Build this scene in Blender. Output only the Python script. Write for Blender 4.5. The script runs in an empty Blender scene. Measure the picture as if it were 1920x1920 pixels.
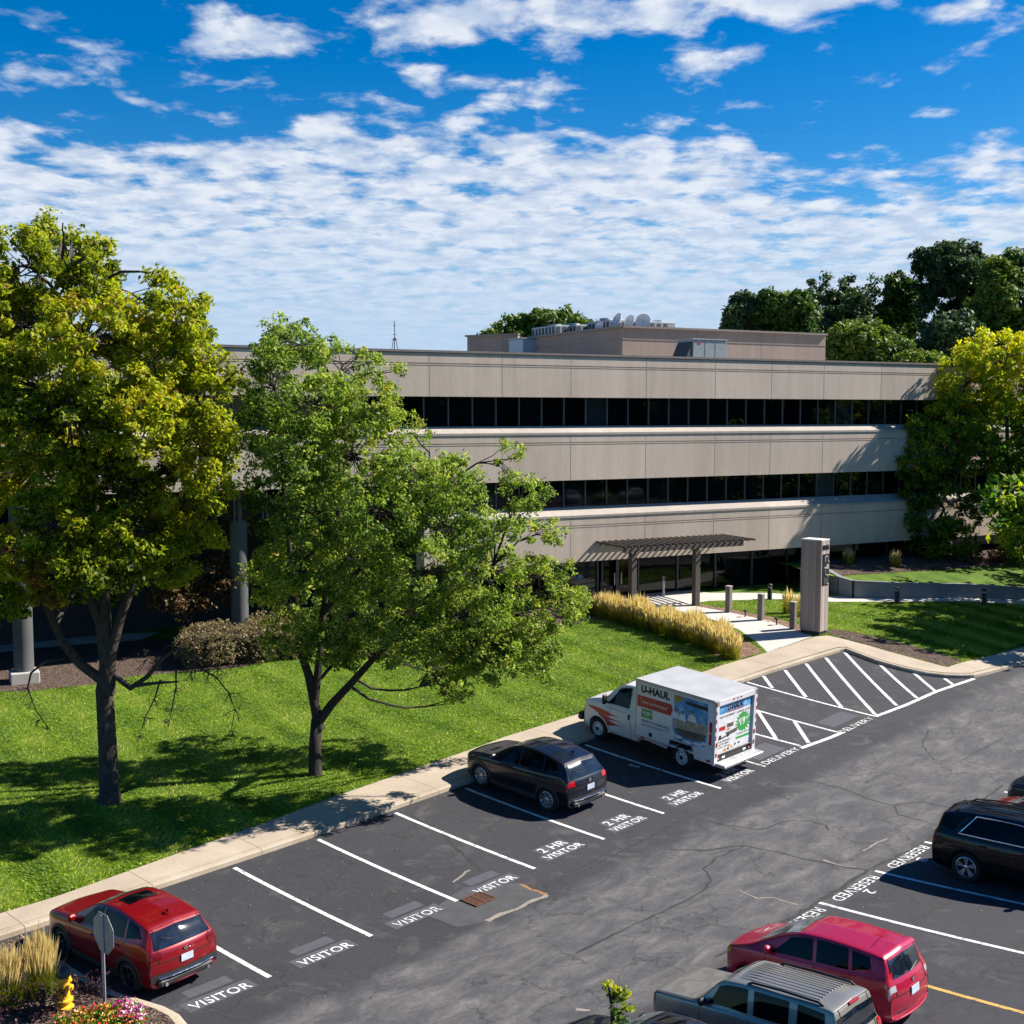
import bpy, bmesh, math, random
import numpy as np
from mathutils import Vector, Matrix

random.seed(7)
rng = np.random.default_rng(7)
SC = bpy.context.scene
COL = SC.collection
R = math.radians

# ------------------------------------------------------------------ camera
CAM_H, FPX, HORIZON = 11.29, 2220.0, 775.0
PITCH = math.atan((960 - HORIZON) / FPX)
cam_d = bpy.data.cameras.new('camera')
cam = bpy.data.objects.new('camera', cam_d)
COL.objects.link(cam)
cam.location = (0, 0, CAM_H)
cam.rotation_euler = (math.pi / 2 - PITCH, 0, 0)
cam_d.sensor_width = 36
cam_d.lens = FPX / 1920 * 36
cam_d.clip_start = 0.5
cam_d.clip_end = 6000
SC.camera = cam

# ------------------------------------------------------------------ survey of the ground
TH = R(43.667)
SU, CU = math.sin(TH), math.cos(TH)      # u runs along the kerb (away, right), v towards the lawn
OX, OY = -2.0, 25.5


def uv_of(x, y):
    a, b = x - OX, y - OY
    return a * SU + b * CU, -a * CU + b * SU


def xy_of(u, v):
    return OX + u * SU - v * CU, OY + u * CU + v * SU


def lot_uv(u, v):
    du = dv = 0.0
    if u > 30: du = u - 30; u = 30.0
    if u < -14: u = -14.0
    if v < -12: dv = -12 - v; v = -12.0
    vv = min(v, 6.5)
    z = -.00123 * u - .00382 * vv + .002775 * u * vv + .004183 * vv * vv + .000969 * u * u
    return z + .012 * du + .01 * dv


def lot(x, y):
    return lot_uv(*uv_of(x, y))


# facade: origin F0, direction FD (along, to the right), FN outwards
FAZ = R(62.9)
F0 = (8.65, 60.0)
FD = (math.sin(FAZ), math.cos(FAZ))
FN = (math.cos(FAZ), -math.sin(FAZ))


def fac(t, n=0.0):
    return F0[0] + FD[0] * t + FN[0] * n, F0[1] + FD[1] * t + FN[1] * n


def smooth(a, b, x):
    k = min(1, max(0, (x - a) / (b - a)))
    return k * k * (3 - 2 * k)


VK = 5.75                                  # kerb line


def zf_uv(u):                              # ground level along the front of the building
    return .9 + 1.05 * smooth(2, 32, u)


def upper_uv(u, v):
    if v <= VK:
        return lot_uv(u, v) + .15
    a = lot_uv(u, VK) + .15
    vf = max(VK + 4, 27.4 - u * .3487)
    k = min(1, (v - VK) / (vf - VK))
    return a + (zf_uv(u) - a) * (k * .6 + .4 * k * k * (3 - 2 * k))


def upper(x, y):
    return upper_uv(*uv_of(x, y))


def ray(px, py):
    dx, dy = (px - 960) / FPX, -(py - 960) / FPX
    return dx, math.cos(PITCH) + dy * math.sin(PITCH), -math.sin(PITCH) + dy * math.cos(PITCH)


def gp(px, py, surf=lot, dz=0.0):
    d = ray(px, py)
    z = .5
    for _ in range(40):
        s = (z - CAM_H) / d[2]
        x, y = d[0] * s, d[1] * s
        z = .5 * z + .5 * (surf(x, y) + dz)
    return x, y, z


def at(px, py, Y):
    d = ray(px, py)
    s = Y / d[1]
    return Vector((d[0] * s, Y, CAM_H + d[2] * s))


# ------------------------------------------------------------------ node helpers
def new_mat(name):
    m = bpy.data.materials.new(name)
    m.use_nodes = True
    nt = m.node_tree
    return m, nt, nt.nodes['Principled BSDF']


def nd(nt, kind, **kw):
    n = nt.nodes.new(kind)
    for k, v in kw.items():
        setattr(n, k, v)
    return n


def lk(nt, a, b):
    nt.links.new(a, b)


def pos(nt):
    return nd(nt, 'ShaderNodeNewGeometry').outputs['Position']


def objc(nt):
    return nd(nt, 'ShaderNodeTexCoord').outputs['Object']


def noise(nt, vec, scale, detail=4, rough=.55, dist=0.0):
    n = nd(nt, 'ShaderNodeTexNoise')
    n.inputs['Scale'].default_value = scale
    n.inputs['Detail'].default_value = detail
    n.inputs['Roughness'].default_value = rough
    n.inputs['Distortion'].default_value = dist
    if vec is not None: lk(nt, vec, n.inputs['Vector'])
    return n.outputs['Fac']


def ramp(nt, fac, stops):
    n = nd(nt, 'ShaderNodeValToRGB')
    e = n.color_ramp.elements
    while len(e) < len(stops): e.new(.5)
    for el, (p, c) in zip(e, stops):
        el.position = p
        if not hasattr(c, '__len__'): c = (c, c, c)
        el.color = (*c[:3], 1)
    lk(nt, fac, n.inputs['Fac'])
    return n.outputs['Color']


def mixc(nt, f, a, b, mode='MIX'):
    n = nd(nt, 'ShaderNodeMix', data_type='RGBA', blend_type=mode)
    for sock, v in ((n.inputs[0], f), (n.inputs[6], a), (n.inputs[7], b)):
        if hasattr(v, 'is_linked') or hasattr(v, 'links'):
            lk(nt, v, sock)
        elif hasattr(v, '__len__'):
            sock.default_value = (*v[:3], 1)
        else:
            sock.default_value = v if sock.type == 'VALUE' else (v, v, v, 1)
    return n.outputs[2]


def math_n(nt, op, a, b=0.0, c=0.0):
    n = nd(nt, 'ShaderNodeMath', operation=op)
    for i, v in enumerate((a, b, c)):
        if hasattr(v, 'links'): lk(nt, v, n.inputs[i])
        else: n.inputs[i].default_value = v
    return n.outputs[0]


def scalev(nt, vec, s):
    n = nd(nt, 'ShaderNodeMapping')
    n.inputs['Scale'].default_value = s
    lk(nt, vec, n.inputs['Vector'])
    return n.outputs[0]


def rotv(nt, vec, rz, s=(1, 1, 1)):
    n = nd(nt, 'ShaderNodeMapping', vector_type='TEXTURE')
    n.inputs['Rotation'].default_value = (0, 0, rz)
    lk(nt, vec, n.inputs['Vector'])
    return scalev(nt, n.outputs[0], s)


def bump(nt, b, h, strength, dist=.02):
    n = nd(nt, 'ShaderNodeBump')
    n.inputs['Strength'].default_value = strength
    n.inputs['Distance'].default_value = dist
    lk(nt, h, n.inputs['Height'])
    lk(nt, n.outputs[0], b.inputs['Normal'])


_plain = {}


def plain(name, col, rough=.6, metal=0.0, var=.12, scale=6.0, spec=.5, coat=0.0, bmp=0.0):
    if name in _plain: return _plain[name]
    m, nt, b = new_mat(name)
    p = objc(nt)
    f = noise(nt, p, scale, 5)
    c = ramp(nt, f, [(.3, [k * (1 - var) for k in col]), (.7, [min(1, k * (1 + var)) for k in col])])
    lk(nt, c, b.inputs['Base Color'])
    b.inputs['Roughness'].default_value = rough
    b.inputs['Metallic'].default_value = metal
    b.inputs['Specular IOR Level'].default_value = spec
    b.inputs['Coat Weight'].default_value = coat
    b.inputs['Coat Roughness'].default_value = .04
    if bmp:
        bump(nt, b, noise(nt, p, scale * 8, 4), bmp, .01)
    _plain[name] = m
    return m


# ------------------------------------------------------------------ mesh helpers
class MB:
    def __init__(s):
        s.v, s.f, s.m = [], [], []

    def add(s, vs, fs, mi=0):
        o = len(s.v)
        s.v += [tuple(p) for p in vs]
        s.f += [tuple(i + o for i in f) for f in fs]
        s.m += [mi] * len(fs)

    def box(s, c, d, rz=0.0, mi=0, M=None, bev=0.0):
        x, y, z = d[0] / 2, d[1] / 2, d[2] / 2
        if bev:
            b = min(bev, x * .9, y * .9, z * .9)
            ring = [(x - b, y), (-x + b, y), (-x, y - b), (-x, -y + b), (-x + b, -y), (x - b, -y), (x, -y + b), (x, y - b)]
            inn = [(px * (1 - b / x), py * (1 - b / y)) for px, py in ring]
            P = [(a, q, -z) for a, q in inn] + [(a, q, -z + b) for a, q in ring] + [(a, q, z - b) for a, q in ring] + [(a, q, z) for a, q in inn]
            F = [tuple(range(7, -1, -1)), tuple(range(24, 32))]
            for k in range(3):
                for i in range(8):
                    j = (i + 1) % 8
                    F.append((k * 8 + i, k * 8 + j, k * 8 + 8 + j, k * 8 + 8 + i))
        else:
            P = [(i, j, k) for k in (-z, z) for i, j in ((-x, -y), (x, -y), (x, y), (-x, y))]
            F = [(3, 2, 1, 0), (4, 5, 6, 7), (0, 1, 5, 4), (1, 2, 6, 5), (2, 3, 7, 6), (3, 0, 4, 7)]
        T = M if M is not None else Matrix.Translation(c) @ Matrix.Rotation(rz, 4, 'Z')
        s.add([T @ Vector(p) for p in P], F, mi)

    def prism(s, poly, z0, z1, mi=0):
        n = len(poly)
        P = [(x, y, z0) for x, y in poly] + [(x, y, z1) for x, y in poly]
        F = [tuple(range(n - 1, -1, -1)), tuple(range(n, 2 * n))] + [(i, (i + 1) % n, n + (i + 1) % n, n + i) for i in range(n)]
        s.add(P, F, mi)

    def tube(s, pts, rad, n=8, mi=0, cap=True):
        pts = [Vector(p) for p in pts]
        if not hasattr(rad, '__len__'): rad = [rad] * len(pts)
        V, F = [], []
        up = None
        for i, p in enumerate(pts):
            d = (pts[min(i + 1, len(pts) - 1)] - pts[max(i - 1, 0)])
            if d.length < 1e-9: d = Vector((0, 0, 1))
            d.normalize()
            if up is None:
                up = Vector((1, 0, 0)) if abs(d.x) < .8 else Vector((0, 1, 0))
            a = d.cross(up)
            if a.length < 1e-6: a = d.cross(Vector((0, 1, 0.3)))
            a.normalize()
            b = d.cross(a)
            up = -b if False else up
            for k in range(n):
                q = 2 * math.pi * k / n
                V.append(p + (a * math.cos(q) + b * math.sin(q)) * rad[i])
        for i in range(len(pts) - 1):
            for k in range(n):
                j = (k + 1) % n
                F.append((i * n + k, i * n + j, (i + 1) * n + j, (i + 1) * n + k))
        if cap:
            F.append(tuple(range(n - 1, -1, -1)))
            F.append(tuple((len(pts) - 1) * n + k for k in range(n)))
        s.add(V, F, mi)

    def lathe(s, prof, n=20, c=(0, 0, 0), M=None, mi=0, cap=True):
        V, F = [], []
        T = M if M is not None else Matrix.Translation(c)
        for r, z in prof:
            for k in range(n):
                q = 2 * math.pi * k / n
                V.append(T @ Vector((r * math.cos(q), r * math.sin(q), z)))
        for i in range(len(prof) - 1):
            for k in range(n):
                j = (k + 1) % n
                F.append((i * n + k, i * n + j, (i + 1) * n + j, (i + 1) * n + k))
        if cap:
            F.append(tuple(range(n - 1, -1, -1)))
            F.append(tuple((len(prof) - 1) * n + k for k in range(n)))
        s.add(V, F, mi)

    def build(s, name, mats, parent=None, sm=False, loc=None):
        me = bpy.data.meshes.new(name)
        me.from_pydata(s.v, [], s.f)
        if not isinstance(mats, (list, tuple)): mats = [mats]
        for m in mats: me.materials.append(m)
        if len(mats) > 1:
            me.polygons.foreach_set('material_index', s.m)
        if sm:
            me.polygons.foreach_set('use_smooth', [True] * len(me.polygons))
        me.update()
        o = bpy.data.objects.new(name, me)
        COL.objects.link(o)
        if parent is not None: o.parent = parent
        if loc is not None: o.location = loc
        if sm == 'auto':
            try: me.set_sharp_from_angle(angle=R(35))
            except Exception: pass
        return o


def fast_mesh(name, V, F, mat, parent=None, attr=None, smooth_=False):
    """V (n,3) floats, F (m,k) ints, attr (m,) one value per face"""
    V = np.asarray(V, np.float32); F = np.asarray(F, np.int32)
    me = bpy.data.meshes.new(name)
    me.vertices.add(len(V)); me.vertices.foreach_set('co', V.ravel())
    k = F.shape[1]
    me.loops.add(F.size); me.loops.foreach_set('vertex_index', F.ravel())
    me.polygons.add(len(F))
    me.polygons.foreach_set('loop_start', np.arange(0, F.size, k, dtype=np.int32))
    try: me.polygons.foreach_set('loop_total', np.full(len(F), k, np.int32))
    except Exception: pass
    if attr is not None:
        a = me.attributes.new('tint', 'FLOAT', 'FACE')
        a.data.foreach_set('value', np.asarray(attr, np.float32))
    me.materials.append(mat)
    me.update(calc_edges=True)
    o = bpy.data.objects.new(name, me)
    COL.objects.link(o)
    if parent is not None: o.parent = parent
    return o


def tag(o, label=None, cat=None, group=None, kind=None):
    if label: o['label'] = label
    if cat: o['category'] = cat
    if group: o['group'] = group
    if kind: o['kind'] = kind
    return o


def thing(name, label, cat, loc=(0, 0, 0), rz=0.0, group=None):
    o = bpy.data.objects.new(name, None)
    o.empty_display_size = .2
    COL.objects.link(o)
    o.location = loc
    o.rotation_euler = (0, 0, rz)
    return tag(o, label, cat, group)


def kids(o):
    return [c for c in bpy.data.objects if c.parent == o]


def copy_tree(o, parent=None):
    c = o.copy()
    COL.objects.link(c)
    if parent is not None: c.parent = parent
    for ch in kids(o): copy_tree(ch, c)
    return c


def sheet(name, poly, zfun, off, res, mat, parent=None, kind='structure', extra=None):
    """a ground sheet: polygon cut into a grid and laid on zfun"""
    bm = bmesh.new()
    bm.faces.new([bm.verts.new((x, y, 0)) for x, y in poly])
    bmesh.ops.triangulate(bm, faces=bm.faces[:])
    xs = [p[0] for p in poly]; ys = [p[1] for p in poly]
    for ax, lo, hi in ((0, min(xs), max(xs)), (1, min(ys), max(ys))):
        k = math.ceil(lo / res)
        while k * res < hi:
            co = (k * res, 0, 0) if ax == 0 else (0, k * res, 0)
            bmesh.ops.bisect_plane(bm, geom=bm.verts[:] + bm.edges[:] + bm.faces[:], plane_co=co, plane_no=(1, 0, 0) if ax == 0 else (0, 1, 0))
            k += 1
    for v in bm.verts:
        v.co.z = zfun(v.co.x, v.co.y) + off
    for f in bm.faces:
        if f.normal.z < 0: f.normal_flip()
        f.smooth = True
    bmesh.ops.recalc_face_normals(bm, faces=bm.faces[:])
    me = bpy.data.meshes.new(name)
    bm.to_mesh(me); bm.free()
    if me.polygons and me.polygons[0].normal.z < 0: me.flip_normals()
    me.materials.append(mat)
    o = bpy.data.objects.new(name, me)
    COL.objects.link(o)
    if parent is not None: o.parent = parent
    elif kind: o['kind'] = kind
    return o


def text_mesh(s, bold=.0, spacing=1.0, res=3):
    """flat lettering as (verts2d, faces, w, h), origin bottom left"""
    cu = bpy.data.curves.new('lettering', 'FONT')
    cu.body = s
    cu.size = 1.0
    cu.offset = bold
    cu.space_character = spacing
    cu.resolution_u = res
    o = bpy.data.objects.new('lettering', cu)
    COL.objects.link(o)
    bpy.context.view_layer.update()
    dg = bpy.context.evaluated_depsgraph_get()
    me = bpy.data.meshes.new_from_object(o.evaluated_get(dg))
    bpy.data.objects.remove(o); bpy.data.curves.remove(cu)
    bm = bmesh.new(); bm.from_mesh(me); bpy.data.meshes.remove(me)
    bmesh.ops.triangulate(bm, faces=bm.faces[:])
    V = [(v.co.x, v.co.y) for v in bm.verts]
    bm.verts.index_update()
    F = [tuple(v.index for v in f.verts) for f in bm.faces]
    bm.free()
    x0 = min(v[0] for v in V); x1 = max(v[0] for v in V)
    y0 = min(v[1] for v in V); y1 = max(v[1] for v in V)
    V = [((x - x0) / (x1 - x0), (y - y0) / (y1 - y0)) for x, y in V]
    return V, F, x1 - x0, y1 - y0


def text_on(mb, s, M, w, h, bold=0.0, spacing=1.0, mi=0):
    """lettering in the XY plane of M, w by h, bottom left at the origin, facing +Z"""
    V, F, _, _ = text_mesh(s, bold, spacing)
    F = [f if ((V[f[1]][0] - V[f[0]][0]) * (V[f[2]][1] - V[f[0]][1]) - (V[f[1]][1] - V[f[0]][1]) * (V[f[2]][0] - V[f[0]][0])) > 0 else f[::-1] for f in F]
    mb.add([M @ Vector((x * w, y * h, 0)) for x, y in V], F, mi)
# ------------------------------------------------------------------ ground materials
def m_asphalt():
    m, nt, b = new_mat('asphalt')
    p = pos(nt)
    q = rotv(nt, p, math.pi / 2 - TH)                 # x along the rows, y towards the lawn
    sep = nd(nt, 'ShaderNodeSeparateXYZ'); lk(nt, q, sep.inputs[0])
    o = uv_of(0, 0)
    # v of the point = y' + const
    c_v = math.cos(math.pi / 2 - TH)
    vv = math_n(nt, 'ADD', sep.outputs[1], -(OX * -CU + OY * SU))
    wob = noise(nt, p, .8, 4)
    vw = math_n(nt, 'ADD', vv, math_n(nt, 'MULTIPLY', math_n(nt, 'SUBTRACT', wob, .5), 1.2))
    aisle = math_n(nt, 'MULTIPLY',
                   nd_mr(nt, vw, -.9, -1.7), nd_mr(nt, vw, -6.6, -5.6))
    big = noise(nt, p, .22, 5, .6)
    mid = noise(nt, scalev(nt, q, (.6, 1.3, 1)), 1.3, 10, .74, .5)
    grit = noise(nt, p, 11, 6, .8)
    fine = noise(nt, p, 42, 3, .7)
    dark = ramp(nt, big, [(.3, (.027, .027, .032)), (.7, (.038, .037, .042))])
    worn = ramp(nt, mid, [(.30, (.044, .044, .050)), (.45, (.060, .058, .062)), (.59, (.098, .093, .092)), (.74, (.170, .156, .144))])
    c = mixc(nt, aisle, dark, worn)
    c = mixc(nt, math_n(nt, 'MULTIPLY', nd_mr(nt, noise(nt, p, .9, 6, .65, 1.0), .54, .72), .6), c, (.088, .082, .075))
    c = mixc(nt, .5, c, ramp(nt, fine, [(.25, .35), (.75, .72)]), 'OVERLAY')
    c = mixc(nt, .45, c, ramp(nt, grit, [(.3, .28), (.7, .74)]), 'OVERLAY')
    # fine cracks
    vor = nd(nt, 'ShaderNodeTexVoronoi', feature='DISTANCE_TO_EDGE')
    vor.inputs['Scale'].default_value = .75
    dn = nd(nt, 'ShaderNodeTexNoise'); dn.inputs['Scale'].default_value = 2.2; dn.inputs['Detail'].default_value = 5
    lk(nt, p, dn.inputs['Vector'])
    dv = nd(nt, 'ShaderNodeVectorMath', operation='MULTIPLY_ADD')
    lk(nt, dn.outputs['Color'], dv.inputs[0]); dv.inputs[1].default_value = (.9, .9, .9); lk(nt, p, dv.inputs[2])
    lk(nt, dv.outputs[0], vor.inputs['Vector'])
    crack = math_n(nt, 'MULTIPLY', nd_mr(nt, vor.outputs['Distance'], .028, .003), nd_mr(nt, noise(nt, p, .35, 3), .44, .54))
    c = mixc(nt, math_n(nt, 'MULTIPLY', crack, .6), c, (.020, .019, .019))
    lk(nt, c, b.inputs['Base Color'])
    b.inputs['Roughness'].default_value = .82
    b.inputs['Specular IOR Level'].default_value = .35
    bump(nt, b, fine, .5, .012)
    return m


def nd_mr(nt, v, a, b_):
    n = nd(nt, 'ShaderNodeMapRange', interpolation_type='SMOOTHSTEP')
    lk(nt, v, n.inputs[0])
    n.inputs[1].default_value = a; n.inputs[2].default_value = b_
    if a > b_:
        n.inputs[1].default_value = b_; n.inputs[2].default_value = a
        n.inputs[3].default_value = 1; n.inputs[4].default_value = 0
    return n.outputs[0]


def m_grass():
    m, nt, b = new_mat('lawn_grass')
    p = pos(nt)
    q = rotv(nt, p, R(90) - R(62))
    w = nd(nt, 'ShaderNodeTexWave'); w.wave_profile = 'SIN'
    w.inputs['Scale'].default_value = .22; w.inputs['Distortion'].default_value = 1.6
    w.inputs['Detail'].default_value = 2; w.inputs['Detail Scale'].default_value = .7
    lk(nt, q, w.inputs['Vector'])
    patch = noise(nt, p, .55, 6, .62)
    tuft = noise(nt, scalev(nt, p, (1, 1, 1)), 9, 6, .72)
    blade = noise(nt, scalev(nt, rotv(nt, p, R(30)), (1, 2.2, 1)), 34, 4, .75)
    c = ramp(nt, patch, [(.32, (.035, .080, .005)), (.47, (.065, .130, .008)), (.62, (.105, .175, .014)), (.78, (.17, .18, .045))])
    c = mixc(nt, math_n(nt, 'MULTIPLY', w.outputs['Fac'], .40), c, (.130, .215, .022))
    c = mixc(nt, .55, c, ramp(nt, tuft, [(.3, .18), (.7, .82)]), 'OVERLAY')
    c = mixc(nt, .6, c, ramp(nt, blade, [(.3, .15), (.72, .85)]), 'OVERLAY')
    dry = nd_mr(nt, noise(nt, p, 1.7, 5, .7), .66, .78)
    c = mixc(nt, math_n(nt, 'MULTIPLY', dry, .45), c, (.22, .19, .07))
    lk(nt, c, b.inputs['Base Color'])
    b.inputs['Roughness'].default_value = .8
    b.inputs['Specular IOR Level'].default_value = .2
    h = math_n(nt, 'ADD', math_n(nt, 'MULTIPLY', tuft, .6), math_n(nt, 'MULTIPLY', blade, .6))
    bump(nt, b, h, .9, .07)
    return m


def m_concrete(name, c0, c1, joint=None, stain=.35):
    m, nt, b = new_mat(name)
    p = pos(nt)
    n1 = noise(nt, p, .7, 6, .6)
    n2 = noise(nt, p, 22, 4, .7)
    c = ramp(nt, n1, [(.3, c0), (.72, c1)])
    c = mixc(nt, stain, c, ramp(nt, n2, [(.25, .3), (.75, .7)]), 'OVERLAY')
    if joint:
        q = rotv(nt, p, math.pi / 2 - TH)
        sep = nd(nt, 'ShaderNodeSeparateXYZ'); lk(nt, q, sep.inputs[0])
        f = math_n(nt, 'FRACT', math_n(nt, 'DIVIDE', sep.outputs[0], joint))
        d = math_n(nt, 'ABSOLUTE', math_n(nt, 'SUBTRACT', f, .5))
        c = mixc(nt, math_n(nt, 'MULTIPLY', nd_mr(nt, d, .012 / joint + .002, .004 / joint), .75), c, (.08, .07, .06))
    lk(nt, c, b.inputs['Base Color'])
    b.inputs['Roughness'].default_value = .85
    b.inputs['Specular IOR Level'].default_value = .3
    bump(nt, b, n2, .25, .01)
    return m


def m_mulch(name, a, b_, c_):
    m, nt, b = new_mat(name)
    p = pos(nt)
    vor = nd(nt, 'ShaderNodeTexVoronoi'); vor.inputs['Scale'].default_value = 16
    lk(nt, scalev(nt, p, (1, 1.7, 1)), vor.inputs['Vector'])
    n = noise(nt, p, 5, 6, .7)
    c = ramp(nt, vor.outputs['Color'], [(.2, a), (.55, b_), (.9, c_)])
    c = mixc(nt, .5, c, ramp(nt, n, [(.3, .25), (.7, .75)]), 'OVERLAY')
    lk(nt, c, b.inputs['Base Color'])
    b.inputs['Roughness'].default_value = .95
    b.inputs['Specular IOR Level'].default_value = .15
    bump(nt, b, vor.outputs['Distance'], .9, .06)
    return m


def m_paint(name, col, wear=.5):
    m, nt, b = new_mat(name)
    p = pos(nt)
    n = noise(nt, p, 7, 6, .72)
    n2 = noise(nt, p, 45, 3, .7)
    c = ramp(nt, n, [(.25, [k * .72 for k in col]), (.6, col)])
    f = nd_mr(nt, math_n(nt, 'ADD', n, math_n(nt, 'MULTIPLY', n2, .5)), .52 * wear + .28, .36 * wear + .25)
    c = mixc(nt, f, c, (.07, .07, .07))
    lk(nt, c, b.inputs['Base Color'])
    b.inputs['Roughness'].default_value = .7
    b.inputs['Specular IOR Level'].default_value = .3
    return m


ASPH = m_asphalt()
GRASS = m_grass()
WALK = m_concrete('sidewalk_concrete', (.33, .27, .205), (.43, .36, .275), 3.05)
WALK2 = m_concrete('walkway_concrete', (.42, .40, .365), (.52, .49, .45), None)
KERB = m_concrete('kerb_concrete', (.30, .24, .17), (.42, .36, .28), 3.05, .6)
MULCH = m_mulch('bark_mulch', (.05, .032, .024), (.11, .075, .06), (.19, .145, .12))
STONES = m_mulch('brown_river_stones', (.13, .07, .045), (.24, .15, .10), (.36, .27, .2))
WHITE = m_paint('white_road_paint', (.66, .66, .65), .86)
WORNW = m_paint('worn_white_road_paint', (.60, .60, .58), .95)
YELLOW = m_paint('yellow_road_paint', (.52, .33, .09), .85)
GREYP = m_paint('grey_blackout_paint', (.080, .082, .095), .35)
CRACKM = plain('crack_sealant', (.024, .022, .021), .8, var=.3)
CRACKL = plain('pale_crack_grit', (.22, .19, .155), .9, var=.4, scale=20)
DIRTM = plain('brown_dirt', (.10, .065, .035), .95, var=.4, scale=12)

# far ground, one sheet to the horizon
mb = MB()
N = 24
ringr = [0, 90, 180, 400, 900, 2500]
V = [(0, 40, -.75)]; F = []
for r in ringr[1:]:
    for k in range(N):
        a = 2 * math.pi * k / N
        V.append((r * math.cos(a), 40 + r * math.sin(a), -.75))
for k in range(N):
    F.append((0, 1 + k, 1 + (k + 1) % N))
for i in range(len(ringr) - 2):
    for k in range(N):
        a = 1 + i * N + k; b_ = 1 + i * N + (k + 1) % N
        F.append((a, a + N, b_ + N, b_))
mb.add(V, F)
g = mb.build('ground', plain('far_dark_ground', (.020, .023, .016), .95, var=.4, scale=.08)); g['kind'] = 'structure'

# kerb line in plan
kerb = [xy_of(u, VK) for u in np.arange(-34, 21.9, 1.5)]
kerb += [gp(px, py)[:2] for px, py in ((1392, 1279.5), (1440, 1263.5), (1500, 1245), (1550, 1230), (1575, 1222.5), (1584, 1221.5), (1600, 1227.5), (1640, 1243),
                                      (1690, 1257), (1735, 1266.5), (1770, 1270.5), (1800, 1271.5), (1826, 1271), (1850, 1265), (1900, 1251.5), (1960, 1236))]
uL, vL = uv_of(*kerb[-1])
kerb += [xy_of(uL + d, vL + .02 * d) for d in (4, 10, 20, 34)]

# asphalt: the whole lot runs a little under the kerb
lotpoly = [xy_of(-36, 5.9), xy_of(-36, -52)] + [xy_of(82, -52), xy_of(82, 5.9)]
PARK = sheet('parking_lot', lotpoly, lot, 0, 1.25, ASPH)

# lawn: everything behind the kerb, up to and under the building
far_r = xy_of(uv_of(*kerb[-1])[0] + 20, 22)
raised = list(kerb) + [(95, 95), (95, 150), (-70, 150), (-70, 62), xy_of(-34, 24)]
kd = [Vector(k) for k in kerb]
def lawn_z(x, y):
    p = Vector((x, y)); d = 9.0
    for i in range(len(kd) - 1):
        a = kd[i]; ab = kd[i + 1] - a
        q = max(0, min(1, (p - a).dot(ab) / max(1e-9, ab.length_squared)))
        d = min(d, (a + ab * q - p).length)
    return upper(x, y) - .25 * (1 - smooth(.3, 1.25, d))
LAWN = sheet('lawn', raised, lawn_z, 0, .8, GRASS)

# kerb face and lip
mb = MB()
for i in range(len(kerb) - 1):
    a, b_ = Vector(kerb[i]), Vector(kerb[i + 1])
    def nrm(k):
        p = Vector(kerb[max(0, k - 1)]); q = Vector(kerb[min(len(kerb) - 1, k + 1)])
        t = (q - p).normalized()
        return Vector((-t.y, t.x))
    prof = [(-.02, -.16), (-.012, .105), (.022, .138), (.17, .152)]
    rows = []
    for k, c in ((i, a), (i + 1, b_)):
        n = nrm(k)
        zl = lot(c.x, c.y)
        rows.append([(c.x + n.x * o, c.y + n.y * o, zl + h) for o, h in prof])
    for j in range(3):
        mb.add([rows[0][j], rows[1][j], rows[1][j + 1], rows[0][j + 1]], [(0, 1, 2, 3)])
k_o = mb.build('kerb', KERB, sm=True); k_o['kind'] = 'structure'

# sidewalk
inner = [(-260, 1815), (-100, 1752), (0, 1713), (100, 1683), (200, 1648), (340, 1598), (480, 1549), (624, 1495), (756, 1449), (873, 1409), (946, 1382), (1099, 1334), (1240, 1287), (1352, 1248),
         (1436, 1224), (1500, 1203), (1528, 1194), (1552, 1192), (1584.6, 1199), (1630, 1211), (1675, 1224), (1730, 1239), (1777, 1251), (1809, 1241), (1860, 1229), (1920, 1213), (2000, 1192), (2100, 1170)]
inn = [gp(px, py, upper)[:2] for px, py in inner]
ks = [kerb[0]] + [k for k in kerb[1:]]
poly = []
for k in range(len(kerb)):
    p = Vector(kerb[max(0, k - 1)]); q = Vector(kerb[min(len(kerb) - 1, k + 1)])
    t = (q - p).normalized()
    poly.append((kerb[k][0] - t.y * .165, kerb[k][1] + t.x * .165))
ul, vl = uv_of(*inn[0])
poly = poly[:-2] + [xy_of(uv_of(*poly[-3])[0] + .5, uv_of(*poly[-3])[1] + 2.0)] + inn[::-1] + [xy_of(-34, vl)]
SIDEPOLY = list(poly)
SIDE = sheet('sidewalk', poly, upper, .006, .9, WALK)

NOGRASS = []


def pxpoly(name, pts, surf, off, mat, res=.8, parent=None):
    NOGRASS.append([gp(px, py, surf)[:2] for px, py in pts])
    return sheet(name, [gp(px, py, surf)[:2] for px, py in pts], surf, off, res, mat, parent)

# entrance walkway, path along the building, path on the right
pxpoly('walkway', [(1438, 1223.5), (1420, 1205), (1385, 1181), (1330, 1160), (1270, 1146), (1190, 1136), (1130, 1128), (1130, 1106), (1300, 1106), (1330, 1112), (1440, 1112), (1500, 1116), (1500, 1123), (1330, 1127), (1288, 1134),
                   (1360, 1147), (1443, 1164.5), (1502, 1186), (1526, 1193.5), (1500, 1202)], upper, .012, WALK2)
pxpoly('path', [(1500, 1117), (1557, 1118.5), (1920, 1122.5), (2150, 1124), (2150, 1137), (1920, 1134), (1557, 1129), (1500, 1123)], upper, .018, WALK2)
pxpoly('garden_path', [(-120, 1236), (0, 1224), (60, 1216), (160, 1208), (262, 1201), (300, 1186), (200, 1190), (60, 1200), (-120, 1214)], upper, .018, WALK2)
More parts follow.
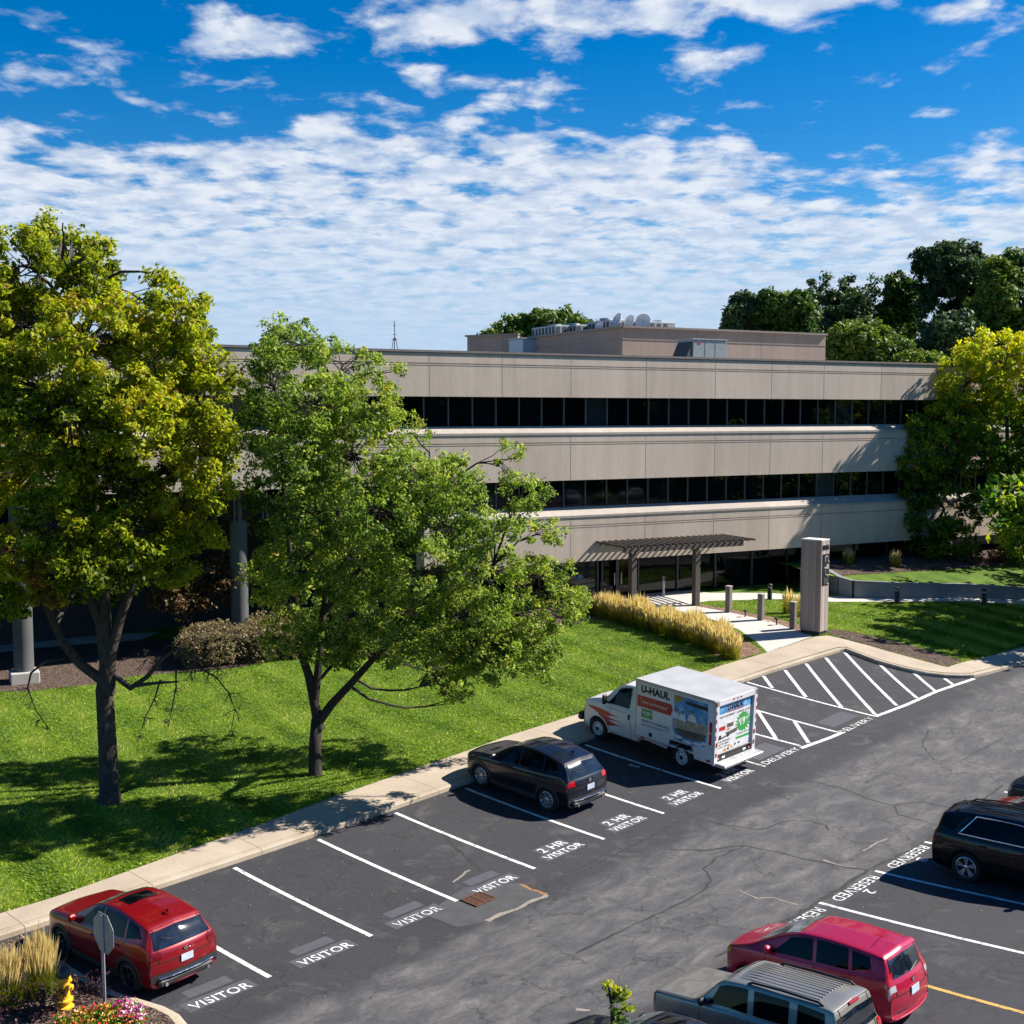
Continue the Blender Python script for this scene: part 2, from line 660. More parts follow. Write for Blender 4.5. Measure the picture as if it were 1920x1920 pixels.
# beds
pxpoly('mulch_bed', [(-160, 1300), (0, 1297), (49, 1297), (108, 1290), (176, 1283), (244, 1269), (338, 1261), (433, 1254), (514, 1238), (580, 1218), (640, 1206), (760, 1202), (900, 1192), (1090, 1168),
                     (1112, 1150), (1090, 1130), (700, 1165), (480, 1180), (262, 1202), (160, 1209), (60, 1217), (0, 1225), (-160, 1240)], upper, .010, MULCH)
pxpoly('entrance_bed', [(1284, 1133), (1300, 1131), (1375, 1143), (1450, 1158), (1510, 1174), (1510, 1188), (1443, 1167), (1360, 1149)], upper, .010, STONES)
pxpoly('corner_bed', [(1556, 1190.5), (1584, 1197), (1675, 1223), (1777, 1250), (1806, 1240), (1770, 1228), (1700, 1208), (1630, 1192), (1565, 1180), (1545, 1183)], upper, .010, MULCH)
pxpoly('grass_row_bed', [(1430, 1223), (1380, 1238), (1345, 1232), (1280, 1196), (1200, 1170), (1090, 1160), (1090, 1140), (1200, 1146), (1300, 1158), (1380, 1184)], upper, .014, STONES)
# retaining wall and the upper lawn behind it on the right
wall_px = [(1552, 1106), (1575, 1116), (1600, 1121), (1700, 1122), (1920, 1124), (2150, 1126)]
wall_xy = [gp(px, py, upper)[:2] for px, py in wall_px]


def terrace(x, y):
    t = (x - F0[0]) * FD[0] + (y - F0[1]) * FD[1]
    n = (x - F0[0]) * FN[0] + (y - F0[1]) * FN[1]
    return upper(x, y) + .42 + .75 * (1 - min(1, max(0, n / 9)))


tp = wall_xy + [(75, 92), fac(42, -4), fac(7.6, -4), fac(7.0, 1.2)]
TERRPOLY = list(tp)
sheet('upper_lawn', tp, terrace, 0, .8, GRASS)
bed = [fac(8.2, 2.6), fac(14, 2.9), fac(20, 3.2), fac(30, 3.0), fac(30, -3.5), fac(8.2, -3.5)]
sheet('planting_bed', bed, terrace, .02, .8, MULCH)
WALLM = m_concrete('grey_wall_concrete', (.16, .17, .18), (.24, .25, .26), None, .5)
mb = MB()
wp = [fac(7.0, 1.0)] + wall_xy
for i in range(len(wp) - 1):
    (x0, y0), (x1, y1) = wp[i], wp[i + 1]
    n = max(1, int(math.hypot(x1 - x0, y1 - y0) / 1.5))
    for k in range(n):
        a = Vector((x0 + (x1 - x0) * k / n, y0 + (y1 - y0) * k / n)); b_ = Vector((x0 + (x1 - x0) * (k + 1) / n, y0 + (y1 - y0) * (k + 1) / n))
        t = (b_ - a).normalized(); q = Vector((t.y, -t.x)) * .14
        P = []
        for c in (a, b_):
            zt = terrace(c.x, c.y) + .05; zb = upper(c.x, c.y) - .3
            P += [(c.x + q.x, c.y + q.y, zb), (c.x + q.x, c.y + q.y, zt), (c.x - q.x, c.y - q.y, zt), (c.x - q.x, c.y - q.y, zb)]
        mb.add(P, [(0, 4, 5, 1), (1, 5, 6, 2), (2, 6, 7, 3)] + ([(0, 1, 2, 3)] if i == 0 and k == 0 else []))
w = mb.build('retaining_wall', WALLM)
tag(w, 'low grey concrete retaining wall holding up the shaded lawn beside the path', 'wall')

# ------------------------------------------------------------------ road markings, all lying on the lot
def strip(name, pts, w, mat, surf=lot, off=.006, parent=PARK, jitter=0.0, build=True, mb=None):
    """band of width w along world xy points"""
    own = mb is None
    mb = mb or MB()
    P = []
    for i in range(len(pts) - 1):
        a, b_ = Vector(pts[i]), Vector(pts[i + 1])
        n = max(1, int((b_ - a).length / .6))
        for k in range(n + (1 if i == len(pts) - 2 else 0)):
            P.append(a.lerp(b_, k / n))
    V = []
    for i, c in enumerate(P):
        t = (P[min(i + 1, len(P) - 1)] - P[max(i - 1, 0)]).normalized()
        ww = w * (1 + jitter * (random.random() - .5))
        q = Vector((-t.y, t.x)) * ww / 2
        for s in (1, -1):
            x, y = c.x + q.x * s, c.y + q.y * s
            V.append((x, y, surf(x, y) + off))
    mb.add(V, [(2 * i, 2 * i + 1, 2 * i + 3, 2 * i + 2) for i in range(len(P) - 1)])
    if own and build:
        return mb.build(name, mat, parent)


def px_line(name, pts, w, mat, off=.006, surf=lot, jitter=0.0):
    return strip(name, [gp(px, py, surf)[:2] for px, py in pts], w, mat, surf, off, jitter=jitter)


STALL_U = [-3.86, -1.23, 1.33, 4.0, 6.72, 9.36, 12.2]
for u in STALL_U:
    strip('stall_line', [xy_of(u, 5.55), xy_of(u, .27)], .115, WHITE)
strip('stall_line', [xy_of(14.86, 5.5), xy_of(14.82, .35)], .10, WORNW)
for a, b_ in (((1330, 1352), (1501.5, 1398.8)), ((1345, 1310), (1568.5, 1372.5)), ((1400.8, 1279.2), (1641.5, 1343.3))):
    px_line('stall_line', [a, b_], .115, WHITE)
for pts in ([(1641.5, 1343.5), (1700, 1321.5), (1755, 1297), (1790, 1285), (1827, 1272.5)], [(1502, 1403), (1560, 1382), (1580, 1373)]):
    px_line('edge_line', pts, .16, WHITE)
for a, b_ in (((1432, 1268), (1448, 1290)), ((1472, 1256.5), (1511, 1307)), ((1511.5, 1244.5), (1578, 1326)), ((1548.5, 1233.5), (1641, 1340)),
              ((1583.5, 1223), (1681, 1323)), ((1644, 1241), (1719, 1309)), ((1710, 1259), (1754, 1296.5)), ((1771, 1272.5), (1788, 1284.5)),
              ((1421, 1333), (1455, 1385)), ((1489, 1352), (1516, 1393))):
    px_line('hatch_line', [a, b_], .14, WHITE, .007)
for a, b_, w, mt in (((1536.1, 1692.8), (1920, 1787.5), .115, WHITE), ((1641.1, 1633.3), (1920, 1695.6), .115, WHITE), ((1733, 1578.6), (1790, 1591), .115, WHITE)):
    A, B = gp(*a)[:2], gp(*b_)[:2]
    d = (Vector(B) - Vector(A)).normalized()
    e = Vector(A) + d * 6.3
    strip('stall_line', [A, tuple(e)], w, mt)
strip('stall_line', [xy_of(4.30, -9.2), xy_of(4.2, -12.4)], .115, YELLOW)
strip('stall_line', [xy_of(1.6, -6.0), xy_of(1.55, -12.4)], .115, WHITE)
strip('stall_line', [xy_of(-1.1, -6.0), xy_of(-1.15, -12.4)], .115, WHITE)
for u in (14.95, 17.65):
    strip('stall_line', [xy_of(u, -6.0), xy_of(u + .1, -12.2)], .115, WHITE)


def lot_text(s, quad, mat, off=.010, bold=.012, spacing=1.05, name='lettering'):
    """quad: photo pixels of the lettering's bottom left, bottom right, top right, top left, on the ground"""
    Q = [Vector(gp(px, py)[:2]) for px, py in quad]
    V, F, _, _ = text_mesh(s, bold, spacing)
    P = []
    for x, y in V:
        c = (Q[0] * (1 - x) + Q[1] * x) * (1 - y) + (Q[3] * (1 - x) + Q[2] * x) * y
        P.append((c.x, c.y, lot(c.x, c.y) + off))
    me = MB(); me.add(P, F)
    o = me.build(name, mat, PARK)
    if o.data.polygons[0].normal.z < 0: o.data.flip_normals()
    return o


def uv_text(s, u0, v0, w, h, mat, flip=False, bold=.012, spacing=1.05):
    V, F, _, _ = text_mesh(s, bold, spacing)
    P = []
    for x, y in V:
        u, v = (u0 + x * w, v0 + y * h) if not flip else (u0 - x * w, v0 - y * h)
        X, Y = xy_of(u, v)
        P.append((X, Y, lot(X, Y) + .010))
    me = MB(); me.add(P, F)
    o = me.build('lettering', mat, PARK)
    if o.data.polygons[0].normal.z < 0: o.data.flip_normals()
    return o


def uv_patch(u0, u1, v0, v1, mat=GREYP, off=.004, name='blackout_patch', cut=()):
    sheet(name, [xy_of(u0, v0), xy_of(u1, v0), xy_of(u1, v1), xy_of(u0, v1)], lot, off, .5, mat, PARK)
# ------------------------------------------------------------------ lettering on the lot
SC_ = [(-6.5, -3.86), (-3.86, -1.23), (-1.23, 1.33), (1.33, 4.0), (4.0, 6.72), (6.72, 9.36), (9.36, 12.2), (12.2, 14.86)]
for i, (a, b_) in enumerate(SC_):
    c = (a + b_) / 2 + (.1 if i < 4 else .0)
    if i < 4:
        c = [-4.98, -2.45, .12, 2.62][i]
        uv_patch(c - .76, c + .76, .13, .56)
        uv_patch(c - .46, c + .54, .65, .98)
        uv_text('VISITOR', c - .65, .17, 1.32, .27, WORNW if i == 2 else WHITE)
    else:
        uv_patch(c - .78, c + .68, .33, .70)
        uv_patch(c - .56, c + .52, .72, 1.12)
        uv_text('VISITOR', c - .70, .375, 1.42, .26, WHITE)
        uv_text('2 HR', c - .48, .77, .98, .29, WHITE)
uv_patch(19.9, 21.7, .75, 1.45); uv_patch(15.2, 16.8, .8, 1.6)
uv_text('DELIVERY', 19.5, .20, 2.35, .26, WORNW)
uv_text('DELIVERY', 15.0, .40, 2.1, .26, WORNW)
for k, (u0, s) in enumerate(((11.92, '3'), (9.17, '2'), (6.55, '1'))):
    uv_text('RESERVED', u0, -6.04, 1.95, .29, WHITE, flip=True, bold=.004)
    uv_text(s, u0 - .85, -6.40, .24, .27, WHITE, flip=True)

# cracks and stains drawn on the lot
def crack(pts, w=.05, mat=None, name='crack'):
    P = [gp(px, py)[:2] for px, py in pts]
    Q = []
    for i in range(len(P) - 1):
        a, b_ = Vector(P[i]), Vector(P[i + 1])
        n = max(2, int((b_ - a).length / .22))
        for k in range(n):
            j = Vector((random.uniform(-1, 1), random.uniform(-1, 1))) * .045
            Q.append(tuple(a.lerp(b_, k / n) + (j if k else Vector((0, 0)))))
    Q.append(P[-1])
    strip(name, Q, w, mat or CRACKM, lot, .0035, jitter=.9)


D = lambda x, y: (1080 + x / 2.2857, 1420 + y / 2.2857)
crack([D(820, 25), D(900, 78), D(820, 120), D(640, 190), D(490, 255), D(330, 330), D(180, 410), D(0, 500)], .09)
crack([D(900, 78), D(1010, 105), D(1150, 135), D(1260, 180), D(1360, 205), D(1480, 190), D(1640, 225)], .055)
crack([D(1360, 205), D(1380, 245), D(1480, 270), D(1560, 300)], .05)
crack([D(460, 205), D(500, 258), D(640, 290), D(780, 310), D(900, 275), D(1000, 270), D(1070, 290), D(1085, 315)], .05)
crack([D(400, 395), D(560, 400), D(720, 378), D(860, 405), D(1000, 440), D(1130, 465), D(1250, 482)], .07)
crack([D(720, 378), D(600, 430), D(545, 480), D(580, 530), D(560, 560), D(480, 610), D(250, 715), D(100, 790), D(0, 840)], .06)
crack([D(1250, 482), D(1040, 620), D(900, 700), D(780, 770), D(600, 855)], .12)
crack([D(1830, 120), D(1600, 290), D(1430, 400), D(1250, 482)], .08)
crack([D(1640, 590), D(1440, 700), D(1400, 725)], .09)
crack([D(1920, 780), D(1830, 860), D(1640, 1010), D(1500, 1110)], .12)
crack([(1508, 1370), (1600, 1366), (1665, 1343), (1740, 1313), (1790, 1300)], .05)
crack([(1488, 1452), (1560, 1416), (1640, 1392), (1690, 1368)], .055)
crack([(1740, 1368), (1730, 1400), (1750, 1425), (1800, 1428), (1850, 1400), (1880, 1385)], .05)
E2 = lambda x, y: (720 + x / 4.5714, 1380 + y / 4.5714)
crack([E2(240, 680), E2(480, 810), E2(560, 910), E2(690, 1030), E2(800, 1120), E2(830, 1165)], .07)
crack([E2(1920, 1010), E2(1700, 1120), E2(1500, 1220), E2(1380, 1290)], .08)
for pts, w in (([D(1230, 400), D(1290, 365), D(1335, 348)], .05), ([D(700, 570), D(780, 605), D(850, 602), D(950, 632)], .05),
               ([D(0, 1080), D(60, 1085)], .08), ([D(1060, 440), D(1120, 460), D(1200, 470)], .06), ([E2(590, 1255), E2(680, 1190), E2(740, 1150)], .05)):
    crack(pts, w, CRACKL, 'pale_crack')
F5 = lambda x, y: (780 + x / 6.857, 1620 + y / 6.857)
crack([F5(1330, 255), F5(1480, 330), F5(1600, 360), F5(1680, 390)], .10, plain('rusty_crack_edge', (.25, .13, .05), .9, var=.4, scale=9), 'broken_edge')
crack([F5(1470, 300), F5(1600, 340), F5(1725, 378)], .07)
crack([F5(1680, 395), F5(1600, 440), F5(1420, 510), F5(1300, 580), F5(1080, 650), F5(910, 735)], .11, CRACKL, 'pale_crack')
crack([F5(80, 660), F5(330, 740), F5(520, 815)], .05)
sheet('asphalt_patch', [gp(*F5(*p))[:2] for p in ((120, 650), (620, 300), (1300, 240), (1700, 390), (900, 745), (520, 810))], lot, .002, .5,
      plain('grey_asphalt_patch', (.052, .052, .055), .85, var=.18, scale=3, bmp=.3), PARK)
# scattered fallen leaves: nobody could count them
V, F, T = [], [], []
for k in range(300):
    r = rng.random()
    if r < .6:
        u, v = rng.uniform(-7, 12), 5.6 - abs(rng.normal(0, 2.2))
    else:
        u, v = rng.uniform(-6, 22), rng.uniform(-10, 5.6)
    x, y = xy_of(u, v)
    z = lot(x, y) + .015
    s = rng.uniform(.008, .022); a = rng.uniform(0, 6.28)
    o = len(V)
    for q, l in ((0, 1.5), (1.57, .7), (3.14, 1.5), (4.71, .7)):
        V.append((x + math.cos(a + q) * s * l, y + math.sin(a + q) * s * l, z + rng.uniform(0, .012)))
    F.append((o, o + 1, o + 2, o + 3)); T.append(rng.random())
lm, nt, b = new_mat('dry_fallen_leaf')
at_ = nd(nt, 'ShaderNodeAttribute', attribute_name='tint')
lk(nt, ramp(nt, at_.outputs['Fac'], [(0, (.24, .18, .09)), (.4, (.26, .22, .11)), (.75, (.15, .10, .06)), (1, (.36, .33, .27))]), b.inputs['Base Color'])
b.inputs['Roughness'].default_value = .8
o = fast_mesh('fallen_leaves', V, F, lm, attr=T)
tag(o, 'small dry yellow and brown leaves scattered over the parking lot', 'leaves', kind='stuff')

# storm drain grate
t = thing('storm_drain', 'rusty square storm drain grate sunk into the parking lot below the worn lettering', 'drain')
mb = MB()
u0, u1, v0, v1 = 1.40, 2.06, -.31, .25
RUST = plain('rusty_iron', (.10, .045, .028), .85, .3, .4, 14)
DARKP = plain('dark_pit', (.006, .006, .006), .9)
def uvbox(mb, ua, ub, va, vb, z0, z1):
    P = [(*xy_of(u, v), lot_uv(u, v) + z) for z in (z0, z1) for u, v in ((ua, va), (ub, va), (ub, vb), (ua, vb))]
    mb.add(P, [(3, 2, 1, 0), (4, 5, 6, 7), (0, 1, 5, 4), (1, 2, 6, 5), (2, 3, 7, 6), (3, 0, 4, 7)])
fr = MB()
uvbox(fr, u0, u1, v0, v0 + .035, .004, .03); uvbox(fr, u0, u1, v1 - .035, v1, .004, .03)
uvbox(fr, u0, u0 + .035, v0 + .035, v1 - .035, .004, .03); uvbox(fr, u1 - .035, u1, v0 + .035, v1 - .035, .004, .03)
uvbox(fr, (u0 + u1) / 2 - .02, (u0 + u1) / 2 + .02, v0 + .035, v1 - .035, .004, .028)
fr.build('frame', RUST, t)
gr = MB()
for k in range(9):
    v = v0 + .045 + k * (v1 - v0 - .09) / 8.6
    uvbox(gr, u0 + .035, (u0 + u1) / 2 - .02, v, v + .022, .006, .024); uvbox(gr, (u0 + u1) / 2 + .02, u1 - .035, v, v + .022, .006, .024)
gr.build('grate', RUST, t)
pt = MB(); uvbox(pt, u0 + .01, u1 - .01, v0 + .01, v1 - .01, .0005, .0045); pt.build('pit', DARKP, t)
# a scrap of paper beside the truck
x, y, z = gp(1189, 1437)
mb = MB()
for i in range(4):
    pass
G = [(i * .11 - .165, j * .09 - .09, .012 + .02 * math.sin(i * 1.3 + j)) for j in range(3) for i in range(4)]
mb.add(G, [(j * 4 + i, j * 4 + i + 1, j * 4 + i + 5, j * 4 + i + 4) for j in range(2) for i in range(3)])
o = mb.build('paper_scrap', plain('grey_paper', (.42, .42, .42), .8), loc=(x, y, z + .005), sm=True)
o.rotation_euler = (0, 0, R(-25))
tag(o, 'crumpled scrap of paper lying on the asphalt in the shadow of the truck', 'litter')
# ------------------------------------------------------------------ office building
def m_precast(name, c0, c1, sc=.5):
    m, nt, b = new_mat(name)
    p = pos(nt)
    n1 = noise(nt, scalev(nt, p, (1, 1, .45)), sc, 5, .6)
    n2 = noise(nt, p, 9, 5, .7)
    st = noise(nt, scalev(nt, p, (2.4, 2.4, .16)), 1.1, 4, .6)
    c = ramp(nt, n1, [(.3, c0), (.7, c1)])
    at_ = nd(nt, 'ShaderNodeAttribute', attribute_name='tint')
    c = mixc(nt, 1.0, c, ramp(nt, at_.outputs['Fac'], [(0, .93), (1, 1.05)]), 'MULTIPLY')
    c = mixc(nt, .22, c, ramp(nt, n2, [(.25, .32), (.75, .68)]), 'OVERLAY')
    c = mixc(nt, .16, c, ramp(nt, st, [(.35, .3), (.65, .65)]), 'OVERLAY')
    lk(nt, c, b.inputs['Base Color'])
    b.inputs['Roughness'].default_value = .88
    b.inputs['Specular IOR Level'].default_value = .25
    bump(nt, b, n2, .18, .01)
    return m


PRE = m_precast('taupe_precast_concrete', (.475, .385, .315), (.565, .468, .385))
LEDGE = m_precast('pale_precast_ledge', (.34, .30, .26), (.40, .355, .31))
PENT = m_precast('brown_stucco', (.28, .215, .175), (.34, .265, .22))
COPING = plain('brown_metal_coping', (.20, .165, .145), .55, .2)
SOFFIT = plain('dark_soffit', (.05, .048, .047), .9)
JOINT = plain('dark_joint', (.20, .165, .14), .95)
ROOFM = plain('pale_gravel_roof', (.35, .33, .31), .95, var=.3)
gm, nt, b = new_mat('dark_tinted_glass')
p_ = objc(nt)
oi = nd(nt, 'ShaderNodeObjectInfo')
c = ramp(nt, oi.outputs['Random'], [(0, (.001, .0016, .0026)), (.6, (.002, .003, .005)), (.88, (.004, .007, .010)), (.95, (.016, .026, .032)), (1, (.05, .055, .055))])
lk(nt, c, b.inputs['Base Color'])
b.inputs['Roughness'].default_value = .03
b.inputs['IOR'].default_value = 1.42
b.inputs['Specular IOR Level'].default_value = .5
GLASS = gm
MULL = plain('grey_aluminium_mullion', (.10, .11, .125), .5, .4)
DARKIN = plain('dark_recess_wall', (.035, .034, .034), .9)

B = thing('office_building', 'long low three storey office building with taupe concrete bands and dark ribbon windows', 'building', (*F0, 0), math.pi / 2 - FAZ)
# in the building's own frame: x along the facade to the right, y into the building, z up
T0, T1 = -44.0, 44.0
JT = [-43.5, -39.6, -35.7, -31.8, -27.9, -24.7, -21.1, -17.5, -13.9, -10.23, -6.54, -2.24, 1.98, 5.6, 9.18, 13.3, 17.5, 21.4, 25.3, 29.2, 33.1, 37.0, 40.9]


def band(name, prof, t0, t1, mat, parent=B, ends=True, mi=None, mats=None, joints_=()):
    """extrude a closed (y, z) profile from t0 to t1"""
    mb = MB()
    n = len(prof)
    ts = [t0] + [j for j in JT if t0 + .1 < j < t1 - .1] + [t1]
    P = [(t, y, z) for t in ts for y, z in prof]
    F, M = [], []
    for k in range(len(ts) - 1):
        for i in range(n):
            j = (i + 1) % n
            F.append((k * n + i, (k + 1) * n + i, (k + 1) * n + j, k * n + j))
            M.append(mi[i] if mi else 0)
    F.append(tuple(range(n))); M.append(0)
    F.append(tuple((len(ts) - 1) * n + i for i in range(n - 1, -1, -1))); M.append(0)
    mb.v, mb.f, mb.m = P, F, M
    mats = mats or [mat]
    if joints_: mats = list(mats) + [JOINT]
    for z0, z1 in joints_:                     # vertical panel joints, part of the band's own mesh
        for j in JT:
            if t0 < j < t1: mb.box((j, -.0015, (z0 + z1) / 2), (.022, .003, z1 - z0), mi=len(mats) - 1)
    o = mb.build(name, mats, parent)
    a = o.data.attributes.new('tint', 'FLOAT', 'FACE')      # panel to panel tone
    tone = [random.random() for _ in ts]
    vals = [tone[i // n] if i < (len(ts) - 1) * n else .5 for i in range(len(o.data.polygons))]
    a.data.foreach_set('value', vals)
    return o


def joints(parent, t0, t1, z0, z1, y=0.0, skip=()):
    mb = MB()
    for j in JT:
        if t0 < j < t1:
            mb.box((j, y - .0015, (z0 + z1) / 2), (.022, .003, z1 - z0))
    return mb.build('panel_joints', JOINT, parent)


def groove(z):
    return [(0, z + .03), (.05, z + .022), (.05, z - .022), (-.012, z - .03), (-.012, z - .07), (0, z - .075)]


# top fascia: coping, face with a reveal, soffit
prof = [(0, 14.03)] + groove(13.53) + [(0, 12.05), (1.0, 12.05), (1.0, 14.03)]
top = band('top_fascia', prof, T0, T1, PRE, joints_=((12.06, 13.45), (13.57, 14.02)))
band('coping', [(-.05, 14.03), (-.05, 14.13), (.45, 14.15), (.45, 14.03)], T0, T1, COPING, top)
band('drip_edge', [(-.03, 13.985), (-.03, 14.03), (0, 14.03), (0, 13.985)], T0, T1, JOINT, top)
# spandrels with a sloping pale ledge
for z0, zs, zl, zj, t0 in ((8.07, 10.68, 10.37, 9.88, T0), (4.08, 6.72, 6.36, 5.84, -14.2)):
    prof = [(.62, zs), (.10, zl + .06), (-.035, zl), (-.035, zl - .10), (0, zl - .13)] + groove(zj) + [(0, z0), (1.0, z0), (1.0, zs)]
    mi = [1, 1, 1] + [0] * (len(prof) - 3)
    sp = band('spandrel_band', prof, t0, T1, None, mi=mi, mats=[PRE, LEDGE], joints_=((z0 + .01, zj - .08), (zj + .04, zl - .13)))
# window ribbons: each light a window with its pane and mullion
W = 1.2255
def win(t, z0, z1, y, w, name='window', sill=True):
    pm = MB(); pm.add([(t + .03, y, z0), (t + w - .03, y, z0), (t + w - .03, y, z1), (t + .03, y, z1)], [(0, 1, 2, 3)])
    o = pm.build(name, GLASS, B)
    fm = MB()
    fm.box((t, y - .03, (z0 + z1) / 2), (.055, .10, z1 - z0))
    fm.build('mullion', MULL, o)
    return o
for z0, z1 in ((10.68, 12.05), (6.72, 8.07)):
    k = 0
    while True:
        t = -21.26 + k * W
        if t > 31: break
        win(t, z0 + .02, z1, .72, W)
        k += 1
    mb = MB()
    mb.add([(T0, .74, z0), (T1, .74, z0), (T1, .74, z1), (T0, .74, z1)], [(0, 1, 2, 3)])
    mb.build('ribbon_glazing', GLASS, B)
    t = T0 + .5
    while t < -21.4:
        mb = MB(); mb.box((t, .69, (z0 + z1) / 2), (.055, .10, z1 - z0)); mb.build('mullion', MULL, B); t += W
# soffits and recess walls
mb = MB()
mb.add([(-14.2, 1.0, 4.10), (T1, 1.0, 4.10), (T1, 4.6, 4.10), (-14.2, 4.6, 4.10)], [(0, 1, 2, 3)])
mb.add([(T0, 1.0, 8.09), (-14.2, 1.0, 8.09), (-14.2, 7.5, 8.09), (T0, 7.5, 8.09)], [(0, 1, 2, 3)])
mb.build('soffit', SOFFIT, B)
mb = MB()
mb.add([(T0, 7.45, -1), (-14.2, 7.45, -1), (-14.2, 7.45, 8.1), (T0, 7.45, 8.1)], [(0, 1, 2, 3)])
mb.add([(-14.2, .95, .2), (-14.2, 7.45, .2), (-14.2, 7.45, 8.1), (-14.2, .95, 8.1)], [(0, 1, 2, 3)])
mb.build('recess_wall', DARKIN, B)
# ground floor glazing
GY = 1.55
t = -13.9
while t < 31:
    w = 2.45
    zb = 1.6 if t < 8 else 2.2
    pm = MB(); pm.add([(t + .04, GY, zb), (t + w - .04, GY, zb), (t + w - .04, GY, 4.1), (t + .04, GY, 4.1)], [(0, 1, 2, 3)])
    o = pm.build('storefront_window', GLASS, B)
    fm = MB(); fm.box((t, GY - .04, (zb + 4.1) / 2), (.07, .12, 4.1 - zb)); fm.box((t + w / 2, GY - .03, zb + .22), (w - .08, .08, .07)); fm.build('frame', MULL, o)
    t += w
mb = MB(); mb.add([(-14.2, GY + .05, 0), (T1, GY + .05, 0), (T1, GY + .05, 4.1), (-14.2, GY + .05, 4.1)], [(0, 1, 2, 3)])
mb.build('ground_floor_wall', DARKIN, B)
# entrance doors on the left part of the front
for dt in (-3.9, -2.95):
    mb = MB()
    for a in (0, .86): mb.box((dt + .04 + a, GY - .12, 2.95), (.07, .06, 2.3))
    mb.box((dt + .47, GY - .12, 1.88), (.93, .058, .16)); mb.box((dt + .47, GY - .12, 4.06), (.93, .058, .08))
    o = mb.build('door', MULL, B)
    mb = MB(); mb.tube([(dt + (.74 if dt < -3.5 else .2), GY - .19, 2.6), (dt + (.74 if dt < -3.5 else .2), GY - .19, 3.2)], .025); mb.build('handle', plain('brushed_steel', (.6, .6, .6), .3, .9), o)
mb = MB(); mb.lathe([(.13, 0), (.13, .006)], 20, M=Matrix.Translation((-5.1, GY - .02, 3.1)) @ Matrix.Rotation(R(90), 4, 'X'))
mb.build('door_sticker', plain('blue_sticker', (.05, .30, .55), .5), B)
# round columns of the two storey recess
COLM = m_concrete('grey_column_concrete', (.07, .07, .073), (.10, .10, .104), None, .4)
BASEM = m_concrete('pale_column_base', (.34, .31, .28), (.42, .39, .36), None, .4)
for tc, yc in ((-40.2, -.4), (-31.25, -.4), (-22.4, 1.1), (-16.5, 1.1)):
    x, y = fac(tc, -yc)
    zb = upper(x, y)
    mb = MB(); mb.lathe([(.37, zb + .38), (.37, 8.1)], 28, (tc, yc, 0))
    o = mb.build('column', COLM, B, sm='auto')
    mb = MB(); mb.box((tc, yc, zb + .15), (1.05, 1.05, .55), bev=.03); mb.build('column_base', BASEM, o)
# roof and body
mb = MB()
mb.box((0, 22, 13.6), (88, 43, .3)); mb.build('roof', ROOFM, B)
mb = MB(); mb.box((0, 25.5, 6.0), (87.6, 34, 14.9)); mb.box((15, 5, 6), (57, 6.5, 14.9)); mb.box((-29, 5, 10.9), (30, 6.5, 5.2)); mb.build('wall', PRE, B)


def to_b(px, py, Y):
    p = at(px, py, Y)
    dx, dy = p.x - F0[0], p.y - F0[1]
    return dx * FD[0] + dy * FD[1], -(dx * FN[0] + dy * FN[1]), p.z


# penthouse: front face parallel to the facade, left wall running back
c0 = to_b(1167.3, 614, 70.0)
tR = None
best = min(np.arange(5, 40, .05), key=lambda L: abs((lambda P: 960 + FPX * P[0] / P[1])(fac(c0[0] + L, -c0[1])) - 1543))
tR = c0[0] + best
ca = to_b(994, 625.5, 80.0)
zt = c0[2]
poly = [(c0[0], c0[1]), (tR, c0[1]), (tR, c0[1] + 16), (ca[0] + 4.0, c0[1] + 17), (ca[0], ca[1])]
mb = MB(); mb.prism(poly, 13.7, zt)
ph = mb.build('penthouse', PENT, B)
mb = MB()
for a, b_ in ((poly[0], poly[1]), (poly[4], poly[0])):
    v = Vector(b_) - Vector(a); L = v.length; rz = math.atan2(v.y, v.x)
    c = (Vector(a) + Vector(b_)) / 2
    mb.box((c.x, c.y, zt + .05), (L + .12, .34, .12), rz)
    mb.box((c.x, c.y, zt - .68), (L, .05, .045), rz)
mb.build('parapet_cap', COPING, ph)
mb = MB()
for L in (.345, .665):
    mb.box((c0[0] + (tR - c0[0]) * L, c0[1] - .002, (13.7 + zt) / 2), (.03, .006, zt - 13.8))
mb.build('panel_joints', JOINT, ph)
# little penthouse further left, with a grey louvred box beside it
d0 = to_b(971, 628, 82.0); d1 = to_b(876, 633, 84.0)
mb = MB(); mb.prism([(d1[0], d1[1]), (d0[0], d0[1]), (d0[0] + 3.6, d0[1] + 6), (d1[0] + 3.2, d1[1] + 6)], 13.7, d0[2])
o = mb.build('stair_penthouse', PENT, B)
mb = MB(); mb.box(((d0[0] + d1[0]) / 2, (d0[1] + d1[1]) / 2, d0[2] + .05), (math.hypot(d0[0] - d1[0], d0[1] - d1[1]) + .2, .3, .12), math.atan2(d0[1] - d1[1], d0[0] - d1[0])); mb.build('parapet_cap', COPING, o)

# ------------------------------------------------------------------ plant on the roofs (each stands on the roof: a thing of its own)
GALV = plain('pale_grey_sheet_metal', (.30, .33, .35), .45, .3, .1, 3)
DGREY = plain('dark_louvre', (.04, .045, .05), .7)


def to_w(t, y, z):
    X, Y = fac(t, -y)
    return X, Y, z


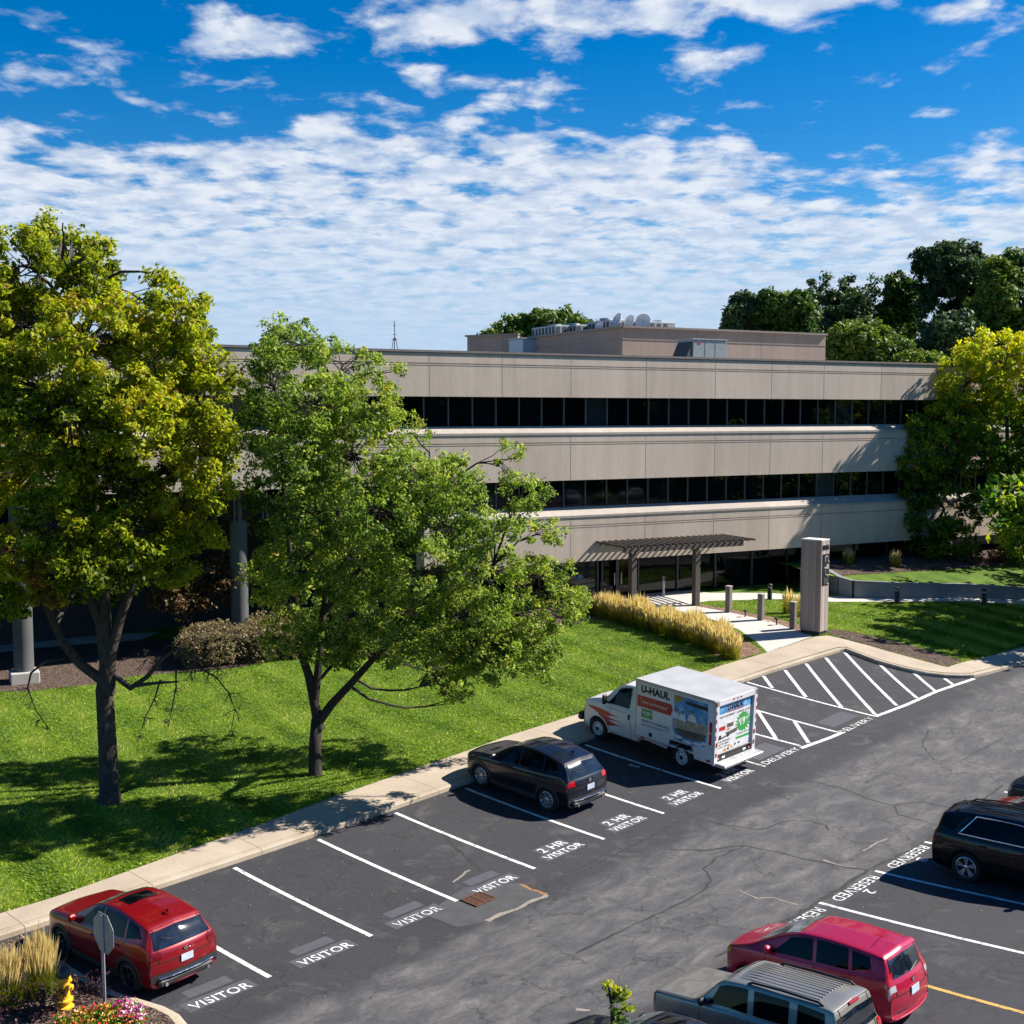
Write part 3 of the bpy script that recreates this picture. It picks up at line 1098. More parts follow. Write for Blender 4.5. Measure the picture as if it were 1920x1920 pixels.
def hvac(name, label, pxc, pyb, Y, w, d, h, louv=True, fans=2, group=None, zb=None):
    p = at(pxc, pyb, Y)
    t = thing(name, label, 'hvac unit', (p.x, p.y, zb if zb is not None else p.z), math.pi / 2 - FAZ, group)
    mb = MB(); mb.box((0, 0, h / 2 + .08), (w, d, h), bev=.03); mb.box((-w * .3, 0, .05), (.15, d, .1)); mb.box((w * .3, 0, .05), (.15, d, .1))
    mb.build('cabinet', GALV, t)
    if louv:
        l = MB(); n = max(3, int(w / .42))
        for k in range(n):
            x = -w / 2 + (k + .5) * w / n
            if k % 4 != 3: l.box((x, -d / 2 - .008, h * .52 + .08), (w / n * .55, .02, h * .7))
        m_ = max(2, int(d / .42))
        for k in range(m_):
            l.box((-w / 2 - .008, -d / 2 + (k + .5) * d / m_, h * .52 + .08), (.02, d / m_ * .55, h * .7))
        l.build('louvre', DGREY, t)
    for k in range(fans):
        f = MB(); f.lathe([(.36, 0), (.40, .05), (.38, .16), (.10, .17)], 18, (-w / 2 + (k + .5) * w / fans, 0, h + .08)); f.build('fan', GALV, t)
    return t


zr = zt - .25
hvac('condenser_unit', 'long pale louvred condenser bank at the left end of the penthouse roof', 1042, 624, 79, 1.9, 3.2, .85, fans=1, zb=zr)
hvac('condenser_unit', 'pale condenser bank between the leftmost bank and the satellite dishes', 1090, 622, 78.5, 2.3, 2.6, .85, fans=2, zb=zr)
hvac('condenser_unit', 'condenser bank with dark louvres standing behind the satellite dishes', 1160, 616, 77, 3.0, 2.6, 1.05, fans=3, zb=zr)
hvac('condenser_unit', 'condenser bank right of the satellite dishes with closely spaced dark louvres', 1222, 616, 77, 2.0, 2.4, .95, fans=2, zb=zr)
p0 = at(1320, 612, 80)
t = thing('duct_run', 'long low grey duct lying along the right half of the penthouse roof', 'duct', (p0.x, p0.y, zr), math.pi / 2 - FAZ)
mb = MB(); mb.box((0, 0, .42), (5.6, .8, .42), bev=.03); mb.build('duct', GALV, t)
mb = MB()
for k in range(7): mb.box((-2.5 + k * .83, 0, .12), (.1, .9, .24))
mb.build('support', DGREY, t)
DISH = plain('white_dish_paint', (.62, .62, .63), .45)
for px, py, Y, r, az, lab in ((1127, 611, 74, .28, 40, 'smallest white satellite dish, leftmost on the penthouse roof'), (1163, 601, 71.4, .42, 62, 'tall narrow looking white satellite dish by the penthouse corner'),
                          (1185, 604, 71.4, .40, 52, 'white satellite dish in the middle between two others'), (1207, 604, 71.6, .46, 18, 'widest white satellite dish, rightmost of the row on the penthouse')):
    p = at(px, py, Y)
    t = thing('satellite_dish', lab, 'satellite dish', (p.x, p.y, zr), R(-az), 'satellite dishes on the penthouse')
    hz = p.z - zr
    M = Matrix.Translation((0, -.12, hz)) @ Matrix.Rotation(R(68), 4, 'X')
    mb = MB(); prof = [(r * k / 8, .55 * r * (k / 8) ** 2 - .2 * r) for k in range(9)]
    mb.lathe([(max(.005, a), z) for a, z in prof] + [(a * .98 + .002, z - .02) for a, z in prof[::-1]], 24, M=M, cap=False); mb.build('reflector', DISH, t, sm=True)
    mb = MB(); mb.tube([(0, 0, 0), (0, 0, hz - .05), (0, -.06, hz)], .035); mb.box((0, 0, .03), (.4, .4, .06)); mb.build('mast', GALV, t)
    mb = MB(); q = M @ Vector((0, 0, r * .75)); mb.tube([M @ Vector((0, -r * .95, .3 * r)), q], .012, 6); mb.box(q, (.06, .06, .09)); mb.build('feed_arm', GALV, t)
# package unit in front of the penthouse
p = at(1316, 668, 67.0)
t = thing('rooftop_unit', 'grey package air conditioner standing on the roof before the brown penthouse wall', 'hvac unit', (p.x, p.y, 13.75), math.pi / 2 - FAZ)
h = 1.15 + .35
mb = MB(); mb.box((0, 0, h / 2 + .1), (2.3, 1.5, h), bev=.03); mb.box((0, 0, .06), (2.1, 1.3, .12)); mb.build('cabinet', plain('grey_unit_paint', (.22, .25, .26), .5, .2), t)
mb = MB(); mb.box((0, 0, h + .13), (2.4, 1.6, .06)); mb.build('lid', GALV, t)
mb = MB(); P = [(-1.15, -.7, .2), (-1.75, -.7, .2), (-1.15, -.7, h), (-1.15, .7, .2), (-1.75, .7, .2), (-1.15, .7, h)]
mb.add(P, [(0, 2, 1), (3, 4, 5), (1, 2, 5, 4), (0, 1, 4, 3)]); mb.build('intake_hood', DGREY, t)
mb = MB()
for x in (-.35, .35): mb.box((x, -.755, h / 2 + .12), (.012, .012, h * .9))
mb.build('panel_seams', DGREY, t)
mb = MB(); mb.box((-.75, -.756, h - .12), (.22, .01, .09)); mb.build('badge', plain('red_badge', (.4, .03, .03), .5), t)
# grey box between the two penthouses, low hatch, antenna mast
p = at(983, 658, 80)
t = thing('mechanical_box', 'pale blue grey metal box between the small and the large penthouse', 'mechanical box', (p.x, p.y, 13.72), math.pi / 2 - FAZ)
hb = at(983, 637, 80).z - 13.72
mb = MB(); mb.box((0, 0, hb / 2), (1.3, 2.0, hb), bev=.04); mb.build('cabinet', plain('pale_blue_metal', (.30, .36, .42), .5, .2), t)
mb = MB(); mb.box((0, 0, hb + .04), (1.42, 2.1, .08)); mb.build('lid', GALV, t)
p = at(835, 655, 66)
t = thing('roof_hatch', 'low flat grey hatch near the edge of the flat roof', 'roof hatch', (p.x, p.y, 13.75), math.pi / 2 - FAZ)
mb = MB(); mb.box((0, 0, .3), (1.1, 1.0, .6)); mb.build('curb', GALV, t)
mb = MB(); mb.box((0, 0, .64), (1.25, 1.1, .08), bev=.02); mb.build('lid', DGREY, t)
p = at(740, 655, 62)
t = thing('antenna_mast', 'thin lattice antenna mast with guy wires on the roof left of centre', 'antenna', (p.x, p.y, 13.75))
zt2 = at(741, 602, 62).z - 13.75
mb = MB(); mb.tube([(0, 0, 0), (0, 0, zt2)], .022, 6)
for k in range(3):
    a = k * 2.1 + .5
    mb.tube([(.35 * math.cos(a), .35 * math.sin(a), 0), (.06 * math.cos(a), .06 * math.sin(a), zt2 * .62)], .018, 5)
mb.build('mast', DGREY, t)
mb = MB()
for z, l in ((.58, .16), (.7, .1), (.9, .07)): mb.tube([(-l, 0, zt2 * z), (l, .05, zt2 * z)], .014, 5)
mb.box((0, 0, zt2 * .6), (.1, .1, .12)); mb.build('antenna_arms', DGREY, t)

# ------------------------------------------------------------------ pergola over the entrance
WOODD = plain('dark_weathered_timber', (.095, .078, .066), .85, var=.35, scale=9, bmp=.3)
t = thing('pergola', 'dark timber entrance pergola of closely set slats on two square posts', 'pergola', (*F0, 0), math.pi / 2 - FAZ)
ZP = 5.02
for tp, yp in ((-4.45, -2.3), (-.75, -2.3)):
    x, y = fac(tp, -yp)
    zb = upper(x, y)
    mb = MB(); mb.box((tp, yp, (zb + ZP - .32) / 2), (.30, .30, ZP - .32 - zb), bev=.02); mb.build('post', WOODD, t)
mb = MB(); mb.box((-1.45, -2.32, ZP - .18), (7.0, .16, .28)); mb.build('beam', WOODD, t)
mb = MB(); mb.box((-1.35, -.06, ZP - .12), (7.6, .08, .14)); mb.build('ledger', WOODD, t)
mb = MB()
for k in range(22):
    mb.box((-5.1 + k * .36, -1.4, ZP + .0), (.06, 2.76, .10))
mb.build('slats', WOODD, t)
# ------------------------------------------------------------------ trees and plants
from mathutils import noise as mnoise

def m_leaf(name, stops, trans=.35, rough=.55, sc=.35):
    """stops: colour ramp over (leaf tint + a slow patchiness over the crown)"""
    m, nt, b = new_mat(name)
    a = nd(nt, 'ShaderNodeAttribute', attribute_name='tint')
    c = ramp(nt, a.outputs['Fac'], stops)
    lk(nt, c, b.inputs['Base Color'])
    b.inputs['Roughness'].default_value = rough
    b.inputs['Specular IOR Level'].default_value = .35
    tr = nd(nt, 'ShaderNodeBsdfTranslucent')
    lk(nt, mixc(nt, .5, c, (.9, 1.0, .25), 'MULTIPLY'), tr.inputs['Color'])
    mx = nd(nt, 'ShaderNodeMixShader'); mx.inputs[0].default_value = trans
    lk(nt, b.outputs[0], mx.inputs[1]); lk(nt, tr.outputs[0], mx.inputs[2])
    lk(nt, mx.outputs[0], nt.nodes['Material Output'].inputs['Surface'])
    return m


def m_bark(name, a, b_):
    m, nt, b = new_mat(name)
    p = objc(nt)
    n = noise(nt, scalev(nt, p, (7, 7, 1.6)), 2.2, 6, .7, .4)
    c = ramp(nt, n, [(.3, a), (.7, b_)])
    lk(nt, c, b.inputs['Base Color'])
    b.inputs['Roughness'].default_value = .95
    b.inputs['Specular IOR Level'].default_value = .15
    bump(nt, b, n, .9, .05)
    return m


BARK = m_bark('grey_brown_bark', (.035, .028, .024), (.105, .088, .076))
BARKD = m_bark('dark_bark', (.022, .018, .016), (.065, .055, .048))
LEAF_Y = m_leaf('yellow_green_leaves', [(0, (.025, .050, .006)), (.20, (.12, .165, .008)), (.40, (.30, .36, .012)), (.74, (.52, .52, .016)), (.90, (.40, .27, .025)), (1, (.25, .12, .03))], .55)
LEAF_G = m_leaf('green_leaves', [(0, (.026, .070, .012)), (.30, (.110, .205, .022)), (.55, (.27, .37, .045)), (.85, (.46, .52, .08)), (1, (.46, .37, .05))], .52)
LEAF_R = m_leaf('fresh_green_leaves', [(0, (.014, .060, .009)), (.36, (.075, .185, .018)), (.6, (.22, .34, .02)), (.8, (.50, .52, .012)), (1, (.64, .58, .014))], .55)
LEAF_D = m_leaf('dark_green_leaves', [(0, (.010, .028, .012)), (.5, (.028, .068, .024)), (1, (.080, .135, .045))], .25)
LEAF_M = m_leaf('mid_green_leaves', [(0, (.018, .055, .008)), (.5, (.070, .140, .014)), (1, (.18, .23, .025))], .32)
LEAF_B = m_leaf('brown_leaves', [(0, (.05, .03, .012)), (.5, (.13, .075, .028)), (1, (.20, .13, .05))], .25)


def leaf_cloud(centres, radii, tints, per, size, seed, flat=.75, droop=.0, jit=.16, elong=2.0):
    """leaves in clumps: returns V, F, T"""
    g = np.random.default_rng(seed)
    n = len(centres)
    cnt = np.maximum(4, (per * g.uniform(.6, 1.4, n)).astype(int))
    idx = np.repeat(np.arange(n), cnt)
    N = len(idx)
    d = g.normal(size=(N, 3)); d /= np.linalg.norm(d, axis=1)[:, None]
    rr = g.random(N) ** (1 / 2.2)
    off = d * rr[:, None] * radii[idx][:, None]
    off[:, 2] *= flat
    off[:, 2] -= droop * np.linalg.norm(off[:, :2], axis=1) ** 2
    C = centres[idx] + off
    # leaf frame: mostly facing outwards and up
    nrm = d * .55 + g.normal(size=(N, 3)) * .55 + np.array([0.0, 0, .55])
    nrm /= np.linalg.norm(nrm, axis=1)[:, None]
    a = np.cross(nrm, g.normal(size=(N, 3))); a /= np.linalg.norm(a, axis=1)[:, None]
    a[:, 2] -= .35; a /= np.linalg.norm(a, axis=1)[:, None]
    bb = np.cross(nrm, a)
    s = size * g.uniform(.6, 1.35, N)[:, None]
    P = np.empty((N, 4, 3))
    P[:, 0] = C - a * s * elong / 2
    P[:, 1] = C + bb * s * .5 + nrm * s * .12
    P[:, 2] = C + a * s * elong / 2 - nrm * s * .15
    P[:, 3] = C - bb * s * .5 + nrm * s * .12
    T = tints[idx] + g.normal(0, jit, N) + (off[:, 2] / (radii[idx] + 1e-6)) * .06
    return P.reshape(-1, 3), np.arange(N * 4).reshape(-1, 4), np.clip(T, 0, 1)


def lobes_px(lobes, Y, ppm=None):
    """(px, py, rx px, ry px, depth offset m, tint) seen in the photo at depth Y -> 3D ellipsoids"""
    out = []
    for px, py, rx, ry, dd, tn in lobes:
        p = at(px, py, Y + dd)
        k = (Y + dd) / FPX
        out.append((p, rx * k, ry * k, tn))
    return out


def tree(name, label, cat, base, lobes, leaf, bark, trunk_r, fork_z, clumps, per, size, crad, seed, group=None, limbs=True, lean=(0, 0), trunk_pts=None, droop=0.0, twig=1.0, tw=None, shell=.62, fill_jit=.10, skel=None, cull=None, top_k=1.0):
    g = np.random.default_rng(seed)
    t = thing(name, label, cat, base, 0, group)
    bx = Vector(base)
    vol = np.array([rx * rx * ry for _, rx, ry, _ in lobes]) ** .72
    vol /= vol.sum()
    C, RR, TT, L = [], [], [], []
    for li, ((p, rx, ry, tn), w) in enumerate(zip(lobes, vol)):
        k = max(3, int(clumps * w))
        d = g.normal(size=(k, 3)); d /= np.linalg.norm(d, axis=1)[:, None]
        r = shell + (1 - shell) * g.random(k) ** .7
        r *= g.uniform(.82, 1.14, k)
        q = d * r[:, None] * np.array([rx, rx, ry])
        C.append(np.array(p - bx) + q); RR.append(crad * g.uniform(.55, 1.25, k))
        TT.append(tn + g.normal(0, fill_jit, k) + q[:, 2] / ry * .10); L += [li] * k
    C = np.vstack(C); RR = np.concatenate(RR); TT = np.concatenate(TT); L = np.array(L)
    if cull is not None:                       # pockets of air through the crown
        keep = np.array([mnoise.noise(Vector(c) * cull[0] + Vector((seed, 0, 0))) > cull[1] for c in C])
        C, RR, TT, L = C[keep], RR[keep], TT[keep], L[keep]
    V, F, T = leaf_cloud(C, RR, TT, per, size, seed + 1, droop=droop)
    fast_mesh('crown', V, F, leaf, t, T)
    # trunk and limbs
    mb = MB()
    tp = [Vector(q) for q in trunk_pts] if trunk_pts else [Vector((0, 0, -.15)), Vector((lean[0] * .3, lean[1] * .3, fork_z * .5)), Vector((lean[0], lean[1], fork_z))]
    n = len(tp)
    fl = [(tp[0], trunk_r * 1.75), (tp[0].lerp(tp[1], .08), trunk_r * 1.28), (tp[0].lerp(tp[1], .25), trunk_r * 1.05)] + [(tp[i], trunk_r * (1 - .16 * i / (n - 1)) * (top_k if i == n - 1 else 1)) for i in range(1, n)]
    mb.tube([a for a, _ in fl], [b for _, b in fl], 12)
    mb.build('trunk', bark, t, sm=True)
    mb = MB()
    if limbs:
        fork = tp[-1]
        # leaders to every lobe, then branchlets to a share of the clumps
        top = max((p - bx for p, *_ in lobes), key=lambda q: q.z)
        lead = [fork.lerp(Vector((fork.x * .4 + top.x * .6, fork.y * .4 + top.y * .6, top.z)), k / 8) for k in range(8)]
        if skel:
            S = [a.lerp(b_, k / 4) for line in skel for a, b_ in zip(line, line[1:]) for k in range(4)]
        else:
            S = lead
            mb.tube(lead, [trunk_r * .8 * (1 - .85 * k / 7) for k in range(8)], 8, cap=False)
        for li, (p, rx, ry, tn) in enumerate(lobes):
            q = p - bx
            start = min(S, key=lambda s: (q - s).length + max(0, s.z - q.z + .25 * (q - s).length) * (.45 if skel else 1.2))
            d = q - start
            far = max(.5, d.length)
            r0 = min(trunk_r * .5, .014 + .022 * far * twig)
            pts = []
            for k in range(7):
                s = k / 6
                m = start.lerp(q, s) + Vector((0, 0, .10 * far * math.sin(math.pi * s))) * (1 if d.z > 0 else -1.6) + Vector(g.normal(0, .05, 3)) * far * .35 * math.sin(math.pi * s)
                pts.append(m)
            mb.tube(pts, [r0 * (1 - .8 * k / 6) + .006 for k in range(7)], 6, cap=False)
            ids = np.where(L == li)[0]
            if cull is not None and len(ids) < .55 * max(3, int(clumps * vol[li])):
                continue
            ids = ids[: max(3, int(len(ids) * .5))]
            for i in ids:
                e = Vector(C[i]); j = random.choice((3, 4, 5, 6)); s = pts[j]
                mid = s.lerp(e, .5) + Vector(g.normal(0, .06, 3)) * (e - s).length
                mb.tube([s, mid, e], [r0 * .32 + .006, r0 * .2 + .005, .005], 4, cap=False)
    if tw: tw(mb)
    if mb.v: mb.build('branches', bark, t, sm=True)
    return t


def deepen(L, cx, R_, D_, seed):
    """give a crown its depth: lobes in front of and behind the trunk, round in plan"""
    g = np.random.default_rng(seed)
    out = []
    for k, (px, py, rx, ry, dd, tn) in enumerate(L):
        m = math.sqrt(max(.06, 1 - ((px - cx) / R_) ** 2)) * D_
        out.append((px, py, rx, ry, -m * g.uniform(.25, .85), tn))
        if k % 2 == 0: out.append((px + g.normal(0, 12), py + 10, rx * .95, ry * .95, m * g.uniform(.25, .85), tn - .08))
    return out


# --- big yellow green tree on the left
b1 = gp(206, 1503, upper)
Y1 = b1[1]
L1 = [(110, 470, 55, 75, 0, .42), (35, 500, 60, 85, .5, .40), (178, 520, 50, 75, -.3, .42), (265, 560, 70, 75, .6, .48), (330, 600, 45, 60, .4, .5), (-60, 560, 90, 110, 0, .5),
      (40, 610, 110, 90, -.8, .62), (165, 640, 110, 95, -.6, .56), (290, 680, 95, 85, -.2, .56), (385, 720, 55, 60, .2, .48), (-80, 730, 110, 110, 0, .45), (60, 730, 110, 80, .2, .3),
      (130, 790, 110, 90, .8, .28), (260, 790, 95, 80, -.9, .55), (370, 830, 70, 80, -.2, .5), (60, 870, 110, 80, -1.8, .66), (-50, 900, 90, 80, -1.2, .62), (130, 900, 60, 70, -1.4, .6),
      (230, 900, 85, 80, .6, .25), (345, 930, 70, 75, -1.3, .64), (410, 900, 35, 55, -.6, .55), (100, 980, 90, 70, -1.0, .35), (260, 1000, 100, 70, -.6, .46), (380, 1010, 50, 50, -.8, .55),
      (30, 1030, 80, 65, -1.2, .86), (-70, 1050, 90, 80, -.5, .5), (180, 1070, 90, 55, .4, .25), (320, 1060, 60, 40, -.4, .55), (90, 1105, 45, 35, -1.2, .93), (10, 1110, 80, 55, .2, .28),
      (118, 418, 22, 34, 0, .42), (38, 438, 24, 34, 0, .42), (178, 458, 18, 32, 0, .42), (288, 512, 24, 26, 0, .5), (440, 700, 25, 35, .4, .52), (425, 770, 40, 45, .4, .5)]


def dead1(mb):
    """bare drooping branches low on the trunk, and the long limb to the left"""
    g = np.random.default_rng(31)
    O = Vector(b1)
    def P(px, py, dd=0): return at(px, py, Y1 + dd) - O
    def limb(pts, r0, r1): mb.tube(pts, [r0 + (r1 - r0) * k / (len(pts) - 1) for k in range(len(pts))], 7, cap=False)
    def twigs(p, d, n, l):
        for _ in range(n):
            e = p + Vector((g.normal(0, .45), g.normal(0, .45), g.normal(-.35, .35))).normalized() * l * g.uniform(.4, 1.2)
            m = p.lerp(e, .5) + Vector(g.normal(0, .07, 3)) * l
            mb.tube([p, m, e], [.012, .008, .004], 4, cap=False)
            for _ in range(2):
                e2 = m + Vector((g.normal(0, .4), g.normal(0, .4), g.normal(-.3, .35))).normalized() * l * .5
                mb.tube([m, e2], [.007, .0035], 4, cap=False)
    limb([P(190, 1275), P(150, 1245, -.2), P(118, 1205, -.3), P(98, 1160, -.4), P(75, 1110, -.4), P(40, 1060, -.4)], .15, .07)
    limb([P(120, 1235, -.2), P(85, 1240, -.6), P(58, 1262, -.8), P(52, 1290, -.9), P(66, 1330, -.9), P(95, 1372, -.9)], .045, .010)
    for q in (P(52, 1290, -.9), P(60, 1315, -.9), P(75, 1350, -.9), P(88, 1365, -.9)): twigs(q, 0, 3, .3)
    limb([P(210, 1262), P(245, 1290, -.2), P(275, 1270, -.5), P(300, 1240, -.6), P(330, 1215, -.7)], .10, .035)
    limb([P(255, 1285, -.3), P(300, 1280, -.6), P(335, 1278, -.8)], .06, .02)
    tips = [[P(300, 1275, -.5), P(290, 1310, -.8), P(272, 1345, -.9), P(262, 1380, -.9)], [P(330, 1255, -.7), P(330, 1290, -.9), P(322, 1330, -1), P(318, 1350, -1)],
            [P(370, 1250, -.8), P(405, 1270, -1), P(430, 1300, -1.1), P(440, 1330, -1.1), P(434, 1370, -1.1)], [P(330, 1215, -.7), P(370, 1235, -.9), P(410, 1255, -1), P(438, 1250, -1)]]
    for tp in tips:
        limb(tp, .028, .007)
        for q in tp: twigs(q, 0, 4, .35)
    for k in range(16):
        q = P(g.uniform(255, 400), g.uniform(1195, 1265), g.uniform(-1, 0)); twigs(q, 0, 3, .45)
    # leaders seen inside the crown
    for pts in ([(204, 1300), (207, 1225), (225, 1160), (248, 1100), (270, 1020), (290, 900)], [(202, 1290), (199, 1200), (195, 1080), (180, 960), (150, 800), (130, 640)], [(203, 1270), (190, 1170), (165, 1110), (140, 1050), (110, 930)]):
        limb([P(*q) for q in pts], .20, .05)


def PX(O, Y, pts): return [at(q[0], q[1], Y + (q[2] if len(q) > 2 else 0)) - Vector(O) for q in pts]
SK1 = [PX(b1, Y1, l) for l in ([(205, 1240), (215, 1180), (245, 1110), (270, 1020), (290, 900), (300, 760)], [(200, 1180), (195, 1080), (180, 960), (150, 800), (130, 640), (110, 500)], [(205, 1180), (165, 1110), (140, 1050), (110, 930), (60, 800), (20, 640)],
    [(190, 1275), (150, 1245), (118, 1205), (98, 1160), (75, 1110), (40, 1060), (-40, 950)], [(245, 1110), (320, 1020), (370, 900), (385, 760)])]
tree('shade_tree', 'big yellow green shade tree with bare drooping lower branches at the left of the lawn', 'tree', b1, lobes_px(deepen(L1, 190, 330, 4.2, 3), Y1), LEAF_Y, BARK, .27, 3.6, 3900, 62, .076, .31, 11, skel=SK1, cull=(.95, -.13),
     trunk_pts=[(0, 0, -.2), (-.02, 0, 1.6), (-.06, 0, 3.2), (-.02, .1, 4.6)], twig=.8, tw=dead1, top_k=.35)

# --- honey locust like tree beside it, leaning and drooping to the right
b2 = gp(591, 1452, upper)
Y2 = b2[1]
L2 = [(545, 640, 65, 45, .3, .5), (640, 680, 70, 45, 0, .55), (500, 700, 55, 55, .5, .4), (715, 700, 40, 35, -.2, .55), (590, 760, 95, 60, -.3, .5), (690, 770, 80, 60, -.6, .6), (500, 800, 60, 70, .2, .35),
      (770, 810, 45, 35, -.3, .62), (560, 850, 90, 70, -.8, .45), (670, 860, 100, 70, -.9, .6), (770, 880, 60, 55, -.2, .5), (960, 860, 30, 45, -.2, .62), (860, 900, 65, 55, -.3, .55), (980, 930, 50, 40, -.4, .55), (930, 985, 60, 35, -.6, .5),
      (500, 940, 60, 70, .2, .28), (590, 960, 85, 70, -.9, .42), (700, 960, 95, 70, -.8, .5), (830, 980, 80, 65, -.2, .38), (1020, 1000, 35, 35, -.6, .6), (560, 1050, 85, 60, -.9, .55), (500, 1080, 40, 50, -.9, .7),
      (670, 1060, 95, 65, -1.2, .58), (790, 1070, 90, 60, -1.0, .5), (910, 1070, 80, 60, -.9, .6), (1010, 1080, 60, 50, -.8, .62), (1065, 1120, 35, 45, -.8, .62), (540, 1140, 70, 60, -.9, .68), (640, 1150, 85, 60, -.9, .45),
      (760, 1150, 85, 50, -1.2, .5), (880, 1150, 80, 50, -1.2, .5), (990, 1160, 60, 45, -1.0, .62), (620, 1210, 60, 40, -.6, .3), (860, 1225, 40, 55, -1.4, .55), (860, 1290, 22, 30, -1.4, .6), (820, 1210, 35, 45, -1.2, .5), (960, 1215, 50, 40, -1.1, .6), (520, 1200, 35, 35, -.8, .65), (1005, 1240, 25, 30, -1, .6), (760, 1218, 75, 42, -1, .55), (845, 1245, 60, 45, -1, .5), (930, 1245, 55, 40, -1, .55), (700, 1195, 65, 40, -1, .5), (1010, 1200, 50, 40, -1, .62), (650, 1225, 40, 30, -.6, .5), (790, 1190, 80, 40, -1, .5), (900, 1200, 70, 40, -1, .55)]


def limbs2(mb):
    O = Vector(b2)
    def P(px, py, dd=0): return at(px, py, Y2 + dd) - O
    def limb(pts, r0, r1): mb.tube([P(*q) for q in pts], [r0 + (r1 - r0) * k / (len(pts) - 1) for k in range(len(pts))], 8, cap=False)
    limb([(600, 1350), (622, 1320, -.2), (655, 1285, -.4), (700, 1235, -.6), (760, 1180, -.8), (850, 1110, -.8), (950, 1040, -.7)], .15, .04)
    limb([(599, 1368), (592, 1330), (580, 1270, 0), (565, 1225, 0), (560, 1160, 0), (545, 1050, 0), (530, 900, .1), (530, 750, .2)], .17, .04)
    limb([(590, 1320), (598, 1240, 0), (605, 1150, 0), (630, 1000, -.2), (650, 850, -.3), (640, 700, -.1)], .13, .04)
    limb([(605, 1150), (680, 1060, -.4), (770, 960, -.4), (840, 910, -.3)], .10, .02)


SK2 = [PX(b2, Y2, l) for l in ([(600, 1350), (622, 1320, -.2), (655, 1285, -.4), (700, 1235, -.6), (760, 1180, -.8), (850, 1110, -.8), (950, 1040, -.7)], [(592, 1330), (580, 1270, 0), (565, 1225, 0), (560, 1160, 0), (545, 1050, 0), (530, 900, .1), (530, 750, .2)],
    [(590, 1320), (598, 1240, 0), (605, 1150, 0), (630, 1000, -.2), (650, 850, -.3), (640, 700, -.1)], [(605, 1150), (680, 1060, -.4), (770, 960, -.4), (840, 910, -.3)])]
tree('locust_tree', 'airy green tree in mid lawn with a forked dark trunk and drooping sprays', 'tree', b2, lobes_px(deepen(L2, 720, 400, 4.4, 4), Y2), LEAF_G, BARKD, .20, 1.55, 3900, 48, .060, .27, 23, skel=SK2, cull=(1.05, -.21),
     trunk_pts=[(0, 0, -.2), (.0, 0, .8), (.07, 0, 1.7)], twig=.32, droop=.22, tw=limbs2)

# --- tree on the right by the building
b3p = fac(25.6, 4.6)
b3 = (b3p[0], b3p[1], terrace(*b3p))
Y3 = b3[1]
L3 = [(1880, 670, 75, 50, 0, .90), (1930, 720, 70, 70, 0, .80), (1815, 715, 55, 45, -.3, .84), (1790, 780, 50, 40, 0, .62), (1880, 780, 60, 55, .4, .65), (1770, 830, 50, 45, -.4, .52), (1720, 800, 25, 25, -.3, .6), (1725, 860, 45, 45, -.3, .5),
      (1690, 870, 28, 28, -.2, .35), (1830, 850, 50, 40, 0, .42), (1900, 870, 45, 50, .3, .4), (1720, 930, 35, 35, 0, .45), (1745, 980, 45, 45, -.2, .38), (1770, 930, 35, 35, 0, .35), (1790, 1010, 40, 35, -.3, .4), (1735, 1030, 28, 25, -.2, .35),
      (1820, 960, 25, 40, .3, .3), (1910, 1000, 35, 60, -.5, .52), (1880, 940, 30, 18, -.3, .5), (1960, 850, 60, 110, 0, .5), (1905, 1050, 25, 18, -.6, .5)]


def limbs3(mb):
    O = Vector(b3)
    def P(px, py, dd=0): return at(px, py, Y3 + dd) - O
    def limb(pts, r0, r1): mb.tube([P(*q) for q in pts], [r0 + (r1 - r0) * k / (len(pts) - 1) for k in range(len(pts))], 7, cap=False)
    limb([(1920, 1010), (1900, 950), (1889, 870), (1888, 780), (1870, 720)], .2, .06)
    limb([(1910, 990), (1880, 945), (1850, 925), (1800, 935), (1760, 960)], .09, .03)
    limb([(1889, 870), (1860, 800), (1835, 760), (1800, 730)], .08, .03)


SK3 = [PX(b3, Y3, l) for l in ([(1920, 1010), (1900, 950), (1889, 870), (1888, 780), (1870, 720)], [(1910, 990), (1880, 945), (1850, 925), (1800, 935), (1760, 960)], [(1889, 870), (1860, 800), (1835, 760), (1800, 730)])]
tree('yellow_topped_tree', 'round tree with yellow top leaves growing close to the right end of the building', 'tree', b3, lobes_px([(a, b_, c * 1.12, d * 1.1, e, f if f > .7 else f * .93) for a, b_, c, d, e, f in L3], Y3), LEAF_R, BARK, .26, 3.0, 1900, 34, .125, .40, 37, skel=SK3, cull=(.7, -.26), twig=.6, tw=limbs3)

# trees out of frame on the right that shade the lawn and the front
for k, (t_, n_, h, r, sd) in enumerate(((37, 4.4, 12.5, 4.0, 5), (46, 4.6, 15, 4.4, 6), (29.5, 57.5, 11.5, 4.3, 8), (37.5, 61.5, 13.5, 4.8, 9), (27.6, 54.6, 10.5, 3.8, 10))):
    x, y = fac(t_, n_) if k < 2 else (t_, n_)
    n_ = 5 if k < 2 else 30
    base = (x, y, terrace(x, y) if n_ < 12 else upper(x, y))
    g = np.random.default_rng(sd)
    lb = [(Vector((x + g.normal(0, r * .42), y + g.normal(0, r * .42), base[2] + h * .62 + g.normal(0, h * .15))), r * .52, h * .17, .45 + .1 * g.normal()) for _ in range(11)]
    tree('shade_tree', ['tall green tree close to the building, just beyond the right edge of the picture', 'green tree farthest along the building past the right edge',
                        'green tree on the lower right lawn casting dappled shade', 'green tree beyond the lower right lawn by the path', 'small green tree at the front edge of the lower right lawn'][k], 'tree', base, lb, LEAF_R, BARK, .24, h * .3, 260, 26, .24, .75, 50 + sd)

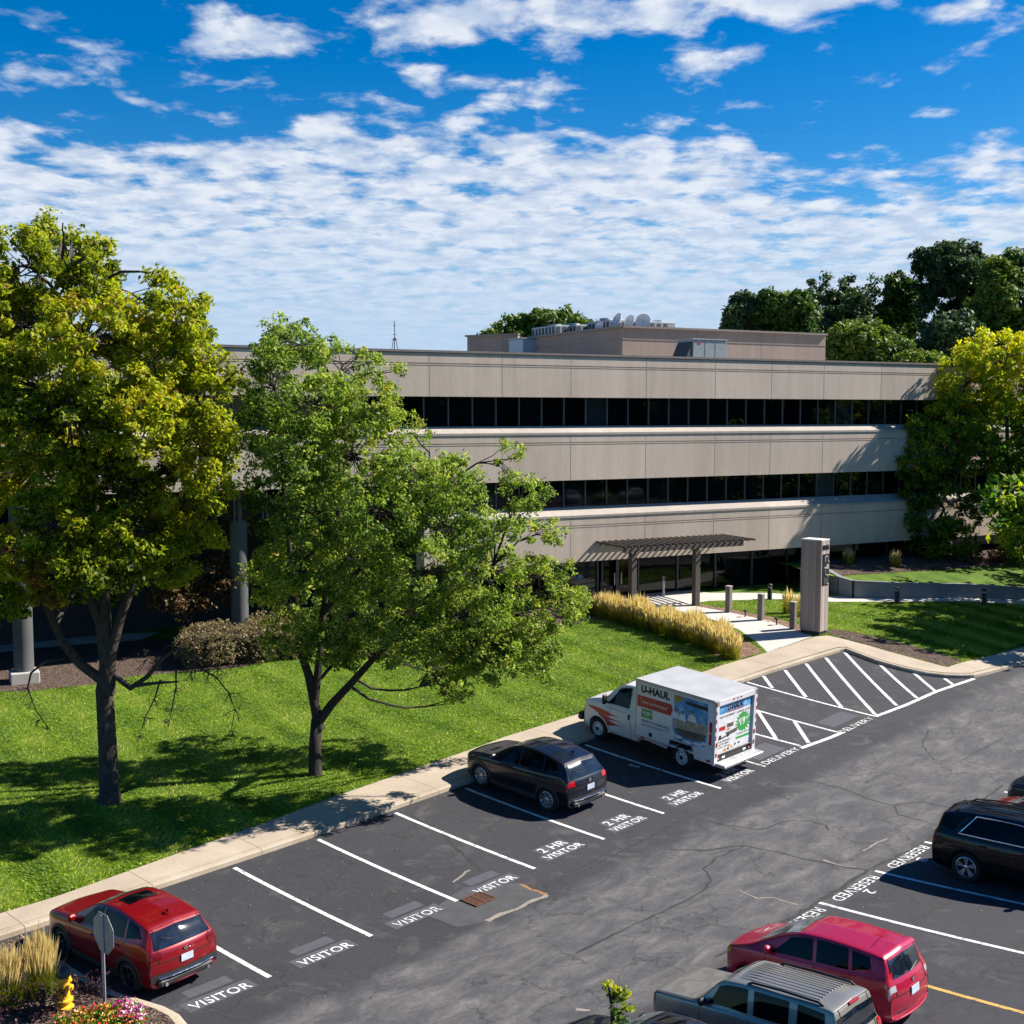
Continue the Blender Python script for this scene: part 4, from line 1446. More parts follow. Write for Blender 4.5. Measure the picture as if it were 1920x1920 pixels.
# --- trees standing behind the building
def back_tree(name, label, px, py, rx, ry, Y, leaf, seed, tint=.45, nl=13, size=.21, spike=0, clumps=620, per=44):
    g = np.random.default_rng(seed)
    rx *= 1.12; ry *= 1.12; py += 14
    lb = []
    for k in range(nl):
        a = g.uniform(0, 6.28); q = g.uniform(.25, .75)
        lb.append((px + rx * q * math.cos(a), py + ry * q * math.sin(a), rx * g.uniform(.32, .5), ry * g.uniform(.32, .5), g.uniform(-2, 2), tint + g.normal(0, .10)))
    for k in range(spike):
        lb.append((px + rx * g.uniform(-.7, .7), py - ry * g.uniform(.6, .95), rx * .14, ry * .3, 0, tint))
    p = at(px, py, Y)
    tree(name, label, 'tree', (p.x, p.y, -.6), lobes_px(lb, Y), leaf, BARKD, .3, max(2, p.z * .45), clumps, per, size, .62, seed, 'trees beyond the building', twig=.5, fill_jit=.13)


pt = at(1022, 650, 112)
tree('round_tree', 'olive green tree showing above the roof behind the condensers', 'tree', (pt.x, pt.y, -.6), lobes_px([(938, 642, 42, 34, 0, .5), (985, 628, 52, 42, 1, .5), (1040, 622, 55, 42, -1, .48), (1092, 630, 45, 34, 0, .6), (1020, 655, 95, 45, 0, .45), (960, 618, 25, 20, 0, .5), (1010, 600, 28, 20, 0, .5), (1060, 602, 30, 18, 0, .6)], 112), LEAF_M, BARKD, .3, 8, 620, 44, .21, .62, 60, 'trees beyond the building', twig=.5, fill_jit=.13)
back_tree('round_tree', 'small dark tree at the left end of the trees behind the building', 1400, 592, 40, 46, 100, LEAF_D, 61, .75)
back_tree('round_tree', 'rounded mid green tree second from left behind the roof', 1475, 602, 66, 62, 98, LEAF_M, 62, .38)
back_tree('airy_tree', 'tall airy grey green tree with sky showing through its crown', 1578, 580, 80, 64, 110, LEAF_D, 63, .8, spike=5, clumps=430, size=.19)
back_tree('bushy_tree', 'light green bushy tree low behind the right part of the roof', 1630, 650, 78, 52, 92, LEAF_M, 64, .62)
back_tree('tall_tree', 'narrow green tree between the airy tree and the dark wood', 1685, 560, 42, 60, 112, LEAF_M, 65, .3, spike=2)
back_tree('tall_tree', 'tallest dark tree with a jagged top behind the building', 1790, 560, 88, 92, 104, LEAF_D, 66, .6, 14, spike=7, clumps=800)
back_tree('bushy_tree', 'blue green bushy tree under the tallest dark tree', 1770, 635, 70, 50, 96, LEAF_D, 67, .95)
back_tree('tall_tree', 'olive tree at the far right edge behind the yellow topped tree', 1905, 560, 70, 90, 98, LEAF_M, 68, .6, 10, spike=4)
back_tree('bushy_tree', 'yellowish low bush crown just above the right end of the roof', 1725, 672, 42, 26, 90, LEAF_M, 69, .75, 6)
back_tree('tall_tree', 'dark tree filling the gap above the right end of the roof', 1850, 640, 70, 60, 108, LEAF_D, 70, .5)

# --- small ornamental tree with rusty leaves in the bed
b4 = gp(352, 1216, upper)
L4 = [(330, 1085, 55, 30, -.3, .6), (400, 1080, 45, 30, 0, .45), (350, 1130, 55, 25, -.3, .55), (430, 1100, 25, 40, .2, .5), (300, 1110, 30, 25, 0, .7), (385, 1040, 40, 30, .3, .3)]
tree('ornamental_tree', 'small leaning ornamental tree with rusty brown leaves in front of the hedge', 'tree', b4, lobes_px(L4, b4[1]), LEAF_B, BARKD, .10, 1.6, 170, 30, .10, .40, 71,
     trunk_pts=[(0, 0, -.1), (.2, 0, .9), (.45, 0, 1.9)], twig=.6)

# --- young tree whose tip rises into the bottom of the picture
Y5 = 14.0
tipp = at(1155, 1840, Y5)
zg5 = lot(tipp.x, Y5)
L5 = [(1138, 1848, 7, 8, 0, .8), (1158, 1856, 8, 10, 0, .7), (1173, 1858, 5, 6, 0, .7), (1145, 1872, 10, 9, 0, .55), (1168, 1876, 8, 8, 0, .6), (1152, 1892, 12, 10, 0, .5), (1178, 1892, 9, 9, 0, .7), (1158, 1912, 16, 12, 0, .5), (1160, 1945, 30, 22, 0, .5), (1150, 1990, 50, 30, 0, .45)]
t5 = tree('young_tree', 'tip of a slender young tree with small glossy yellow green leaves', 'tree', (tipp.x, Y5, zg5), lobes_px(L5, Y5), LEAF_R, BARK, .045, 1.8, 75, 16, .030, .075, 81, twig=.12, shell=.2)

# --- clipped hedge, brownish
def blob_leaves(name, boxes, per_m3, size, leaf, tint, parent=None, seed=1, jit=.2, elong=1.6):
    g = np.random.default_rng(seed)
    Cs = []
    for (x, y, z), (dx, dy, dz), rz in boxes:
        n = int(dx * dy * dz * per_m3)
        q = g.uniform(-.5, .5, (n, 3))
        # push towards the skin
        ax = g.integers(0, 3, n); sg = np.sign(q[np.arange(n), ax]); m = g.random(n) < .65
        q[np.arange(n)[m], ax[m]] = sg[m] * g.uniform(.42, .53, m.sum())
        q *= np.array([dx, dy, dz])
        q[:, 2] += .06 * np.sin(q[:, 0] * 3) + g.normal(0, .035, n)
        c, s = math.cos(rz), math.sin(rz)
        Cs.append(np.stack([x + q[:, 0] * c - q[:, 1] * s, y + q[:, 0] * s + q[:, 1] * c, z + q[:, 2]], 1))
    C = np.vstack(Cs)
    V, F, T = leaf_cloud(C, np.full(len(C), size * 1.6), np.clip(tint + g.normal(0, jit, len(C)), 0, 1), 4, size, seed + 3, elong=elong)
    return fast_mesh(name, V, F, leaf, parent, T)


LEAF_H = m_leaf('brownish_hedge_leaves', [(0, (.06, .065, .018)), (.4, (.16, .125, .055)), (.75, (.28, .215, .115)), (1, (.36, .28, .15))], .3)
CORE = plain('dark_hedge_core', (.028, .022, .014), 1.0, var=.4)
hb = gp(385, 1252, upper)
he = gp(500, 1238, upper)
hr = math.atan2(FD[1], FD[0])
hc = Vector(((hb[0] + he[0]) / 2 + .2, (hb[1] + he[1]) / 2 + 1.6, 0))
zh = upper(hc.x, hc.y)
t = thing('hedge', 'clipped low hedge with brown dried tops in the bed under the columns', 'hedge', (0, 0, 0))
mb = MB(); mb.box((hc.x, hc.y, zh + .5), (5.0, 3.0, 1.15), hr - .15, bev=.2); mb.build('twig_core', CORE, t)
hbx = [((hc.x, hc.y, zh + .55), (5.3, 3.2, 1.2), hr - .15)]
for hx, hy, hz, hs in ((-2.4, -.6, .55, 1.3), (-1.5, .6, .95, 1.5), (-.3, -.3, .9, 1.6), (.9, .7, 1.05, 1.5), (2.0, -.2, .85, 1.5), (2.7, .8, .6, 1.3), (.3, -1.3, .5, 1.3), (-1.6, -1.4, .45, 1.1), (1.7, -1.4, .4, 1.1)):
    hbx.append(((hc.x + hx * math.cos(hr) - hy * math.sin(hr), hc.y + hx * math.sin(hr) + hy * math.cos(hr), zh + hz), (hs, hs * .9, .8), hr + hx))
blob_leaves('foliage', hbx, 430, .050, LEAF_H, .62, t, 5, jit=.24)

# --- feather reed grass: a row of separate clumps along the walkway
GRASSM = m_leaf('ornamental_grass_blades', [(0, (.14, .18, .015)), (.4, (.36, .32, .03)), (.7, (.56, .42, .06)), (1, (.66, .5, .16))], .55)
PLUME = m_leaf('straw_plumes', [(0, (.60, .45, .22)), (.5, (.78, .62, .36)), (1, (.86, .74, .5))], .55)


def reed(name, label, base, h, r, seed, group=None, nb=420, npl=120, tint=.5, scale=1.0):
    g = np.random.default_rng(seed)
    t = thing(name, label, 'ornamental grass', base, 0, group)
    def blades(n, r0, r1, h0, h1, w, tn, plume=False):
        V, F, T = [], [], []
        for i in range(n):
            a = g.uniform(0, 6.28); q = r0 * 1.5 * math.sqrt(g.random()); b = a + g.normal(0, .9)
            hh = g.uniform(h0, h1) * (1.1 - .35 * q / r0 / 1.5); sp = r1 * g.uniform(.1, .8)
            p0 = np.array([q * math.cos(a), q * math.sin(a), 0]); d = np.array([math.cos(b), math.sin(b), 0])
            sd = np.array([-d[1], d[0], 0]) * w * g.uniform(.7, 1.3)
            tt = tn + g.normal(0, .15)
            if not plume:
                p1 = p0 + d * sp * .35 + np.array([0, 0, hh * .6]); p2 = p0 + d * sp + np.array([0, 0, hh])
                o = len(V); V += [p0 - sd, p0 + sd, p1 + sd * .8, p1 - sd * .8, p2 + sd * .15, p2 - sd * .15]
                F += [(o, o + 1, o + 2, o + 3), (o + 3, o + 2, o + 4, o + 5)]; T += [tt - .25, tt + .15]
            else:
                p1 = p0 + d * sp * .6 + np.array([0, 0, hh * .62]); p2 = p0 + d * sp + np.array([0, 0, hh])
                m = (p1 + p2) / 2
                o = len(V); V += [p1 - sd * .4, m - sd * 1.6, p2, m + sd * 1.6]; F += [(o, o + 1, o + 2, o + 3)]; T += [tt]
                up = np.array([0, 0, 1.0]); s2 = np.cross(up, sd); s2 = s2 / np.linalg.norm(s2) * w
                o = len(V); V += [p1 - s2 * .4, m - s2 * 1.6, p2, m + s2 * 1.6]; F += [(o, o + 1, o + 2, o + 3)]; T += [tt]
        return V, F, np.clip(T, 0, 1)
    V, F, T = blades(nb, r * .5, r, h * .35, h * .78, .009 * scale, tint)
    fast_mesh('blades', V, F, GRASSM, t, T)
    V, F, T = blades(npl, r * .4, r * .8, h * .75, h * 1.05, .011 * scale, .55, True)
    fast_mesh('plumes', V, F, PLUME, t, T)
    return t


gb = [(1368, 1234), (1342, 1222), (1316, 1213), (1290, 1203), (1264, 1195), (1238, 1186), (1212, 1178), (1186, 1171), (1160, 1164), (1134, 1158), (1108, 1153), (1352, 1212), (1300, 1196), (1250, 1180), (1200, 1165), (1150, 1152)]
first = None
for k, (px, py) in enumerate(gb):
    x, y, z = gp(px, py, upper)
    lab = 'straw topped ornamental grass clump in the row along the entrance walkway'
    if k == 0:
        first = [reed('ornamental_grass', lab, (x, y, z), 1.25, .52, 90 + i, 'grass clumps along the entrance walkway', 480, 330, .40, 1.3) for i in range(4)]
        o = first[0]
        # the second prototype goes to the second place
        continue
    o = first[k] if k < 4 else copy_tree(first[k % 4])
    o.location = (x, y, z); o.rotation_euler = (0, 0, k * 1.37); s = .92 + .16 * ((k * 7) % 5) / 4
    o.scale = (s, s, s)
for px, py, h, lab in ((1478, 1150, 1.3, 'thin straw grass clump between the timber posts left of the sign pillar'), (1497, 1156, 1.2, 'thin straw grass clump touching the left side of the sign pillar')):
    x, y, z = gp(px, py, upper)
    reed('ornamental_grass', lab, (x, y, z), h, .3, 96 + px % 7, None, 160, 60, .5, 1.3)
for px, py, h, lab in ((1590, 1066, .9, 'small dry grass tuft in the dark bed left of the right lawn'), (1678, 1062, 1.0, 'small dry grass tuft in front of the dark windows, right of the sign pillar')):
    p = at(px, py, 64.5)
    reed('ornamental_grass', lab, (p.x, p.y, terrace(p.x, p.y)), h, .35, 98 + px % 5, None, 140, 50, .6, 1.5)
# planter grasses bottom left
for px, py, h, r_, lab in ((76, 1868, 1.35, .36, 'tall straw plumed grass clump beside the yellow hydrant'), (20, 1884, 1.2, .34, 'straw plumed grass clump at the left edge of the planter')):
    x, y, z = gp(px, py, lot, .15)
    reed('ornamental_grass', lab, (x, y, z), h, r_, 120 + px, None, 420, 420, .10, .55)
# low shrubs in the right planting bed
LEAF_RED = m_leaf('rusty_shrub_leaves', [(0, (.05, .02, .012)), (.5, (.12, .055, .03)), (1, (.20, .12, .05))], .15)
for k, (tt, nn) in enumerate(((18.5, 2.1), (20.2, 2.4), (21.8, 2.0), (23.4, 2.5))):
    x, y = fac(tt, nn)
    o = blob_leaves('shrub', [((0, 0, .3), (.9, .9, .6), .3 * k)], 500, .07, LEAF_RED, .5, None, 130 + k)
    o.location = (x, y, terrace(x, y))
    tag(o, ['rusty low shrub, leftmost in the bed under the yellow topped tree', 'rusty low shrub second from left in the bed on the right', 'rusty low shrub third from left in the bed on the right', 'rusty low shrub at the right end of the row in the bed'][k], 'shrub', 'rusty shrubs by the building')


# flowers
def flowers(name, label, pts, seed, petals, leafm, n=700, hz=.22):
    g = np.random.default_rng(seed)
    xs = np.array([p[:2] for p in pts]); c = xs.mean(0)
    t = thing(name, label, 'flower bed', (c[0], c[1], pts[0][2]))
    A = []
    while len(A) < n:
        i, j = g.integers(0, len(pts), 2); s = g.random()
        q = xs[i] * s + xs[j] * (1 - s); q = q * .8 + c * .2 + g.normal(0, .06, 2)
        A.append((q[0] - c[0], q[1] - c[1], hz * g.uniform(.3, 1)))
    A = np.array(A)
    V, F, T = leaf_cloud(A, np.full(n, .06), np.full(n, .5), 4, .035, seed + 1, elong=1.4)
    fast_mesh('foliage', V, F, leafm, t, T)
    for nm, mt, k0, k1 in petals:
        B_ = A[int(n * k0):int(n * k1)].copy(); B_[:, 2] += .05
        V, F, T = leaf_cloud(B_, np.full(len(B_), .035), np.full(len(B_), .5), 3, .034, seed + 5, elong=1.2)
        fast_mesh(nm, V, F, mt, t, T)
    return t


PINK = plain('magenta_petals', (.55, .03, .25), .5, var=.4, scale=30); WHITEP = plain('white_petals', (.75, .72, .72), .5); REDP = plain('red_petals', (.50, .03, .03), .5, var=.4, scale=30); ORANGE = plain('orange_petals', (.50, .18, .02), .5, var=.4, scale=30)
flowers('flower_bed', 'pink and white flower patch in the mulch bed behind the mid lawn tree', [gp(px, py, upper) for px, py in ((596, 1222), (640, 1212), (708, 1206), (700, 1196), (610, 1208))], 140, [('pink_flowers', PINK, 0, .3), ('white_flowers', WHITEP, .3, .45)], LEAF_G, 420, .3)

# --- the mown grass itself: short blades nobody could count
def inside(P, poly):
    x, y = P[:, 0], P[:, 1]; r = np.zeros(len(P), bool)
    n = len(poly)
    for i in range(n):
        (x0, y0), (x1, y1) = poly[i], poly[(i + 1) % n]
        c = ((y0 > y) != (y1 > y))
        with np.errstate(divide='ignore', invalid='ignore'):
            r ^= c & (x < (x1 - x0) * (y - y0) / (y1 - y0 + 1e-12) + x0)
    return r


g = np.random.default_rng(404)
N = 380000
U_ = g.uniform(-14, 46, N); Vv = np.where(U_ > 27, 0.5, 6.2) + (g.random(N) ** 1.35) * 20
P = np.stack([OX + U_ * SU - Vv * CU, OY + U_ * CU + Vv * SU], 1)
ok = (np.abs(P[:, 0]) < P[:, 1] * .46) & inside(P, raised) & ~inside(P, SIDEPOLY)
tt = (P[:, 0] - F0[0]) * FN[0] + (P[:, 1] - F0[1]) * FN[1]
ok &= tt > .6
kd_ = np.array(kerb)
near = np.full(len(P), 9.0)
for i in range(len(kd_) - 1):
    a_, ab_ = kd_[i], kd_[i + 1] - kd_[i]
    q_ = np.clip(((P - a_) @ ab_) / max(1e-9, ab_ @ ab_), 0, 1)
    near = np.minimum(near, np.hypot(*(P - a_ - q_[:, None] * ab_).T))
ok &= near > .8
for q in NOGRASS: ok &= ~inside(P, q)
ok &= ~inside(P, TERRPOLY)
P = P[ok]
Z = np.array([upper(x, y) for x, y in P])
n = len(P)
d1, d2 = np.array([math.cos(R(38)), math.sin(R(38))]), np.array([math.cos(R(-50)), math.sin(R(-50))])
st = np.sin(P @ d1 * 2 * math.pi / 2.1 + .6 * np.sin(P @ d2 * .5))
low = sum(np.sin(P[:, 0] * a + P[:, 1] * b_ + c) for a, b_, c in ((.9, .5, 0), (-.6, 1.1, 2), (1.7, -1.3, 4), (2.6, 1.9, 1), (-3.4, 2.7, 3), (4.4, 3.1, 5))) / 6
a = g.uniform(0, 6.28, n); w = g.uniform(.014, .030, n); h = g.uniform(.03, .068, n)
ln = .05 * np.sign(st)[:, None] * d1 + g.normal(0, .035, (n, 2))
off = np.stack([np.cos(a) * w, np.sin(a) * w], 1)
VV = np.empty((n, 3, 3))
VV[:, 0, :2] = P - off; VV[:, 1, :2] = P + off; VV[:, 2, :2] = P + ln
VV[:, 0, 2] = VV[:, 1, 2] = Z - .005; VV[:, 2, 2] = Z + h
T = np.clip(.50 + .19 * st + .30 * low + g.normal(0, .13, n), 0, 1)
LAWNM = m_leaf('mown_grass_blades', [(0, (.035, .080, .005)), (.28, (.13, .225, .008)), (.52, (.27, .385, .018)), (.8, (.42, .49, .05)), (1, (.52, .46, .15))], .42)
o = fast_mesh('grass_blades', VV.reshape(-1, 3), np.arange(n * 3).reshape(-1, 3), LAWNM, None, T)
tag(o, 'short mown green grass covering the lawns on both sides of the entrance', 'grass', kind='stuff')

# a far wood away to the right, seen mirrored in the windows
g = np.random.default_rng(77)
A_ = g.uniform(R(92), R(146), 5200); D_w = g.uniform(128, 142, 5200)
Cw = np.stack([8 + D_w * np.sin(A_), 58 + D_w * np.cos(A_), -.7 + 25 * g.random(5200) ** .8 * (.8 + .2 * np.sin(A_ * 40))], 1)
Vw, Fw, Tw = leaf_cloud(Cw, np.full(5200, 1.9), np.clip(.4 + g.normal(0, .2, 5200), 0, 1), 9, 1.0, 78)
o = fast_mesh('far_wood', Vw, Fw, LEAF_D, None, Tw)
tag(o, 'dark wood far away to the right, mirrored in the upper windows', 'wood', kind='stuff')
# ------------------------------------------------------------------ vehicles
def m_car(name, col, metal=.35, rough=.32, coat=1.0):
    m, nt, b = new_mat(name)
    p = objc(nt)
    n = noise(nt, p, 1.2, 3)
    fl = noise(nt, p, 300, 1)
    c = mixc(nt, .15, col, ramp(nt, n, [(.3, [k * .7 for k in col]), (.7, [min(1, k * 1.25) for k in col])]))
    lk(nt, c, b.inputs['Base Color'])
    b.inputs['Metallic'].default_value = metal
    b.inputs['Roughness'].default_value = rough
    b.inputs['Coat Weight'].default_value = coat
    b.inputs['Coat Roughness'].default_value = .03
    if metal == 0: b.inputs['Specular IOR Level'].default_value = .2
    return m


CAR_RED = m_car('deep_red_metallic_paint', (.21, .002, .006), .3, .3, .7)
CAR_CRIM = m_car('crimson_paint', (.36, .005, .035), .2, .3, .7)
CAR_NAVY = m_car('dark_navy_paint', (.0018, .0034, .012), .0, .4, .75)
CAR_BLACK = m_car('black_paint', (.0018, .002, .003), 0, .4, .6)
CAR_TAUPE = m_car('taupe_metallic_paint', (.27, .25, .215), .5, .38)
CAR_SILVER = m_car('silver_paint', (.42, .43, .45), .6)
CAR_WHITE = plain('white_truck_paint', (.62, .62, .63), .4, 0, .06, 2, .5, .4)
GLS, nt, b = new_mat('dark_car_glass')
lk(nt, ramp(nt, noise(nt, objc(nt), 3, 3), [(.35, (.001, .0015, .002)), (.65, (.005, .007, .009))]), b.inputs['Base Color'])
b.inputs['Roughness'].default_value = .03; b.inputs['IOR'].default_value = 1.28
GLR, nt, b = new_mat('rear_window_glass')
lk(nt, ramp(nt, noise(nt, objc(nt), 3, 3), [(.35, (.002, .004, .008)), (.65, (.012, .018, .028))]), b.inputs['Base Color'])
b.inputs['Roughness'].default_value = .04; b.inputs['IOR'].default_value = 1.7
GLW, nt, b = new_mat('pale_windscreen_glass')
lk(nt, ramp(nt, noise(nt, objc(nt), 2.5, 4), [(.4, (.02, .03, .032)), (.6, (.16, .19, .19))]), b.inputs['Base Color'])
b.inputs['Roughness'].default_value = .05
TRIM = plain('black_plastic_trim', (.018, .018, .019), .6, bmp=.1)
TYRE = plain('tyre_rubber', (.014, .014, .015), .85)
ALLOY = plain('silver_alloy', (.55, .56, .58), .32, .85)
DALLOY = plain('dark_alloy', (.06, .06, .065), .35, .7)
CHROME = plain('chrome', (.75, .75, .76), .12, 1.0)
LAMPR, nt, b = new_mat('red_lamp_lens')
b.inputs['Base Color'].default_value = (.36, .006, .008, 1); b.inputs['Roughness'].default_value = .12; b.inputs['Coat Weight'].default_value = 1
DARKLAMP, nt, b = new_mat('smoked_red_lamp_lens')
b.inputs['Base Color'].default_value = (.10, .004, .006, 1); b.inputs['Roughness'].default_value = .12
LAMPW = plain('clear_lamp_lens', (.55, .56, .58), .12, .3, coat=1.0)
LAMPO = plain('amber_lens', (.55, .16, .01), .15, coat=1.0)
PLATE = plain('pale_number_plate', (.46, .52, .62), .5)
WELL = plain('dark_wheel_well', (.006, .006, .006), .95)


def pchip(xs, ys, q):
    xs = np.asarray(xs, float); ys = np.asarray(ys, float)
    h = np.diff(xs); d = np.diff(ys) / h
    m = np.zeros(len(xs)); m[0] = d[0]; m[-1] = d[-1]
    for i in range(1, len(xs) - 1):
        if d[i - 1] * d[i] <= 0: m[i] = 0
        else:
            w1 = 2 * h[i] + h[i - 1]; w2 = h[i] + 2 * h[i - 1]
            m[i] = (w1 + w2) / (w1 / d[i - 1] + w2 / d[i])
    k = np.clip(np.searchsorted(xs, q) - 1, 0, len(h) - 1)
    t = (q - xs[k]) / h[k]
    return ((1 + 2 * t) * (1 - t) ** 2 * ys[k] + t * (1 - t) ** 2 * h[k] * m[k] + t * t * (3 - 2 * t) * ys[k + 1] + t * t * (t - 1) * h[k] * m[k + 1])


class Shell:
    """body surface from a table of stations (x, top, belt, half width, bottom), front to rear"""
    def __init__(s, tab, tumble=.36, bow_f=.26, bow_r=.12, sub=7, roof_r=.08, crown=.025, xf=1.35, xr=-1.35, squareness=1.0):
        T = np.array(tab, float)
        key = np.concatenate([[0], np.cumsum(np.hypot(np.diff(T[:, 0]), np.diff(T[:, 1])) + .01)])
        q = np.concatenate([np.linspace(key[i], key[i + 1], sub, endpoint=False) for i in range(len(key) - 1)] + [[key[-1]]])
        s.q = q; s.sub = sub
        x, zt, zb, w, z0 = [pchip(key, T[:, i], q) for i in range(5)]
        zb = np.minimum(zb, zt - .008)
        gh = np.maximum(zt - zb, 0)
        hb = zb - z0
        pts = []
        def add(y, z): pts.append(np.stack([y, z], 1))
        add(0 * w, z0); add(.80 * w, z0); add(.93 * w, z0 + .04); add(.975 * w, z0 + .22 * hb); add(1.0 * w, z0 + .52 * hb); add(.998 * w, z0 + .80 * hb)
        add(.965 * w, z0 + .97 * hb)
        yb = .935 * w
        add(yb, zb + .05 * gh)
        y8 = yb - tumble * gh * .86 - .05 * np.minimum(1, gh * 8) * (1 - np.minimum(1, gh * 2)) - .02
        add(y8, zb + .84 * gh)
        add(y8 - .035 - roof_r * .5, zb + .955 * gh); add((y8 - .06) * .62, zt - .003); add(0 * w, zt + crown * np.minimum(1, gh * 4))
        s.keyq = np.arange(len(pts))
        P = np.stack(pts, 1)                      # stations x points x (y, z)
        # densify across
        ks = []
        seg = [3, 2, 3, 4, 4, 3, 2, 6, 3, 4, 5]
        tq = np.concatenate([np.linspace(i, i + 1, n, endpoint=False) for i, n in enumerate(seg)] + [[len(seg)]])
        s.tq = tq
        D = np.empty((len(q), len(tq), 3))
        k0 = np.clip(tq.astype(int), 0, len(pts) - 2); f = (tq - k0)[None, :, None]
        A = P[:, np.maximum(k0 - 1, 0)]; B_ = P[:, k0]; C = P[:, k0 + 1]; E_ = P[:, np.minimum(k0 + 2, len(pts) - 1)]
        tens = .5 * .8
        m0 = (C - A) * tens; m1 = (E_ - B_) * tens
        H = (2 * f ** 3 - 3 * f ** 2 + 1) * B_ + (f ** 3 - 2 * f ** 2 + f) * m0 + (-2 * f ** 3 + 3 * f ** 2) * C + (f ** 3 - f ** 2) * m1
        H[:, :, 0] = np.maximum(H[:, :, 0], 0); H[:, 0, 0] = 0; H[:, -1, 0] = 0
        D[:, :, 1:] = H
        kf = np.clip((x - xf) / (x.max() - xf), 0, 1) ** 2; kr = np.clip((xr - x) / (xr - x.min()), 0, 1) ** 1.5
        yn = (H[:, :, 0] / w.max()) ** 2
        D[:, :, 0] = x[:, None] - bow_f * kf[:, None] * yn + bow_r * kr[:, None] * yn
        s.D = D; s.x, s.zt, s.zb, s.w, s.z0 = x, zt, zb, w, z0
        Nn = np.cross(np.gradient(D, axis=0), np.gradient(D, axis=1))
        L = np.linalg.norm(Nn, axis=2, keepdims=True); L[L < 1e-9] = 1
        Nn /= L
        c = D - np.array([0, 0, .6])
        flip = np.sign((Nn * c).sum(2, keepdims=True)); flip[flip == 0] = 1
        s.N = Nn * flip
        s.xf, s.xr = xf, xr

    def grid(s, q0, q1, t0, t1, off, mirror=True, n=None):
        """sub-surface by station index range (in table rows) and cross-section range, lifted by off; both sides"""
        i0, i1 = int(round(q0 * s.sub)), int(round(q1 * s.sub))
        J = [j for j, t in enumerate(s.tq) if t0 - 1e-6 <= t <= t1 + 1e-6]
        P = s.D[i0:i1 + 1][:, J] + s.N[i0:i1 + 1][:, J] * off
        return P

    def body(s, name, mat, parent, arches, ra):
        D = s.D
        n, m = D.shape[:2]
        V = np.concatenate([D.reshape(-1, 3), (D * np.array([1, -1, 1])).reshape(-1, 3)])
        def cut(c):
            return any((c[0] - ax) ** 2 + (c[2] - az) ** 2 < ra ** 2 and abs(c[1]) > .45 for ax, az in arches)
        F = []
        for i in range(n - 1):
            for j in range(m - 1):
                a, b_, c, d = i * m + j, i * m + j + 1, (i + 1) * m + j + 1, (i + 1) * m + j
                cen = (D[i, j] + D[i, j + 1] + D[i + 1, j] + D[i + 1, j + 1]) / 4
                if cut(cen): continue
                F.append((a, d, c, b_)); o = n * m
                F.append((a + o, b_ + o, c + o, d + o))
        for i in (0, n - 1):
            L = [i * m + j for j in range(m)] + [n * m + i * m + j for j in range(m - 2, 0, -1)]
            F.append(tuple(L if i == 0 else L[::-1]))
        me = bpy.data.meshes.new(name)
        me.from_pydata([tuple(v) for v in V], [], F)
        bm = bmesh.new(); bm.from_mesh(me)
        bmesh.ops.remove_doubles(bm, verts=bm.verts[:], dist=.0008)
        bmesh.ops.recalc_face_normals(bm, faces=bm.faces[:])
        for f in bm.faces: f.smooth = True
        bm.to_mesh(me); bm.free()
        me.materials.append(mat)
        try: me.set_sharp_from_angle(angle=R(38))
        except Exception: pass
        o = bpy.data.objects.new(name, me); COL.objects.link(o); o.parent = parent
        return o

    def patch(s, name, mat, parent, q0, q1, t0, t1, off=.008, side=0):
        """side 0: across the top (both halves joined), +1 / -1: one side only"""
        P = s.grid(q0, q1, t0, t1, off)
        if side == 0:
            P = np.concatenate([P, (P * np.array([1, -1, 1]))[:, ::-1][:, 1:]], axis=1)
        else:
            P = P * np.array([1, side, 1])
        n, m = P.shape[:2]
        mb = MB()
        F = [(i * m + j, i * m + j + 1, (i + 1) * m + j + 1, (i + 1) * m + j) for i in range(n - 1) for j in range(m - 1)]
        if side == -1: pass
        mb.add([tuple(p) for p in P.reshape(-1, 3)], F)
        return mb.build(name, mat, parent, sm=True)

    def side_at(s, x, z):
        """y of the side at (x, z)"""
        i = np.argmin(np.abs(s.x - x) + (np.abs(s.zt - s.zt.max()) > 9) * 0)
        c = s.D[i]
        k = np.searchsorted(-s.x, -x)
        k = min(max(k, 1), len(s.x) - 1)
        f = (s.x[k - 1] - x) / max(1e-6, s.x[k - 1] - s.x[k])
        c = s.D[k - 1] * (1 - f) + s.D[k] * f
        j0 = next(j for j, t in enumerate(s.tq) if t >= 2)
        zz = c[j0:-6, 2]; yy = c[j0:-6, 1]
        return float(np.interp(z, zz, yy))

    def top_at(s, x, y):
        k = min(max(np.searchsorted(-s.x, -x), 1), len(s.x) - 1)
        f = (s.x[k - 1] - x) / max(1e-6, s.x[k - 1] - s.x[k])
        c = s.D[k - 1] * (1 - f) + s.D[k] * f
        j = next(j for j, t in enumerate(s.tq) if t >= 8)
        return float(np.interp(y, c[j:, 1][::-1], c[j:, 2][::-1]))

    def belt(s, x):
        k = min(max(np.searchsorted(-s.x, -x), 1), len(s.x) - 1)
        f = (s.x[k - 1] - x) / max(1e-6, s.x[k - 1] - s.x[k])
        g = lambda a: a[k - 1] * (1 - f) + a[k] * f
        return g(s.zb), g(s.zt)

